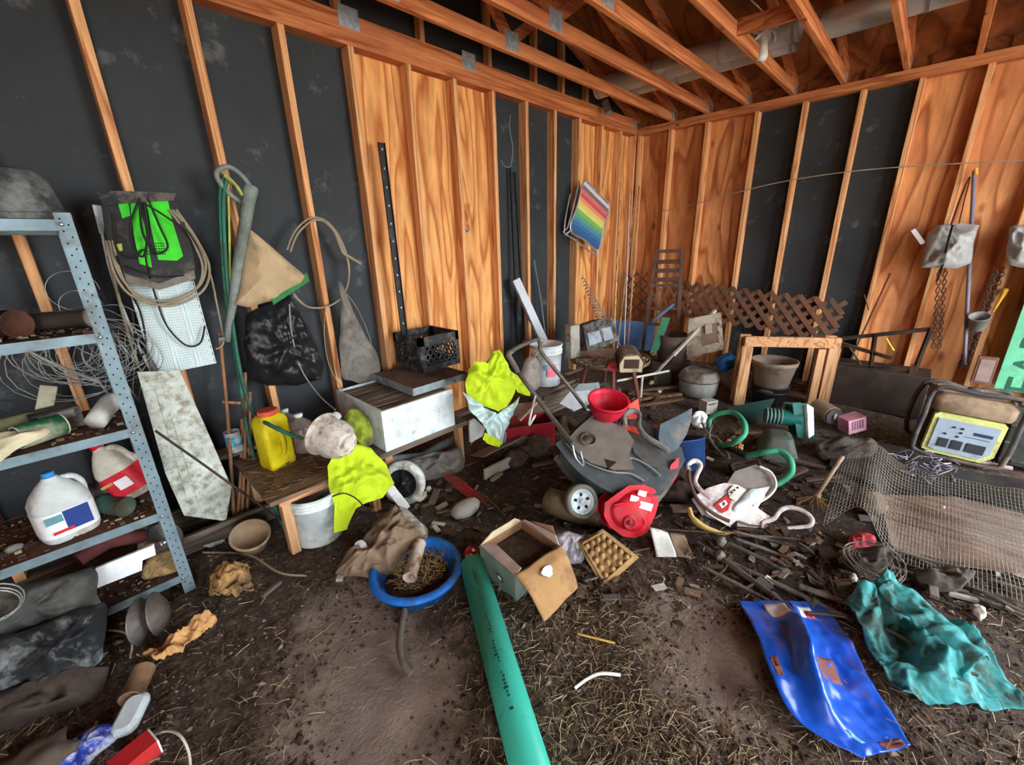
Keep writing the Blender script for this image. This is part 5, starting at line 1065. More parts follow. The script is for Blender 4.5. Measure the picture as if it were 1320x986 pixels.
# long lattice panel in front of right wall, hung diagonal slats; each slat a part
def lattice(name, label, pix, P0, nn, n1, n2, mt, wd=.035):
    nn = V(nn).normalized(); nn = nn if nn.dot(CAM-V(P0)) > 0 else -nn
    c = [hit(*p, P0, nn) for p in pix]           # TL TR BR BL
    t = Thing(name, sum(c, V())/4, label, 'lattice'); ex = (c[1]-c[0]); L_ = ex.length; ex.normalize(); H = ((c[3]-c[0]).length+(c[2]-c[1]).length)/2; ey = nn.cross(ex); 
    if ey.z > 0: ey = -ey
    o = c[0]; mesh = {}
    for s_, cnt, off in ((1, n1, .004), (-1, n1, -.004)):
        for k in range(-n2, cnt+1):
            x0 = L_*k/cnt; a, b_ = (x0, 0), (x0+H, H)
            if s_ < 0: a, b_ = (x0+H, 0), (x0, H)
            d = (b_[0]-a[0], b_[1]-a[1]); lo, hi = 0, L_; ta, tb = (lo-a[0])/d[0], (hi-a[0])/d[0]; t0, t1 = max(0, min(ta, tb)), min(1, max(ta, tb))
            if t1-t0 < .12: continue
            A = o+ex*(a[0]+d[0]*t0)+ey*(a[1]+d[1]*t0)+nn*off; B = o+ex*(a[0]+d[0]*t1)+ey*(a[1]+d[1]*t1)+nn*off
            q = MB(); q.bar(A, B, wd, .007, up=nn); t.part(q, 'slat', mt)
    return t
P0 = W(1000, 400, x=-.30); lattice('garden_lattice', 'long brown wooden lattice panel standing before the dark bays', [(872, 362), (1092, 388), (1095, 432), (880, 410)], P0, (-1, 0, .25), 13, 3, LATW, .042)
P0 = W(835, 385, x=-.12); lattice('small_lattice', 'short brown lattice piece standing in the room corner', [(806, 352), (835, 350), (835, 410), (806, 412)], P0, (-1, -.2, .1), 2, 3, LATW, .02)
# brown shutter-like rack
P0 = W(858, 370, x=-.38); nn = V((-1, -.25, .12)).normalized(); t = Thing('shutter_rack', W(855, 420, x=-.38), 'brown weathered shutter frame with rails standing in the corner', 'shutter')
fr = [hit(*p, P0, nn) for p in ((846, 324), (879, 323), (874, 418), (832, 418))]
RK = C('rack_brown', 100, 76, 66, rough=.8, dirt=.3)
for a, b_ in ((0, 3), (1, 2), (0, 1), (3, 2)):
    q = MB(); q.bar(fr[a], fr[b_], .035, .03, up=nn); t.part(q, 'rail', RK, bevel=.003)
for k in (2, 3):
    P_ = fr[k]; q = MB(); q.bar(P_, V((P_.x-.04, P_.y, .01)), .035, .03, up=nn); t.part(q, 'foot_post', RK, bevel=.003)
for u in (.14, .26, .38): 
    q = MB(); q.bar(fr[0].lerp(fr[3], u), fr[1].lerp(fr[2], u), .05, .012, up=nn+V((0, 0, .6))); t.part(q, 'louvre', RK, bevel=.002)
for u in (.46, .78):
    q = MB(); q.bar(fr[0].lerp(fr[3], u), fr[1].lerp(fr[2], u), .03, .022, up=nn); t.part(q, 'crossbar', RK)
for k in range(3):
    q = MB(); q.bar(fr[0].lerp(fr[3], .5).lerp(fr[1].lerp(fr[2], .5), k*.33+.02), fr[0].lerp(fr[3], .76).lerp(fr[1].lerp(fr[2], .76), min(.98, k*.33+.3)), .02, .008, up=nn); t.part(q, 'lattice_strip', LATW)
    q = MB(); q.bar(fr[0].lerp(fr[3], .5).lerp(fr[1].lerp(fr[2], .5), min(.98, k*.33+.3)), fr[0].lerp(fr[3], .76).lerp(fr[1].lerp(fr[2], .76), k*.33+.02), .02, .008, up=nn); t.part(q, 'lattice_strip', LATW)
# white pvc stick + molded tray
q = MB(); A, B = W(922, 400, x=-.42), W(868, 458, x=-.95); q.bar(A, B, .03, .03); q.tube([B, B+(B-A)*.35], .006, 6); q.tube([B+V((.01, .02, 0)), B+(B-A)*.33+V((0, .05, -.04))], .005, 6); solo(q, 'white_batten', C('batten_white', 200, 194, 182, rough=.6, dirt=.2), 'white square batten with wires slanting in front of foam tray', 'batten', bevel=.003)
P0 = W(912, 430, x=-.62); nn = V((-.85, -.4, .25)).normalized(); t = Thing('moulded_tray', W(910, 460, x=-.62), 'grimy moulded foam packing tray leaning beneath the lattice', 'tray')
q = MB(); trace(q, [(889, 412), (928, 404), (932, 450), (905, 455), (893, 464), (886, 456)], P0, nn, .05); bd = t.part(q, 'tray_body', C('tray_beige', 166, 152, 132, rough=.85, dirt=.4), bevel=.01)
for k, s_ in enumerate((((905, 422), (924, 416), (926, 440), (906, 446)), ((909, 420), (916, 418), (917, 428), (910, 430)))):
    q = MB(); trace(q, s_, P0, nn, .02, lift=.004+.02*k); t.part(q, 'moulding', C('tray_brown', 120, 100, 84, rough=.85) if k == 0 else C('tray_beige', 0, 0, 0), bd, bevel=.006)
for k in range(3):
    q = MB(); q.lathe([(.0001, .02), (.012, .018), (.016, 0)], 12, zframe(hit(927, 418+k*11, P0, nn), nn)); t.part(q, 'knob', C('tray_beige', 0, 0, 0), bd)
q = MB(); P = W(868, 440, x=-.7); q.lathe([(.0001, 0), (.15, 0), (.17, .3), (.165, .3), (.145, .01), (.0001, .01)], 28, T((P.x, P.y, .22))); q.box((P.x, P.y, .11), (.3, .3, .215)); solo(q, 'dark_tub', C('tub_dark', 92, 74, 68, rough=.6, dirt=.35), 'dull dark brown tub on a block behind the white batten', 'tub')
# grey canister
p = W(902, 512, z=0)
t = thing('grey_canister', T((p.x+.06, p.y+.05, .005)), 'round grey canister vacuum with dished lid in front of the lattice', 'canister')
q = MB(); q.lathe([(.0001, 0), (.15, 0), (.175, .03), (.185, .13), (.185, .17)], 32); q.build('body', C('canister_grey', 142, 142, 138, rough=.5, dirt=.3), t)
q = MB(); q.lathe([(.19, .165), (.195, .175), (.19, .2), (.16, .245), (.13, .262), (.125, .25), (.10, .255), (.05, .262), (.0001, .262)], 32); q.build('lid', C('canister_lid', 128, 122, 114, rough=.6, dirt=.45), t)
q = MB(); q.lathe([(.1935, .163), (.197, .167), (.1935, .171)], 32); q.build('seam_band', BLK, t)
q = MB(); puff(q, [(922, 462), (935, 455), (948, 458), (950, 470), (938, 478), (925, 474)], W(936, 466, x=-.75), V((-.8, -.5, .3)), .05, seed=81, amp=.025); solo(q, 'blue_plastic_bag', C('bag_blue', 44, 100, 160, rough=.35, dirt=.25), 'crumpled small blue plastic bag beside the wooden frame', 'bag')
# timber frame
LL, RL = W(947, 522, z=0), W(1048, 527, z=0); ztop = W(946, 427, x=LL.x).z; zt2 = W(1068, 440, x=RL.x).z; ztop = (ztop+zt2)/2
t = Thing('timber_frame', (LL+RL)/2, 'pale timber table frame standing over the stacked plant pots', 'frame')
ux = (RL-LL).normalized(); uy = V((-ux.y, ux.x, 0)); uy = uy if uy.x > 0 else -uy; Rr = RL+ux*.10
q = MB(); q.bar(V((LL.x, LL.y, ztop-.045)), V((Rr.x, Rr.y, ztop-.045)), .04, .09); t.part(q, 'top_rail', BARE_X, bevel=.004)
for P_, w_ in ((LL+ux*.03, .09), (Rr-ux*.04, .09)):
    q = MB(); F = frame((P_.x, P_.y, (ztop-.09)/2+.003), ux); q.box((0, 0, 0), (w_, .04, ztop-.095), F); t.part(q, 'leg', BARE, bevel=.004)
    q = MB(); F = frame((P_.x+uy.x*.10, P_.y+uy.y*.10, (ztop)/2+.003), ux); q.box((0, 0, 0), (w_, .04, ztop-.01), F); t.part(q, 'leg', BARE, bevel=.004)
q = MB(); P_ = Rr-ux*.13; F = frame((P_.x-uy.x*.01, P_.y-uy.y*.01, (ztop-.1)/2+.003), ux); q.box((0, .02, 0), (.06, .05, ztop-.11), F); t.part(q, 'leg_block', BARE, bevel=.004)
for P_ in (LL+ux*.03, Rr-ux*.04):
    q = MB(); q.bar(V((P_.x, P_.y, ztop-.05))+uy*.02, V((P_.x, P_.y, ztop-.05))+uy*.11, .04, .06); t.part(q, 'side_rail', BARE, bevel=.004)
# stacked pots
pb = W(984, 516, z=0)-uy*.10
def pot(name, M, rt_, rb_, h, mt, label, n=30):
    q = MB(); q.lathe([(.0001, .0), (rb_*.9, 0), (rb_, .006), (rt_*.96, h*.86), (rt_, h*.87), (rt_+.004, h), (rt_-.006, h), (rt_*.93, h*.86), (rb_*.93, .012), (.0001, .012)], n, M); return solo(q, name, mt, label, 'pot')
zpot = 0.006
for k, (r_, h_, lab, mt) in enumerate(((.15, .15, 'lowest black nursery pot of the stack under the timber frame', BLK), (.155, .13, 'middle black nursery pot of the stack under the timber frame', C('pot_black', 34, 33, 34, rough=.5, dirt=.2)))):
    pot('black_pot', T((pb.x, pb.y, zpot)), r_, r_*.8, h_, mt, lab); zpot += h_*.46
zt3 = W(990, 462, x=pb.x).z
pot('brown_plant_pot', T((pb.x-.01, pb.y, zpot)), .185, .13, max(.2, zt3-zpot), C('pot_brown', 128, 112, 98, rough=.6, dirt=.3), 'large grey brown plant pot on top of the black pots')
# teal downspout, green tub, hoses
TEAL = C('teal_plastic', 24, 88, 82, rough=.45, dirt=.25)
t = Thing('teal_downspout', W(1040, 565, z=0), 'teal plastic downspout elbow with white open mouth on the floor', 'downspout')
A, B = W(985, 535, z=.16), W(1032, 540, z=.16); q = MB(); q.tube([A, A.lerp(B, .5), B], [.05, .06, .062], 14); t.part(q, 'neck', TEAL)
for k in range(5): q = MB(); q.tube([A.lerp(B, .05+k*.1), A.lerp(B, .08+k*.1)], .064, 14); t.part(q, 'corrugation', C('teal_grey', 112, 132, 126, rough=.5))
q = MB(); P0 = W(1038, 545, z=.15); trace(q, [(1024, 522), (1042, 522), (1048, 564), (1030, 562)], P0, V((-.8, -.5, .3)), .14); t.part(q, 'elbow', TEAL, bevel=.012)
q = MB(); trace(q, [(1041, 522), (1048, 526), (1049, 560), (1043, 564)], P0+V((-.02, -.02, 0)), V((-.5, -.8, .3)), .12); t.part(q, 'mouth_rim', WHITE, bevel=.004)
q = MB(); P0 = W(965, 525, z=.10); trace(q, [(938, 526), (975, 518), (998, 514), (990, 530), (970, 550), (950, 540)], P0, V((-.4, -.5, .8)), .02); solo(q, 'dark_teal_sheet', C('teal_dark', 22, 58, 54, rough=.45, dirt=.3), 'dark teal plastic sheet curled beside the teal downspout', 'sheet', bevel=.003)
p = W(1008, 590, z=0); q = MB(); loft(q, [(rr(.30, .26, .05), 0), (rr(.29, .25, .05), .02), (rr(.18, .16, .05), .155), (rr(.12, .1, .04), .165)], loc(p.x+.03, p.y+.05, .004, 20)); solo(q, 'green_grey_tub', C('tub_greengrey', 74, 82, 74, rough=.6, dirt=.35), 'green grey tub turned upside down before the downspout', 'tub', bevel=.006)
HOS = C('hose_mint', 64, 150, 116, rough=.45, dirt=.25, dirtcol=(90, 120, 98))
for lab, s_ in (('mint green corrugated hose arching beside the mower guard', [(914, 552, .10), (915, 540, .16), (926, 533, .22), (945, 532, .25), (958, 543, .24), (960, 558, .20), (950, 568, .15), (935, 574, .08), (925, 572, .04)]),
                ('mint green corrugated hose arching over the white plastic frame', [(962, 588, .13), (985, 583, .20), (1005, 582, .22), (1018, 592, .20), (1020, 608, .14), (1008, 620, .08), (996, 626, .05)])):
    q = MB(); pp = cr([W(a, b_, z=c_) for a, b_, c_ in s_], 12); q.tube(pp, [.021 if k % 2 else .018 for k in range(len(pp))], 10); solo(q, 'mint_hose', HOS, lab, 'hose')
q = MB(); q.tube(cr(wpts([(925, 572, 'z', .04), (945, 580, 'z', .08), (962, 588, 'z', .13)]), 5), .022, 10); solo(q, 'black_hose_joint', BLK, 'black hose joint between the two mint green hoses', 'hose')
for k, s_ in enumerate(([(905, 545, .12), (912, 560, .08), (925, 578, .04)], [(918, 548, .14), (914, 565, .1), (930, 585, .05)], [(908, 560, .05), (925, 565, .04), (940, 590, .03)])):
    q = MB(); q.tube(cr([W(a, b_, z=c_) for a, b_, c_ in s_], 5), .008, 6); solo(q, 'dull_bar', WIRED, ('dull metal bar tangled under the first mint hose', 'bent metal bar rising through the first mint hose', 'short metal bar flat below the first mint hose')[k], 'bar')
q = MB()
for k in range(26): a = W(948+RND.uniform(-10, 10), 572+RND.uniform(-5, 6), z=.05); q.box(a, (.02, .012, .012), None, k % 3)
solo(q, 'orange_litter', [C('lit_orange', 214, 110, 60), C('lit_cream', 226, 190, 140), C('lit_red', 170, 60, 50)], 'small orange and cream torn litter beside mint hose', 'litter', kind='stuff')
F = frame(W(912, 530, z=.02)+V((0, 0, .05)), (.9, -.45, 0)); t = Thing('printed_carton', F.translation-V((0, 0, .06)), 'small white carton with black print behind the mower guard', 'carton'); q = MB(); q.box((0, 0, .0), (.12, .09, .12), F); cb = t.part(q, 'carton_body', C('carton_white', 186, 180, 172, dirt=.3), bevel=.003)
q = MB(); 
for k in range(5): q.box((-.04+k*.018, -.0455, .035), (.012, .001, .016), F)
k_ = t.part(q, 'print', BLK, cb); k_['kind'] = 'stuff'
q = MB(); puff(q, [(892, 540), (898, 530), (910, 532), (914, 545), (905, 552), (894, 549)], W(903, 541, z=.10), V((-.6, -.7, .3)), .04, seed=83, amp=.014, fold=(905, 530, 6, .02)); solo(q, 'white_paper_bag', C('bag_white', 222, 220, 222, rough=.8, var=.1), 'small crumpled white paper bag behind the mower guard', 'bag')
q = MB(); P = W(880, 600, z=.12); q.lathe([(.0001, 0), (.13, 0), (.15, .02), (.17, .2), (.176, .2), (.176, .21), (.165, .21), (.14, .02), (.0001, .015)], 28, zframe(W(884, 612, z=.02)+V((.05, .05, 0)), (.2, .3, .9))); solo(q, 'blue_tub', C('tub_navy', 34, 58, 104, rough=.45, dirt=.3), 'navy blue tub behind the mower and white frame', 'tub')
q = MB(); P = W(1072, 535, z=.13); q.tube([W(1060, 530, z=.13)+V((.1, .05, 0)), W(1074, 536, z=.12)], .07, 22); q.tube([W(1074, 536, z=.12), W(1076, 537, z=.12)], .066, 22, mi=1); q.tube([W(1076, 537, z=.12), W(1078, 537.5, z=.12)], .025, 16, mi=2)
solo(q, 'tape_roll', [C('roll_tan', 160, 142, 120, rough=.6), C('roll_dark', 70, 66, 70), C('roll_core', 170, 166, 166)], 'tan roll with dark face lying beside the pink carton', 'roll')
F = frame(W(1098, 545, z=.09), (.7, -.65, .25)); t = Thing('pink_carton', F.translation-V((0, 0, .08)), 'tipped pink carton with dark printed grid beside the tan roll', 'carton'); q = MB(); q.box((0, 0, 0), (.14, .11, .12), F); cb = t.part(q, 'carton_body', C('carton_pink', 206, 150, 170, rough=.6, dirt=.15), bevel=.003)
q = MB()
for i in range(5):
    for j in range(4): q.box((-.04+i*.02, -.0558, -.02+j*.018), (.014, .001, .012), F)
k_ = t.part(q, 'print', C('print_plum', 90, 50, 70), cb); k_['kind'] = 'stuff'

# dark metal bed frame along the right wall
t = Thing('metal_bed_frame', W(1140, 480, x=-.45), 'dark rusty angle iron bed frame propped along the right wall', 'bed frame')
for a, b_ in (((1070, 438), (1200, 424)), ((1072, 468), (1180, 478)), ((1128, 432), (1122, 476)), ((1200, 424), (1178, 480)), ((1075, 440), (1150, 462)), ((1085, 440), (1078, 470))):
    q = MB(); A, B = W(*a, x=-.40), W(*b_, x=-.40); q.bar(A, B, .035, .005, up=(-1, 0, 0)); q.bar(A+V((-.0, 0, .012)), B+V((0, 0, .012)), .005, .035, up=(-1, 0, 0)); t.part(q, 'angle_iron', DKMET)
for xx, yy in ((1073, 1), (1178, 1)):
    A = W(xx, 470, x=-.40); q = MB(); q.bar(A, V((A.x, A.y, .005)), .03, .03, up=(1, 0, 0)); t.part(q, 'leg', DKMET)
q = MB(); A, B = W(1068, 500, x=-.42), W(1190, 520, x=-.42); q.box(((A.x+B.x)/2+.12, (A.y+B.y)/2, .19), (.32, abs(A.y-B.y), .37)); solo(q, 'dark_chest', C('chest_dark', 54, 44, 40, rough=.7, dirt=.3), 'dark low wooden chest below the bed frame', 'chest', bevel=.006)
for k, (a, b_, c_) in enumerate((((1120, 400), (1148, 352), (96, 60, 44)), ((1142, 436), (1152, 452), (196, 176, 60)), ((1094, 446), (1110, 470), (70, 62, 58)))):
    q = MB(); A, B = (W(*a, x=-.40), W(*b_, x=-.40)) if k else (W(*a, x=-.05), W(*b_, x=-.01))
    if k == 0: q.tube([A, A+V((0, .06, .14))], .005, 6); A = V((-.10, A.y+.10, .01))
    q.tube([A, B], .008, 6)
    solo(q, 'thin_stick', C('stick_%d' % k, *c_, rough=.7), ('thin reddish forked stick leaning on russet plywood', 'short yellow stick wedged in the bed frame', 'short dark stick wedged in the bed frame')[k], 'stick')
# cable across the right wall
q = MB(); q.tube(cr(wpts(X([(845, 274, -.02), (900, 262, -.03), (950, 248, -.025), (1010, 234, -.03), (1080, 223, -.035), (1150, 216, -.03), (1230, 211, -.03), (1330, 206, -.02)])), 6), .0045, 6); solo(q, 'wall_cable', CABLE, 'single thin cable strung across the right wall studs', 'cable')
# grey plastic bag hanging by a strap, pole behind
t = Thing('hanging_grey_bag', W(1225, 345, x=-.12), 'silver grey plastic bag with black strap hanging from the wall stud', 'bag')
q = MB(); puff(q, [(1196, 300), (1208, 290), (1235, 287), (1263, 290), (1258, 305), (1250, 340), (1235, 346), (1210, 345), (1187, 344), (1190, 325)], W(1225, 318, x=-.16), V((-1, -.2, .1)), .085, back=.8, seed=90, amp=.02, freq=7, m=6, rings=12, power=.6, round_=False, fold=(1228, 285, 4, .03)); bd = t.part(q, 'bag_body', C('bag_silver', 150, 148, 146, rough=.4, var=.2, dirt=.25, dirtcol=(92, 84, 78), bump=.4))
q = MB(); q.tube(cr(wpts(X([(1228, 290, -.25), (1222, 312, -.27), (1214, 345, -.22), (1208, 362, -.15)])), 5), .011, 6, flat=.4); t.part(q, 'black_strap', BLK, bd)
q = MB(); q.tube(cr(wpts(X([(1226, 290, -.2), (1240, 250, -.1), (1250, 228, -.03)])), 5), .009, 6, flat=.4); q.tube(cr(wpts(X([(1236, 288, -.2), (1244, 255, -.1), (1251, 228, -.03)])), 5), .006, 6, flat=.4); t.part(q, 'hanging_strap', C('strap_brown', 90, 64, 50))
q = MB(); A, B = W(1177, 296, x=-.16), W(1190, 314, x=-.18); q.bar(A, B, .03, .008, up=(-1, 0, 0)); t.part(q, 'white_tag', LWHITE, bd)
q = MB(); q.tube([W(1256, 220, x=-.02), W(1243, 470, x=-.10)], .013, 8); solo(q, 'blue_grey_pole', C('pole_violet', 112, 106, 120, rough=.45), 'slim violet grey pole standing behind the hanging grey bag', 'pole')
q = MB(); q.tube([W(1258, 217, x=-.03), W(1258, 225, x=-.03)], .012, 8); solo(q, 'yellow_hook', C('hook_yellow', 226, 170, 60), 'small yellow hook at the top of the violet grey pole', 'hook')
q = MB(); puff(q, [(1302, 295), (1318, 288), (1345, 290), (1350, 340), (1320, 344), (1298, 335)], W(1325, 315, x=-.16), V((-1, -.2, .1)), .07, back=.8, seed=91, amp=.02, freq=7, fold=(1325, 285, 4, .025)); solo(q, 'second_grey_bag', C('bag_silver', 0, 0, 0), 'second silver grey bag hanging beyond the violet grey pole', 'bag')
# rusty chains hanging
def chain(s_, label):
    t = Thing('rusty_chain', wpts(X(s_))[-1], label, 'chain'); P_ = wpts(X(s_)); A, B = P_[0], P_[-1]; n_ = int((B-A).length/.032)
    CH_ = C('chain_rust', 66, 48, 44, rough=.7, dirt=.3)
    ring = None
    for k in range(n_):
        for j in range(2):
            c = A.lerp(B, (k+.5)/n_)+V((-.01*j, (j-.5)*.035, 0)); F = zframe(c, (1, 0, 0) if k % 2 else (0, 1, .1)) 
            q = MB(); q.tube([F @ V((.012*math.cos(a), .022*math.sin(a), 0)) for a in [i*math.pi/5 for i in range(10)]], .0045, 5, closed=True); t.part(q, 'link', CH_)
chain([(1215, 345, -.08), (1207, 448, -.08)], 'rusty double chain hanging below the silver grey bag'); chain([(1290, 345, -.06), (1240, 475, -.06)], 'rusty double chain hanging behind the grey scoop')
q = MB(); F = zframe(W(1262, 412, x=-.16), (-.4, .1, .75), (0, 1, 0)); q.lathe([(.0001, -.10), (.03, -.10), (.045, -.08), (.062, .03), (.066, .03), (.064, .035), (.056, .03), (.035, -.08), (.0001, -.085)], 22, F); solo(q, 'grey_funnel_cup', C('cup_grey', 134, 132, 128, rough=.45, dirt=.2), 'grey plastic cup hanging open among the rusty chains', 'cup')
q = MB(); q.tube(cr(wpts(X([(1297, 372, -.04), (1293, 380, -.05), (1286, 392, -.05), (1280, 402, -.04)])), 4), [.012, .017, .018, .016, .014, .012, .012, .011, .01, .01, .009, .008, .006], 8); solo(q, 'yellow_rope_tassel', C('tassel_yellow', 222, 178, 50, rough=.7), 'short yellow tassel hanging on the stud by green sign', 'tassel')
# green sign
sx = -.13; A = W(1279, 497, x=sx); t = Thing('green_sign', (sx, -3.68, A.z), 'mint green painted board sign with dark lettering against the right wall', 'sign')
yL, z0s = -3.385, max(.04, A.z-.02)
q = MB(); q.box((sx, yL-.30, z0s+.62), (.018, .60, 1.24)); sb_ = t.part(q, 'board', C('sign_mint', 108, 190, 148, rough=.6, var=.12, dirt=.12, dirtcol=(90, 150, 118)), bevel=.002)
MM = Matrix(((0, 0, -1, sx-.0105), (0, 1, 0, yL-.17), (1, 0, 0, z0s+.36), (0, 0, 0, 1)))
# letters read upward, tops towards the corner (+y)
tx = text('FARM', .30, Matrix.Translation(-t.o) @ MM, C('sign_ink', 44, 96, 74, rough=.7), sb_)
q = MB(); P = W(1268, 480, x=-.2); q.box((P.x, P.y, P.z+.02), (.05, .11, .22)); q.box((P.x-.027, P.y, P.z+.02), (.006, .08, .18), None, 1); solo(q, 'brown_wall_box', [C('box_brown2', 120, 84, 70, rough=.6), C('box_grey2', 150, 128, 120)], 'small brown box fixed low beside the green sign', 'box', bevel=.004)

# ---- generator
gp = W(1228, 592, z=.02); t = thing('generator', frame((gp.x+.14, gp.y+.02, 0), (.12, -.99, -.06)), 'portable generator with yellow rimmed control panel in tubular frame', 'generator')
# local: x along the face (to the right), y into depth, z up ; tip it back a little
TB = C('frame_tube_black', 66, 64, 66, rough=.45, dirt=.4, dirtcol=(112, 98, 86))
gw, gh, gd = .44, .49, .30
q = MB(); q.tube(cr([(-gw/2, -gd/2, .10), (-gw/2+.03, -gd/2, .03), (0, -gd/2, .02), (gw/2-.03, -gd/2, .03), (gw/2, -gd/2, .10), (gw/2, -gd/2, gh*.6), (gw/2-.02, -gd/2+.02, gh), (0, -gd/2+.02, gh+.005), (-gw/2+.02, -gd/2+.02, gh), (-gw/2, -gd/2, gh*.6)], 5, True), .016, 10, closed=True); q.build('front_tube', TB, t)
q = MB(); q.tube(cr([(-gw/2, gd/2, .06), (0, gd/2, .02), (gw/2, gd/2, .06), (gw/2, gd/2, gh-.05), (0, gd/2, gh-.04), (-gw/2, gd/2, gh-.05)], 5, True), .016, 10, closed=True); q.build('rear_tube', TB, t)
for s_ in (-1, 1):
    q = MB(); q.tube([(s_*(gw/2-.03), -gd/2, gh), (s_*(gw/2-.03), gd/2, gh-.05)], .014, 8); q.build('top_tube', TB, t)
    q = MB(); q.tube([(s_*(gw/2-.03), -gd/2, .025), (s_*(gw/2-.03), gd/2, .025)], .014, 8); q.build('foot_tube', TB, t)
q = MB(); q.prism([(-.17, .06), (-.12, .045), (.12, .045), (.17, .10), (.17, .32), (.15, .335), (-.15, .335), (-.17, .32)], 0, .05, M=T((0, -gd/2+.04, 0)) @ rot('X', 90)); pb_ = q.build('panel_surround', C('surround_yellow', 196, 196, 120, rough=.5, dirt=.25), t, bevel=.008)
q = MB(); q.prism([(-.145, .085), (-.105, .07), (.105, .07), (.145, .115), (.145, .30), (-.145, .30)], 0, .008, M=T((0, -gd/2-.012, 0)) @ rot('X', 90)); q.build('control_panel', C('panel_grey_blue', 150, 164, 178, rough=.4, var=.08, dirt=.12), pb_)
yf = -gd/2-.022
for x, w_ in ((-.085, .05), (-.02, .055), (.07, .09)):
    q = MB(); q.box((x, yf, .135), (w_, .008, .065)); sk = q.build('socket', C('socket_dark', 52, 54, 60, rough=.5), pb_, bevel=.003)
for x, z in ((-.06, .255), (-.02, .255), (-.02, .225), (-.09, .2), (-.03, .195)):
    q = MB(); q.box((x, yf, z), (.014, .008, .012)); q.build('switch', BLK, pb_, bevel=.002)
q = MB(); q.box((.08, yf+.003, .235), (.09, .004, .022)); q.build('name_plate', C('plate_navy', 50, 62, 90, rough=.4), pb_)
q = MB(); q.box((.06, yf+.003, .205), (.12, .003, .004)); q.build('panel_line', BLK, pb_)
q = MB(); loft(q, [(rr(.38, .30, .04), .345), (rr(.40, .32, .05), .37), (rr(.40, .32, .05), .43), (rr(.34, .26, .05), .465)]); q.build('fuel_tank', C('tank_dusty', 150, 128, 104, rough=.7, dirt=.5, dirtcol=(110, 88, 70)), t)
q = MB(); q.lathe([(.0001, .495), (.035, .495), (.04, .485), (.04, .46)], 18); q.build('fuel_cap', BLKD, t)
q = MB(); q.box((0, .06, .20), (.34, .2, .26)); q.build('engine_block', DKMET, t, bevel=.01)
q = MB(); q.box((0, -gd/2+.05, .352), (.35, .06, .03)); q.build('tank_lip', C('lip_cream', 176, 160, 122, rough=.7, dirt=.4), t, bevel=.006)
# things around the generator
P = W(1305, 530, x=-1.0); t = Thing('black_wire_crate', (P.x, P.y, 0), 'dark plastic crate with grid sides beyond the generator', 'crate')
q = MB(); q.box((P.x+.1, P.y-.25, .17), (.4, .5, .3)); t.part(q, 'body', C('crate_dkgreen', 62, 66, 60, rough=.6, dirt=.4), bevel=.01)
for k in range(5): q = MB(); q.box((P.x-.105, P.y-.45+k*.1, .17), (.012, .012, .3)); t.part(q, 'rib', BLKD)
for k in range(3): q = MB(); q.box((P.x-.105, P.y-.25, .06+k*.12), (.012, .5, .012)); t.part(q, 'rib', BLKD)
q = MB(); q.tube(cr(wpts([(1276, 570, 'z', .08), (1298, 578, 'z', .08), (1335, 590, 'z', .07)]), 5), [.02]+[.04]*10, 12); solo(q, 'red_tarp_roll', C('roll_red', 140, 24, 38, rough=.5, dirt=.3), 'rolled red cloth lying at the generator side', 'roll')
q = MB(); q.tube(wpts([(1262, 595, 'z', .03), (1305, 604, 'z', .03)]), .014, 8); solo(q, 'pink_bar', C('bar_pink', 176, 150, 146, rough=.5), 'short pinkish bar lying before the generator foot', 'bar')
q = MB()
for k in range(34):
    c = W(1185+RND.uniform(-28, 40), 600+RND.uniform(-14, 22), z=.03); pts_ = [c+V((RND.uniform(-.06, .06), RND.uniform(-.06, .06), RND.uniform(-.02, .05))) for _ in range(4)]
    q.tube(cr(pts_, 3), .003, 4, mi=k % 2)
solo(q, 'white_wire_litter', [C('wirelit_a', 150, 150, 160), C('wirelit_b', 92, 92, 100)], 'tangle of pale plastic wire litter at the generator foot', 'wire litter', kind='stuff')

# ---- ceiling things: ducts, pipe stub, lamp holder
for k, (xx, zz, y0_, y1_, r_) in enumerate(((-1.02, 2.918, -.10, -1.80, .085), (-.82, 2.90, -.35, -1.74, .066), (-.86, 2.934, -1.86, -3.6, .092))):
    t = Thing('metal_duct', (xx, (y0_+y1_)/2, zz-r_), ('fat galvanised duct lying across the roof trusses', 'slim galvanised duct lying alongside the fat duct on trusses', 'long galvanised duct beyond the lamp holder on trusses')[k], 'duct'); q = MB()
    q.tube([(xx, y0_, zz), (xx, y1_, zz)], r_, 24); d_ = t.part(q, 'duct', C('duct_galv', 196, 204, 210, rough=.35, metal=.45, var=.2, scale=6))
    for u in (.02, .35, .68, .98): q = MB(); q.tube([(xx, y0_+(y1_-y0_)*u-.01, zz), (xx, y0_+(y1_-y0_)*u+.01, zz)], r_+.004, 24); t.part(q, 'seam_band', GALV)
q = MB(); p = W(783, 138, z=2.80); cyl(q, (p.x, p.y-.02, p.z-.06), (p.x+.02, p.y+.04, p.z+.06), .035, 18, rim=.004); solo(q, 'vent_cap', GALV, 'short galvanised vent stub poking above the top plate', 'vent')
pl = W(985, 52, z=2.70); t = Thing('lamp_holder', pl, 'white ceiling lamp holder wrapped with cord on a roof truss', 'lamp holder')
pl = V((pl.x, -1.55, pl.z)); pl = W(985, 48, y=-1.60); q = MB(); q.lathe([(.0001, -.15), (.03, -.147), (.042, -.12), (.034, -.08), (.028, -.03), (.045, 0), (.052, .05), (.0001, .055)], 20, T(pl)); t.part(q, 'socket', WHITE)
q = MB()
for k in range(4): q.tube([pl+V((.085*math.cos(a+k), .07*math.sin(a+k), .0+.022*k+.025*math.sin(a*2))) for a in [i*.5 for i in range(13)]], .011, 6)
t.part(q, 'cord_wrap', WHITE)
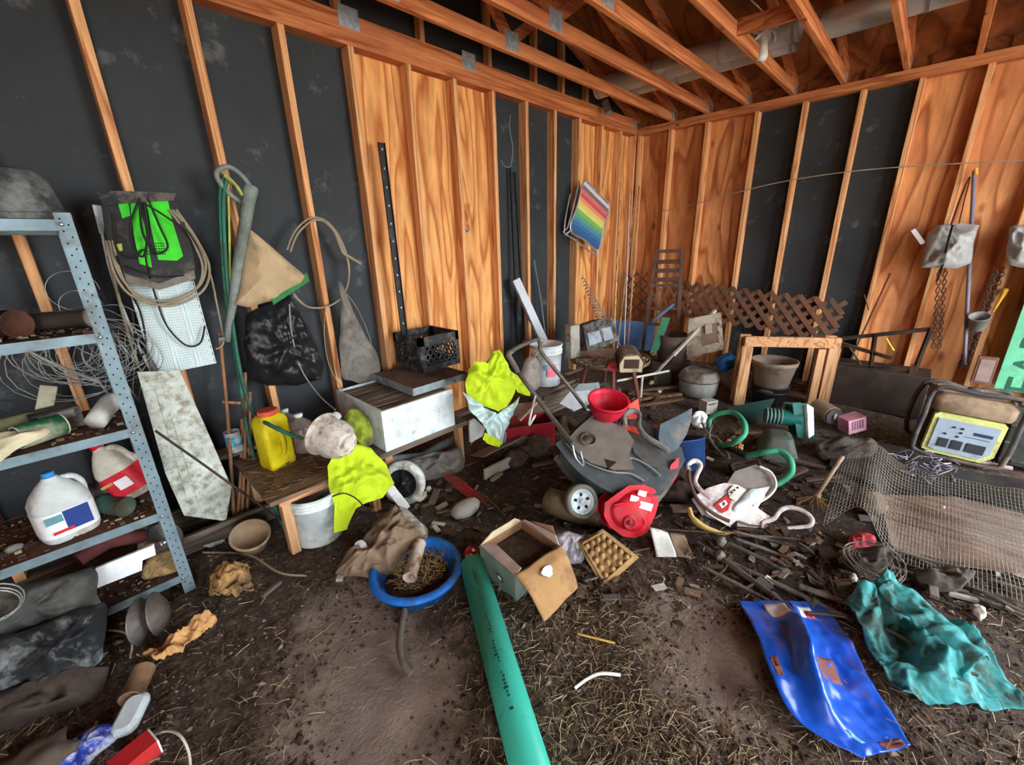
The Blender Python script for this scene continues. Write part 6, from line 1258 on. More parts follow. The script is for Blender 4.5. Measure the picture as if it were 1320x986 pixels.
q = MB(); q.tube(cr([pl+V((0, 0, .03)), pl+V((-.03, 0, .12)), W(968, 0, y=-1.60)], 4), .004, 5); q.tube(cr([pl+V((.02, -.02, .03)), W(1005, 20, y=-1.7), W(1018, 30, y=-1.75), W(1022, 18, y=-1.78)], 4), .003, 5); t.part(q, 'cord', C('cord_cream', 206, 190, 150))
for k, (px_, py_, yy) in enumerate(((1062, 64, -1.95), (1229, 81, -2.6))):
    pass
# ================================================================== more of the heap between the round table, the mower and the right wall
q = MB(); q.tube(wpts([(795, 491, 'z', .25), (862, 478, 'z', .25)]), .012, 8); q.tube([W(828, 485, z=.25), V((W(828, 485, z=.25).x, W(828, 485, z=.25).y, .01))], .012, 8); solo(q, 'white_stick', C('stick_white', 190, 184, 174, rough=.6), 'pale T-shaped stick standing before the round table', 'stick')
for k, (px_, py_, l_, a, c_, lab) in enumerate(((845, 512, .55, -35, (140, 112, 84), 'long pale slat lying below the round table'), (850, 520, .5, -32, (118, 90, 66), 'long brown slat lying below the pale slat'), (842, 504, .5, -38, (104, 80, 62), 'long dark slat lying above the pale slat'), (868, 548, .5, -50, (110, 66, 48), 'long reddish slat lying behind the mower guard'), (960, 570, .6, -28, (96, 66, 52), 'long dark slat under the mint hose'), (1005, 622, .5, -20, (82, 62, 54), 'long muddy slat behind the white chassis'))):
    p = W(px_, py_, z=.03); q = MB(); q.box((0, 0, 0), (l_, .045, .02), frame(p+V((0, 0, .012*(k % 3))), (math.cos(math.radians(a)), math.sin(math.radians(a)), .03))); solo(q, 'slat', wood('slat_wood_%d' % k, tuple(int(v*.6) for v in c_), c_, axis='X', rings=5, freq=(12, 12, .8), knots=.3), lab, 'slat', bevel=.002)
for k, (pix, zc, col, lab) in enumerate((
    ([(840, 600), (862, 592), (885, 610), (890, 640), (868, 650), (850, 635)], .07, (70, 56, 48), 'dark muddy cloth heap behind the mower shroud'),
    ([(740, 500), (770, 492), (800, 500), (790, 515), (755, 518)], .06, (96, 92, 84), 'grey cloth heap under the round table'),
    ([(640, 575), (672, 562), (690, 575), (676, 592), (650, 596)], .05, (78, 70, 62), 'grey brown cloth heap behind the pale painted board'),
    ([(1050, 575), (1090, 562), (1130, 572), (1120, 590), (1070, 596)], .06, (58, 52, 48), 'dark cloth heap left of the generator'),
    ([(700, 545), (730, 535), (750, 552), (735, 575), (708, 570)], .06, (72, 50, 42), 'reddish brown cloth heap behind the mower handle'),
    ([(940, 600), (975, 595), (985, 615), (960, 622)], .04, (66, 54, 48), 'dark cloth heap behind the white chassis'),
    ([(1180, 740), (1215, 730), (1250, 745), (1240, 765), (1200, 765)], .04, (84, 76, 70), 'grey muddy cloth heap on the mesh edge'),
    ([(1080, 715), (1120, 705), (1150, 722), (1130, 740), (1095, 738)], .05, (70, 62, 56), 'dark muddy cloth heap above the teal tarp'))):
    q = MB(); P = W(sum(p[0] for p in pix)/len(pix), sum(p[1] for p in pix)/len(pix), z=zc); puff(q, pix, P, V((-.35, -.35, .85)), .06, back=1.0, seed=200+k, amp=.03, freq=8, fold=(pix[0][0], pix[0][1], 6, .02))
    for v_ in q.v: v_.z = max(v_.z, .004)
    solo(q, 'cloth_heap', C('heapcloth_%d' % k, *col, rough=.92, var=.3, dirt=.35, bump=.6, bscale=25), lab, 'cloth')
q = MB(); F = frame(W(850, 486, z=.08), (.8, -.6, 0)); q.box((0, 0, 0), (.2, .14, .15), F); solo(q, 'green_brown_box', C('box_olive', 84, 80, 66, rough=.8, dirt=.4), 'olive brown box in front of the dark tub', 'box', bevel=.006)
for k, (px_, py_, r_, lab) in enumerate(((840, 493, .02, 'small white bone-like scrap before the round table'), (850, 505, .016, 'tiny white scrap on the slats'), (745, 570, .012, 'tiny pink scrap behind the mower hinge'), (1215, 655, .012, 'tiny white scrap before the generator'), (1100, 745, .014, 'pale pebble on the dark muddy cloth heap'), (1225, 745, .016, 'pale pebble above the teal tarp'), (1262, 788, .02, 'round grey pebble right of the teal tarp'))):
    q = MB(); q.blob(W(px_, py_, z=.05 if k < 2 else .03), (r_*1.8, r_, r_), 300+k, amp=.25); solo(q, 'white_scrap', C('scrap_white', 200, 190, 180, rough=.7), lab, 'scrap')
q = MB(); c = W(1120, 735, z=.04)
for k in range(26):
    r = RND.uniform(.05, .16); q.tube([c+V((r*math.cos(t*.3+k), r*math.sin(t*.3+k)*.8, .02+.05*abs(math.sin(t*.15+k)))) for t in range(RND.randint(6, 16))], .0016, 4)
solo(q, 'loose_wire_tangle', WIRED, 'tangle of loose wire between the mesh and the teal tarp', 'wire')
q = MB(); q.tube(cr(wpts([(262, 712, 'z', .02), (320, 715, 'z', .03), (360, 738, 'z', .03), (395, 742, 'z', .01)]), 5), .005, 6); solo(q, 'dry_vine', C('vine_tan', 140, 122, 98), 'dry tan vine trailing from the tan crumpled sack', 'vine')
# ================================================================== foreground
# blue shallow tub
c = W(537, 736, z=.05); t = thing('wash_tub', T((c.x, c.y, .0)), 'round blue plastic tub with wide rim half full of straw', 'tub')
q = MB(); R_ = .212; q.lathe([(.0001, .012), (R_*.72, .012), (R_*.80, .02), (R_*.86, .075), (R_*.89, .084), (R_, .078), (R_+.004, .064), (R_*.99, .058), (R_*.91, .062), (R_*.85, .004), (.0001, .002)], 44); q.build('basin', BLUE, t)
q = MB(); q.lathe([(.0001, .038), (R_*.4, .034), (R_*.70, .014)], 28); q.build('grit', SOIL, t)
q = MB()
for k in range(380):
    a, r = RND.uniform(0, 6.28), R_*.62*math.sqrt(RND.random()); x, y = r*math.cos(a)+.03, r*math.sin(a)+.02; b_ = RND.uniform(0, 3.14); l_ = RND.uniform(.015, .05)
    q.tube([(x, y, .034), (x+l_*math.cos(b_), y+l_*math.sin(b_), .038+RND.random()*.012)], .0014, 3, mi=k % 3)
k_ = q.build('straw_bits', [C('straw_a', 0, 0, 0), C('straw_b', 0, 0, 0), C('straw_d', 178, 152, 104)], t); k_['kind'] = 'stuff'
# tubular can lying in the tub
a, b_ = W(528, 745, z=.10), W(541, 700, z=.12); can_thing('sealant_tube', a, b_, .03, C('tube_rustwhite', 186, 176, 164, rough=.6, dirt=.55, dirtcol=(120, 80, 54), dscale=9), 'rust stained white cartridge tube lying in the blue tub', 'tube', rim=.003)
# brown canvas coat
P0 = W(495, 700, z=.10); t = Thing('brown_jacket', W(490, 735, z=0), 'crumpled brown canvas jacket heaped beside the blue tub', 'jacket')
q = MB(); puff(q, [(432, 738), (445, 715), (470, 698), (490, 670), (513, 650), (530, 660), (550, 680), (552, 694), (534, 704), (520, 715), (508, 738), (470, 742), (445, 742)], P0, V((-.25, -.5, .8)), .14, back=.9, seed=101, amp=.028, freq=6, rings=16, m=9, power=.6, round_=False, fold=(520, 665, 6, .02), ctr=(492, 708))
for v_ in q.v: v_.z = max(v_.z, .006)
bd = t.part(q, 'jacket_body', C('canvas_brown', 128, 108, 88, rough=.9, var=.22, dirt=.3, dirtcol=(92, 74, 58), bump=.4, bscale=60))
q = MB(); puff(q, [(514, 652), (522, 655), (546, 676), (549, 688), (538, 690), (520, 678), (512, 665)], P0+V((0, 0, .06)), V((-.25, -.5, .8)), .03, seed=102, amp=.012, round_=False); t.part(q, 'grey_lining', C('lining_grey', 142, 140, 130, rough=.7, dirt=.3), bd)
q = MB(); puff(q, [(458, 700), (466, 696), (473, 702), (472, 712), (462, 714), (457, 708)], P0+V((-.03, -.05, .05)), V((-.25, -.5, .8)), .012, seed=103, amp=.004); t.part(q, 'white_patch', C('patch_white', 206, 212, 208, rough=.7), bd)
q = MB(); puff(q, [(445, 722), (470, 716), (506, 718), (508, 738), (475, 745), (448, 742)], P0+V((-.02, -.05, -.02)), V((-.25, -.6, .7)), .05, seed=104, amp=.02, round_=False, fold=(480, 710, 6, .016)); t.part(q, 'sleeve', C('canvas_brown', 0, 0, 0), bd)
# hose piece
q = MB(); q.tube(cr(wpts([(521, 786, 'z', .03), (518, 805, 'z', .035), (515, 832, 'z', .035), (520, 855, 'z', .03), (530, 868, 'z', .02)]), 6), .014, 8); solo(q, 'hose_offcut', C('hose_greybrown', 104, 98, 88, rough=.6, dirt=.3), 'short grey brown hose offcut lying in front of the blue tub', 'hose')
# green pipe
A, B = W(609, 728, z=.062), W(686, 1000, z=.062); t = Thing('green_pipe', (A+B)/2-V((0, 0, .06)), 'long turquoise sewer pipe lying on the dirt toward the tub', 'pipe')
d = (B-A).normalized(); F = zframe(A, d); Ln = (B-A).length+.25; q = MB(); r_ = .0585; q.lathe([(r_-.006, .02), (r_-.006, 0), (r_, 0), (r_, Ln), (r_-.006, Ln), (r_-.006, Ln-.02)], 32, F)
pipe = t.part(q, 'pipe', C('pipe_turquoise', 58, 172, 150, rough=.4, var=.08, dirt=.06, dirtcol=(40, 110, 100), dscale=16, bump=.03))
q = MB(); up_ = V((-.35, -.45, .8)); up_ = (up_-d*up_.dot(d)).normalized(); sd = d.cross(up_)
for k in range(46):
    if k % 9 in (7, 8): continue
    u = .10+k*.0135; cc = A+d*u; 
    for j in range(RND.choice((1, 2))):
        a = .10+RND.uniform(-.05, .05)+j*.06; o = (up_*math.cos(a)+sd*math.sin(a))*(r_+.0006)
        q.bar(cc+o-d*.004, cc+o+d*.004, RND.uniform(.004, .012), .0006, up=o)
k_ = t.part(q, 'printed_marking', C('ink_teal', 28, 88, 80), pipe); k_['kind'] = 'stuff'
# red toy mushroom at the pipe end
p = W(607, 714, z=.06); t = Thing('red_spotted_cap', V((p.x, p.y, .0)), 'red ball with white spots lying at the turquoise pipe end', 'ball'); q = MB(); q.blob(p, (.034, .034, .036), 3, amp=.04); bl = t.part(q, 'ball', RED)
for k, dd in enumerate(((-.5, -.6, .5), (.1, -.5, .85), (-.85, -.2, .3), (.5, -.8, .1))):
    q = MB(); dd = V(dd).normalized(); q.lathe([(.0001, .003), (.009, .001)], 12, zframe(p+dd*.0345, dd)); t.part(q, 'white_spot', LWHITE, bl)
q = MB(); cyl(q, p+V((-.01, -.01, -.055)), p+V((0, 0, -.02)), .014, 10); t.part(q, 'stem', C('stem_cream', 210, 190, 160), bl)
# open cardboard box
zb_ = .005; Fp = [W(619, 703, z=.15), W(664, 742, z=.15), W(721, 703, z=.15), W(672, 671, z=.15)]     # rim corners: left, front, right, back
bt = [V((p.x, p.y, zb_)) for p in Fp]
t = Thing('cardboard_box', V((sum(p.x for p in Fp)/4, sum(p.y for p in Fp)/4, 0)), 'open printed cardboard box with flaps splayed, standing on the dirt', 'box')
CG = C('card_greengrey', 112, 130, 122, rough=.85, var=.2, dirt=.4, dirtcol=(150, 124, 98)); CI = C('card_inside', 142, 108, 78, rough=.9, var=.2)
for i, nm in enumerate(('front_left_wall', 'front_right_wall', 'back_right_wall', 'back_left_wall')):
    j = (i+1) % 4; q = MB(); q.add([bt[i], bt[j], Fp[j], Fp[i]], [(0, 1, 2, 3)]); t.part(q, 'wall_panel', CG if i < 2 else CI, solid=.005)
q = MB(); q.add([p+V((0, 0, .001)) for p in bt], [(0, 1, 2, 3)]); t.part(q, 'bottom', CI, solid=.004)
q = MB(); q.add([p*.97+sum(bt, V())*.0075+V((0, 0, .10)) for p in bt], [(0, 1, 2, 3)]); t.part(q, 'contents', SOIL)
def flap(i, j, out, name, mt, th=.005):
    q = MB(); a, b_ = Fp[i], Fp[j]; q.add([a, b_, b_+out[1], a+out[0]], [(0, 1, 2, 3)]); return t.part(q, name, mt, solid=th)
e1 = (Fp[1]-Fp[0]); e2 = (Fp[2]-Fp[1])
flap(0, 1, ((W(640, 702, z=.155)-Fp[0]), (W(672, 732, z=.165)-Fp[1])), 'flap', C('card_pinkgrey', 176, 156, 146, rough=.85, dirt=.2))
q = MB(); g_ = lambda u, v: quad(Fp[1], Fp[2], W(745, 757, z=.03), W(700, 803, z=.02))(u, v)+V((0, 0, .03*math.sin(v*3)))
q.sheet(crumple(g_, 14, 14, .008, 12, 5)); fl_ = t.part(q, 'big_flap', CARD, solid=.006)
q = MB(); P_ = g_(.5, .4)+V((-.006, -.008, .012)); q.add([P_+V((.03*math.cos(a)*(1+.3*math.sin(3*a)), .02*math.sin(a), .012*math.sin(a))) for a in [i*.628 for i in range(10)]], [tuple(range(10))]); t.part(q, 'white_scuff', LWHITE, fl_, solid=.002)
flap(2, 3, ((W(716, 690, z=.19)-Fp[2]), (W(676, 670, z=.20)-Fp[3])), 'flap', C('card_pinkgrey', 0, 0, 0))
q = MB(); q.add([Fp[2], Fp[3], W(688, 672, z=.19), W(712, 678, z=.19)], [(0, 1, 2, 3)]); t.part(q, 'flap_edge', CI, solid=.004)
flap(3, 0, ((W(664, 668, z=.18)-Fp[3]), (W(634, 686, z=.19)-Fp[0])), 'flap', C('card_cream', 196, 178, 146, rough=.85))
q = MB(); gg = lambda u, v: quad(bt[0].lerp(Fp[0], .15), bt[1].lerp(Fp[1], .15), bt[1].lerp(Fp[1], .8), bt[0].lerp(Fp[0], .8))(u, v)
off = (Fp[1]-Fp[0]).cross(V((0, 0, 1))).normalized()*.005; off = off if off.dot(CAM-Fp[0]) > 0 else -off
q.add([gg(.50, .30)+off, gg(.68, .26)+off, gg(.68, .6)+off, gg(.50, .64)+off], [(0, 1, 2, 3)]); q.add([gg(.54, .37)+off*1.3, gg(.64, .35)+off*1.3, gg(.64, .52)+off*1.3, gg(.54, .55)+off*1.3], [(0, 1, 2, 3)], mi=1); k_ = t.part(q, 'print', [C('print_green', 46, 74, 66), LWHITE]); k_['kind'] = 'stuff'
# clear plastic bottle wrap
q = MB(); puff(q, [(712, 690), (730, 684), (752, 690), (756, 715), (748, 728), (730, 726), (718, 710)], W(735, 706, z=.05), V((-.3, -.5, .8)), .05, seed=110, amp=.014, round_=False, fold=(735, 690, 5, .015))
for v_ in q.v: v_.z = max(v_.z, .004)
solo(q, 'clear_plastic_wrap', C('plastic_film', 168, 164, 170, rough=.2, var=.25, dirt=.35, dirtcol=(110, 92, 84), spec=.6), 'crumpled clear plastic wrap between box and pulp tray', 'wrap')
# moulded pulp tray: each cup a part
P0 = W(782, 718, z=.06); nn = V((-.45, -.35, .82)).normalized(); t = Thing('pulp_tray', W(785, 750, z=0), 'moulded pulp egg tray tilted up on the dirt', 'tray')
PU = C('pulp_tan', 176, 144, 98, rough=.95, var=.2, dirt=.25, dirtcol=(112, 84, 56), bump=.4)
q = MB(); trace(q, [(746, 700), (777, 683), (822, 718), (778, 757)], P0, nn, .015); base_ = t.part(q, 'tray_sheet', PU, bevel=.004)
c4 = [hit(*p, P0, nn) for p in ((750, 702), (777, 687), (816, 718), (779, 751))]
for i in range(4):
    for j in range(5):
        cc = c4[0].lerp(c4[1], (i+.5)/4).lerp(c4[3].lerp(c4[2], (i+.5)/4), (j+.5)/5); q = MB(); q.lathe([(.0001, .026), (.007, .026), (.010, .022), (.016, 0)], 10, zframe(cc, nn)); t.part(q, 'peak', PU, base_)
        cd_ = c4[0].lerp(c4[1], (i+1)/4).lerp(c4[3].lerp(c4[2], (i+1)/4), (j+.5)/5)
for (a, b_) in ((0, 1), (1, 2), (2, 3), (3, 0)): q = MB(); q.bar(c4[a]+nn*.008, c4[b_]+nn*.008, .012, .02, up=nn); t.part(q, 'rim', PU, bevel=.003)
# grey paper fold
P0 = W(862, 702, z=.03); q = MB(); q.sheet(crumple(quad(W(838, 680, z=.09), W(862, 686, z=.05), W(872, 718, z=.01), W(846, 718, z=.01)), 8, 8, .006, 14, 2), mi=0); q.sheet(crumple(quad(W(862, 686, z=.05), W(882, 690, z=.02), W(894, 720, z=.008), W(872, 718, z=.01)), 8, 8, .006, 14, 3), mi=1)
solo(q, 'folded_card', [C('card_white', 198, 196, 190, rough=.7, dirt=.25), C('card_dirty', 140, 118, 96, rough=.9, dirt=.4)], 'folded dirty white card lying before the mower shroud', 'card', solid=.003)
# white curved strip and straw-yellow stick
q = MB(); q.tube(cr(wpts([(741, 887, 'z', .012), (757, 875, 'z', .02), (775, 868, 'z', .022), (800, 870, 'z', .012)]), 5), .006, 6, flat=.5); solo(q, 'white_curved_strip', C('strip_white', 214, 218, 206), 'thin white curved plastic strip lying on straw', 'strip')
q = MB(); q.tube(wpts([(745, 817, 'z', .02), (793, 829, 'z', .02)]), .004, 6); solo(q, 'yellow_reed', C('reed_yellow', 206, 172, 84), 'single bright yellow reed stalk lying on dirt', 'reed')

# ---- white plastic frame with red badge
P0 = W(960, 645, z=.10); nn = V((-.45, -.45, .77)).normalized(); WP = C('white_shell', 208, 202, 198, rough=.45, dirt=.3, dirtcol=(140, 112, 104))
t = Thing('toy_chassis', W(960, 680, z=0), 'white plastic toy chassis with red badge and loop handles', 'plastic chassis')
H = lambda x, y, l=0: hit(x, y, P0, nn)+nn*l
q = MB(); trace(q, [(902, 640), (915, 632), (935, 626), (950, 628), (965, 636), (985, 632), (972, 655), (990, 668), (985, 678), (950, 680), (935, 672), (915, 660)], P0, nn, .07); bd = t.part(q, 'shell', WP, bevel=.016, seg=3)
q = MB(); q.tube(cr([H(x, y) for x, y in ((888, 606), (888, 598), (896, 594), (903, 600), (898, 612), (896, 622), (905, 634), (916, 642))], 6), .015, 8, flat=.7); t.part(q, 'loop_handle', WP, bd)
q = MB(); q.tube(cr([H(x, y) for x, y in ((984, 674), (998, 668), (1006, 658), (1018, 654), (1034, 658), (1046, 668), (1044, 677), (1030, 680), (1005, 682), (985, 682))], 6, True), .013, 8, closed=True, flat=.7); t.part(q, 'loop_handle', WP, bd)
q = MB(); q.tube(cr([H(x, y) for x, y in ((888, 600), (889, 620), (900, 645), (920, 662), (940, 672))], 6), .011, 8); t.part(q, 'dark_edge', C('edge_brown', 84, 64, 58, rough=.6), bd)
q = MB(); trace(q, [(937, 628), (950, 608), (975, 600), (992, 606), (998, 620), (994, 634), (978, 640), (962, 636), (950, 640)], P0, nn, .03, lift=-.01); t.part(q, 'dusty_seat', C('seat_dust', 122, 114, 106, rough=.9, dirt=.4), bd, bevel=.008)
q = MB(); q.tube(cr([H(x, y, .01) for x, y in ((978, 602), (993, 610), (999, 626), (990, 640), (970, 652))], 5), .007, 8); t.part(q, 'seat_rim', WP, bd)
q = MB(); trace(q, [(920, 652), (936, 638), (944, 640), (938, 658), (930, 662)], P0, nn, .004, lift=.008); bdg = t.part(q, 'red_badge', RED, bd)
q = MB(); trace(q, [(926, 650), (934, 645), (937, 650), (930, 656)], P0, nn, .002, lift=.010); t.part(q, 'badge_field', LWHITE, bd)
q = MB(); trace(q, [(930, 648), (934, 648), (933, 653), (930, 652)], P0, nn, .002, lift=.012); t.part(q, 'badge_mark', BLK, bd)
q = MB(); trace(q, [(938, 634), (946, 626), (958, 632), (948, 646), (940, 642)], P0, nn, .02, lift=.014); t.part(q, 'dial_plate', C('dial_cream', 212, 204, 192, rough=.5, dirt=.2), bd, bevel=.004)
for k, (x, y) in enumerate(((942, 636), (945, 633), (949, 630))): q = MB(); q.lathe([(.0001, .006), (.005, .006), (.006, 0)], 10, zframe(H(x, y, .016), nn)); t.part(q, 'button', BLK, bd)
q = MB(); puff(q, [(955, 642), (968, 630), (980, 632), (986, 642), (968, 652), (950, 660), (945, 654)], H(965, 644, .005), nn, .025, seed=120, amp=.004); t.part(q, 'blue_white_pad', C('pad_bluewhite', 206, 218, 216, rough=.5), bd)
P1 = W(915, 672, z=.04); q = MB(); q.tube(cr([hit(x, y, P1, nn) for x, y in ((888, 655), (893, 668), (908, 680), (930, 688), (948, 688))], 5), [.02]*6+[.026]*8+[.022]*7, 10, flat=.6); solo(q, 'yellow_runner', C('runner_yellow', 206, 178, 106, rough=.6, dirt=.3), 'yellowed curved plastic runner below the white chassis', 'runner')

# ---- tent poles / rods
RDM = C('rod_dirty', 126, 118, 108, rough=.6, metal=.3, dirt=.45, dirtcol=(64, 54, 46))
rods = [((900, 700), (1040, 800), .012), ((925, 715), (1000, 770), .009), ((945, 685), (1025, 705), .008), ((950, 695), (1022, 722), .008), ((935, 722), (1100, 800), .011), ((940, 700), (1010, 735), .008), ((1030, 755), (1120, 790), .012), ((905, 730), (1010, 785), .008), ((950, 690), (1030, 695), .006), ((1030, 700), (1050, 715), .006), ((1140, 700), (1320, 790), .009), ((1090, 690), (1320, 760), .008), ((1120, 720), (1340, 800), .008)]
nm = ['thickest', 'second', 'third', 'fourth', 'longest', 'sixth', 'stubby', 'eighth', 'thin upper', 'tiny', 'far long', 'far upper', 'far lower']
for k, (a, b_, r_) in enumerate(rods):
    A, B = W(*a, z=.02+.008*(k % 4)), W(*b_, z=.02+.006*(k % 3)); t_ = MB(); t_.tube([A, A.lerp(B, .5)+V((0, 0, .004)), B], r_, 8)
    if k in (0, 4, 6): t_.tube([A.lerp(B, .72), A.lerp(B, .76)], r_*1.7, 8)
    solo(t_, 'tent_pole', RDM, 'dirty grey metal tent pole lying in the heap behind the blue bag' if k < 10 else 'dirty grey metal rod lying along the wire mesh', 'pole', 'tent poles in the heap' if k < 10 else 'rods along the mesh')
for k, (x, y) in enumerate(((930, 698), (928, 716))): q = MB(); q.blob(W(x, y, z=.03), (.03, .022, .022), 5+k, amp=.15); solo(q, 'pole_joint', C('joint_grey', 120, 114, 104, rough=.6), ('grey plastic pole joint at the head of the tent poles', 'second grey pole joint lying below the first')[k], 'joint')

# ---- wire mesh rolled over a board on the right
BRD = wood('board_greybrown', (96, 70, 58), (150, 122, 106), axis='Y', rings=5, freq=(6, 6, .6), knots=.3, stain=(176, 162, 150))
P0 = W(1230, 690, z=.035); q = MB(); trace(q, [(1135, 638), (1230, 640), (1318, 662), (1345, 740), (1240, 725), (1150, 708)], P0, V((0, 0, 1)), .02); solo(q, 'flat_board', BRD, 'flat grey brown sheet of plywood under the wire mesh', 'board', bevel=.002)
def surf(u, v):
    # v along the roll axis (away), u across: high arch at the near-left side then flat to the right
    a = quad(W(1058, 690, z=.02), W(1360, 800, z=.03), W(1330, 640, z=.03), W(1085, 590, z=.02))(u, v)
    h = .20*math.exp(-((u-.16)/.13)**2)*(1-.35*v)+.012*math.sin(9*u+5*v)+.012*noise.noise(V((u*6, v*6, 0)))
    return a+V((0, 0, max(0, h)+.015))
q = MB(); NU, NV = 58, 26
for i in range(NU+1): q.tube([surf(i/NU, j/20) for j in range(21)], .0016, 3)
for j in range(NV+1): q.tube([surf(i/60, j/NV) for i in range(61)], .0016, 3)
solo(q, 'wire_mesh', WIRED, 'rusty welded wire mesh arching up and spread over the board', 'wire mesh')
q = MB(); A, B = W(1052, 640, z=.04), W(1086, 588, z=.26); q.tube([A, B], .012, 8); q.tube([A, A.lerp(B, .08)], .02, 8); 
for k in range(60):
    a = RND.uniform(-.5, .5); d_ = V((RND.uniform(-.10, .04), RND.uniform(-.06, .08), -.03+RND.uniform(-.01, .02))); q.tube([A+V((0, 0, .01)), A+d_*1.2], .0018, 3, mi=1)
solo(q, 'straw_broom', [C('broom_handle', 150, 130, 106, rough=.7, dirt=.3), C('broom_straw', 150, 116, 78, rough=.9)], 'worn straw broom leaning on the wire mesh', 'broom')
q = MB(); puff(q, [(1092, 696), (1104, 688), (1122, 690), (1128, 702), (1112, 708), (1096, 706)], W(1110, 698, z=.04), V((-.3, -.3, .9)), .03, seed=131, amp=.016); solo(q, 'red_can_crushed', C('can_red', 176, 50, 60, rough=.5, dirt=.3), 'crushed red container lying inside the wire mesh', 'container')
q = MB(); q.blob(W(1125, 650, z=.06), (.07, .06, .06), 132, amp=.25); solo(q, 'rag_lump', C('lump_tan', 120, 98, 80, rough=.95), 'tan rag lump seen through the wire mesh arch', 'rag')
P0 = W(1230, 625, z=.04); q = MB(); trace(q, [(1080, 560), (1160, 575), (1240, 606), (1330, 620), (1330, 655), (1230, 637), (1130, 625), (1070, 600)], P0, V((0, 0, 1)), .03); solo(q, 'black_tarp_flat', C('tarp_black', 46, 42, 42, rough=.45, var=.4, bump=.9, bscale=16, dirt=.25), 'crumpled black plastic sheeting spread before the generator', 'sheeting', bevel=.004)

# ---- blue feed sack
P = [W(953, 775, z=.05), W(1060, 778, z=.02), W(1110, 860, z=.035), W(1172, 962, z=.012), W(1095, 972, z=.012), W(1020, 925, z=.03), W(985, 840, z=.09)]
def sack(u, v):
    l = cr([P[0], W(975, 815, z=.10), W(995, 870, z=.09), W(1030, 930, z=.04), W(1110, 980, z=.01)], 8); r = cr([P[1], W(1092, 820, z=.03), W(1120, 872, z=.03), W(1150, 920, z=.02), P[3]], 8)
    k = v*(len(l)-1); i = min(int(k), len(l)-2); f_ = k-i; a, b_ = l[i].lerp(l[i+1], f_), r[i].lerp(r[i+1], f_)
    p = a.lerp(b_, u); return p+V((0, 0, .085*math.exp(-((u-.38+.3*(v-.5))/.09)**2)*math.sin(math.pi*min(1, v*1.15))-.028*math.exp(-((u-.72)/.2)**2)*math.sin(math.pi*v)))
t = Thing('blue_feed_sack', W(1060, 880, z=0), 'empty glossy blue feed sack spread creased on the dirt', 'sack')
bm_ = C('sack_blue', 22, 84, 196, rough=.28, var=.16, scale=4, dirt=.08, dirtcol=(120, 70, 50), dscale=6, bump=.15, bscale=12, spec=.45)
rows = crumple(sack, 44, 66, .015, 9, 9, fold=1.2)
for r in rows:
    for p in r: p.z = max(p.z, floor_z(p.x, p.y)+.008)
q = MB(); q.sheet(rows); sk = t.part(q, 'sack_face', bm_, solid=.004)
def onsack(u0, u1, v0, v1, mt, nm_, lift=.0032):
    q = MB(); rr_ = []
    for j in range(7):
        r = []
        for i in range(7):
            u, v = u0+(u1-u0)*i/6, v0+(v1-v0)*j/6; a = rows[min(66, int(v*66))][min(44, int(u*44))]; r.append(a+V((0, 0, lift)))
        rr_.append(r)
    q.sheet(rr_); t.part(q, nm_, mt, sk, solid=.0008)
onsack(.26, .47, .06, .16, LWHITE, 'white_label'); onsack(.52, .58, .06, .15, C('lab_navy', 30, 50, 120), 'navy_label'); onsack(.62, .80, .07, .15, LWHITE, 'white_label'); onsack(.70, .80, .10, .15, REDK, 'red_mark', .0045)
onsack(.50, .74, .38, .52, C('print_rust', 120, 72, 62, rough=.6), 'rust_print'); onsack(.30, .38, .84, .91, C('emblem_sky', 120, 190, 236, rough=.4), 'emblem'); onsack(.05, .12, .42, .52, C('print_rust', 0, 0, 0), 'rust_print'); onsack(.55, .93, .92, .985, C('print_rust', 0, 0, 0), 'rust_print')
# ---- teal tarp
def teal(u, v):
    a = quad(W(1085, 780, z=.05), W(1150, 752, z=.10), W(1345, 912, z=.02), W(1160, 905, z=.02))(u, v)
    return a+V((0, 0, .05*abs(math.sin(u*6+v*2.2))*(1-.5*v)+.03*math.sin(v*9+u*3)))
rows2 = crumple(teal, 80, 80, .042, 12, 21, fold=1.2)
for r in rows2:
    for p in r: p.z = max(p.z, floor_z(p.x, p.y)+.006)
q = MB(); q.sheet(rows2); solo(q, 'teal_tarp', C('tarp_teal', 62, 160, 162, rough=.55, var=.3, dirt=.52, dirtcol=(64, 86, 80), dscale=9, bump=.4, bscale=20), 'crumpled dirty teal tarp spread beside the blue feed sack', 'tarp', solid=.004)
def teal2(u, v):
    a = quad(W(1130, 760, z=.14), W(1160, 755, z=.12), W(1275, 850, z=.08), W(1245, 872, z=.06))(u, v)
    return a+V((0, 0, .03*math.sin(u*3.1)))
q = MB(); q.sheet(crumple(teal2, 24, 60, .03, 13, 23, fold=1.0)); solo(q, 'teal_tarp_fold', C('tarp_teal', 0, 0, 0), 'folded teal tarp strip lying on top of the teal tarp', 'tarp', solid=.006)
q = MB(); q.tube(cr(wpts([(1040, 790, 'z', .05), (1090, 795, 'z', .05), (1150, 815, 'z', .06), (1220, 855, 'z', .06), (1260, 870, 'z', .05)]), 5), .006, 6); solo(q, 'dark_twig', C('twig_dark', 70, 60, 52), 'long dark twig lying across the teal tarp', 'twig')

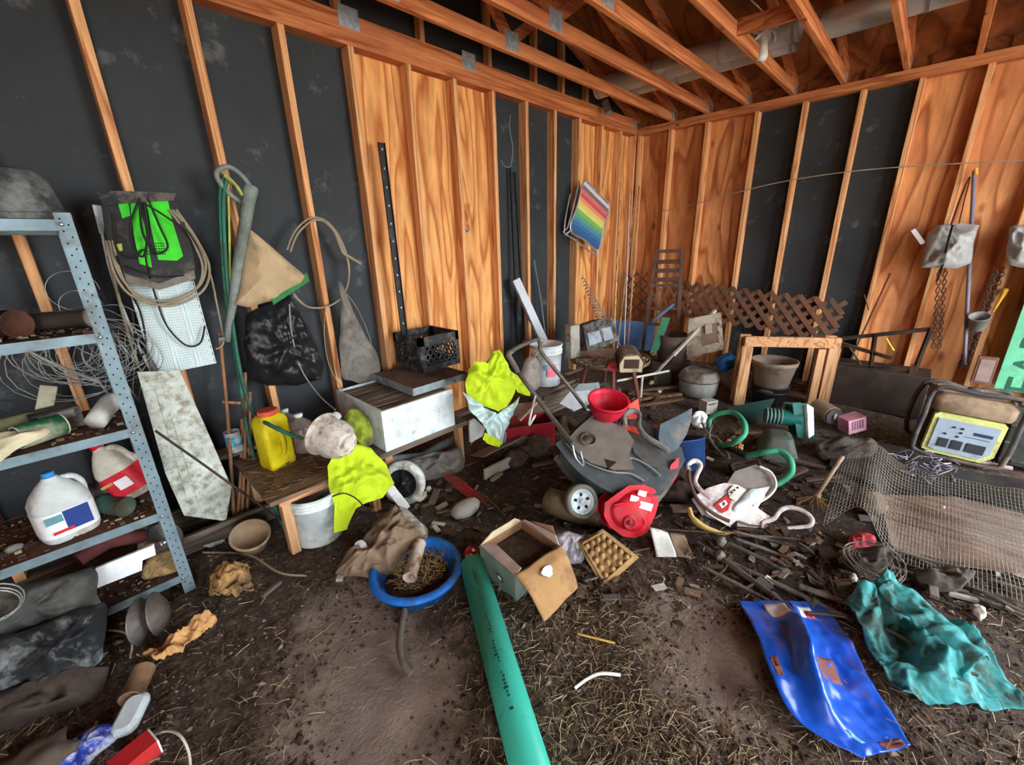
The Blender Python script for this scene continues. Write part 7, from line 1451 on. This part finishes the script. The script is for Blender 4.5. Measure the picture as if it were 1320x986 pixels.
# ================================================================== loose straw, soil crumbs and litter over the floor (uncountable)
def density(x, y):
    d = .5+.9*noise.noise(V((x*1.6, y*1.6, 3)))
    return d
q = MB(); made = 0
STR = [C('hay_pale', 196, 180, 146, rough=.9, var=.2), C('hay_mid', 142, 122, 92, rough=.9, var=.2), C('hay_brown', 96, 78, 60, rough=.9, var=.2)]
rs = random.Random(3)
while made < 11000:
    px_, py_ = rs.uniform(-260, 1700), rs.uniform(600, 1250); p = W(px_, py_, z=0)
    right = math.exp(-(((p.x+4.05)/.55)**2+((p.y+2.25)/.55)**2))
    if rs.random() > .10+.75*right+.22*max(0, density(p.x, p.y)-.55): continue
    if p.y > .0 or p.x > 0 or p.x < RM_X0 or p.y < RM_Y0: continue
    bare = math.exp(-(((p.x+4.72)/.28)**2+((p.y+1.75)/.35)**2))+math.exp(-(((p.x+3.75)/.25)**2+((p.y+2.55)/.16)**2))
    if rs.random() < bare*1.2 or p.y > -.12: continue
    l_ = rs.uniform(.015, .06)*(1.6 if rs.random() < .06 else 1); a = rs.uniform(0, 6.28); z = floor_z(p.x, p.y)+.001+rs.random()**2*.016
    d = V((math.cos(a)*l_, math.sin(a)*l_, rs.uniform(-.006, .012))); r_ = rs.uniform(.0005, .0013)
    q.tube([p+V((0, 0, z)), p+d*.5+V((0, 0, z+rs.uniform(-.002, .006))), p+d+V((0, 0, z))], r_, 3, mi=0 if rs.random() < .25 else (1 if rs.random() < .6 else 2)); made += 1
solo(q, 'loose_straw', STR, 'loose straw strewn thickly over the dirt floor', 'straw', kind='stuff')
q = MB(); oc = [(1, 0, 0), (-1, 0, 0), (0, 1, 0), (0, -1, 0), (0, 0, 1), (0, 0, -1)]; of = [(0, 2, 4), (2, 1, 4), (1, 3, 4), (3, 0, 4), (2, 0, 5), (1, 2, 5), (3, 1, 5), (0, 3, 5)]
made = 0
while made < 30000:
    px_, py_ = rs.uniform(-260, 1700), rs.uniform(520, 1250); p = W(px_, py_, z=0)
    if p.y > 0 or p.x > 0 or p.x < RM_X0 or p.y < RM_Y0: continue
    if rs.random() > .25+.9*max(0, noise.noise(V((p.x*2.3, p.y*2.3, 9)))+.2): continue
    bare = math.exp(-(((p.x+4.72)/.28)**2+((p.y+1.75)/.35)**2))+math.exp(-(((p.x+3.75)/.25)**2+((p.y+2.55)/.16)**2))
    if rs.random() < bare*1.1: continue
    s_ = rs.uniform(.0025, .0075)*(2.2 if rs.random() < .05 else 1); a = rs.uniform(0, 6.28); ca, sa = math.cos(a), math.sin(a); z = floor_z(p.x, p.y)+s_*.25
    sx, sy, sz_ = s_*rs.uniform(.8, 1.7), s_*rs.uniform(.6, 1.1), s_*rs.uniform(.45, .8)
    q.add([(p.x+ca*x*sx-sa*y*sy, p.y+sa*x*sx+ca*y*sy, z+zz*sz_) for x, y, zz in oc], of, False, rs.choice((0, 0, 0, 0, 0, 1, 1, 1, 2))); made += 1
q.build('soil_crumbs', [C('crumb_dark', 58, 45, 38, rough=.95, var=.3), C('crumb_mid', 92, 74, 60, rough=.95, var=.3), C('crumb_light', 140, 122, 104, rough=.95)], floor, kind='stuff')
# countable bits of scrap wood and plastic among the heap
bits = [(640, 615, .12, .03, (150, 138, 120)), (700, 600, .16, .03, (96, 74, 60)), (745, 600, .10, .02, (70, 56, 48)), (560, 640, .14, .04, (110, 92, 78)), (580, 628, .12, .04, (86, 72, 62)), (830, 510, .30, .05, (126, 96, 70)), (850, 505, .34, .04, (142, 112, 84)), (845, 520, .26, .04, (110, 82, 60)), (870, 490, .2, .03, (160, 150, 140)), (835, 488, .12, .02, (176, 168, 156)), (1040, 600, .2, .04, (92, 70, 58)), (1060, 620, .24, .03, (78, 62, 54)), (905, 570, .2, .04, (104, 70, 54)), (970, 560, .3, .03, (112, 80, 62)), (880, 660, .14, .06, (92, 74, 62)), (1130, 580, .3, .06, (120, 96, 90)), (1080, 720, .16, .03, (84, 70, 62)), (1200, 760, .16, .03, (120, 108, 100)), (1240, 770, .1, .02, (150, 142, 132)), (740, 585, .2, .03, (74, 56, 48)), (470, 660, .12, .03, (96, 80, 68)), (350, 760, .10, .02, (98, 84, 74)), (440, 745, .06, .03, (176, 168, 150))]
DESC = ['beside the pale painted board', 'in front of the red tool box', 'near the mower hinge', 'beside the cracked pale scrap', 'beside the rag heap', 'among slats under the round table', 'on top of slats under the round table', 'below slats under the round table', 'beside the grey canister', 'in front of the round table leg', 'left of the straw broom', 'under the mint hose end', 'beside the navy blue tub', 'behind the mint hose loop', 'below the navy blue tub', 'before the dark low chest', 'beside the far tent poles', 'beside the teal tarp head', 'on the wire mesh edge', 'behind the mower handle', 'beside the brown jacket collar', 'beside the tan crumpled sack', 'at the brown jacket hem']
for k, (px_, py_, l_, w_, c_) in enumerate(bits):
    p = W(px_, py_, z=.02); a = rs.uniform(0, 3.14); q = MB(); q.box((0, 0, 0), (l_, w_, .018), frame(p+V((0, 0, .004+.01*(k % 3))), (math.cos(a), math.sin(a), rs.uniform(-.08, .08))))
    solo(q, 'wood_scrap', C('scrapwood_%d' % k, *c_, rough=.85, dirt=.35), 'splintered wood scrap lying '+DESC[k], 'scrap', 'wood scraps in the litter', bevel=.003)
q = MB(); made = 0
while made < 900:
    px_, py_ = rs.uniform(500, 1330), rs.uniform(490, 790); p = W(px_, py_, z=0)
    if p.y > -.12 or p.x > -.15: continue
    if rs.random() > .15+1.1*max(0, noise.noise(V((p.x*1.9, p.y*1.9, 21)))+.12): continue
    l_ = rs.uniform(.02, .085); a = rs.uniform(0, 6.28); z = floor_z(p.x, p.y)+.006+rs.random()*.012
    F = frame(p+V((0, 0, z)), (math.cos(a), math.sin(a), rs.uniform(-.25, .25)), (rs.uniform(-.4, .4), rs.uniform(-.4, .4), 1))
    q.box((0, 0, 0), (l_, l_*rs.uniform(.12, .55), rs.uniform(.002, .010)), F, rs.choice((0, 0, 0, 1, 1, 2, 2, 3, 4)) if rs.random() < .97 else 5); made += 1
solo(q, 'litter_shards', [C('shard_a', 74, 56, 46, rough=.9), C('shard_b', 104, 82, 64, rough=.9), C('shard_c', 52, 44, 40, rough=.8), C('shard_d', 134, 122, 108, rough=.8), C('shard_e', 92, 90, 88, rough=.7), C('shard_f', 206, 200, 192, rough=.7)], 'broken shards of wood, bark and plastic littering the dirt around the mower', 'litter', kind='stuff')
TW = C('twig_brown', 94, 76, 62, rough=.9, dirt=.3)
for k in range(34):
    px_, py_ = rs.uniform(560, 1300), rs.uniform(530, 780); p = W(px_, py_, z=.015); l_ = rs.uniform(.12, .34); a = rs.uniform(0, 3.14); d = V((math.cos(a), math.sin(a), 0))
    if p.y > -.3 or p.x > -.3: continue
    q = MB(); q.tube(cr([p-d*l_/2+V((0, 0, .006)), p+V((rs.uniform(-.02, .02), rs.uniform(-.02, .02), .012)), p+d*l_/2+V((0, 0, .008))], 4), rs.uniform(.0025, .006), 5); solo(q, 'twig', TW, 'thin brown twig lying loose in the littered middle of the floor', 'twig', 'twigs in the floor litter')
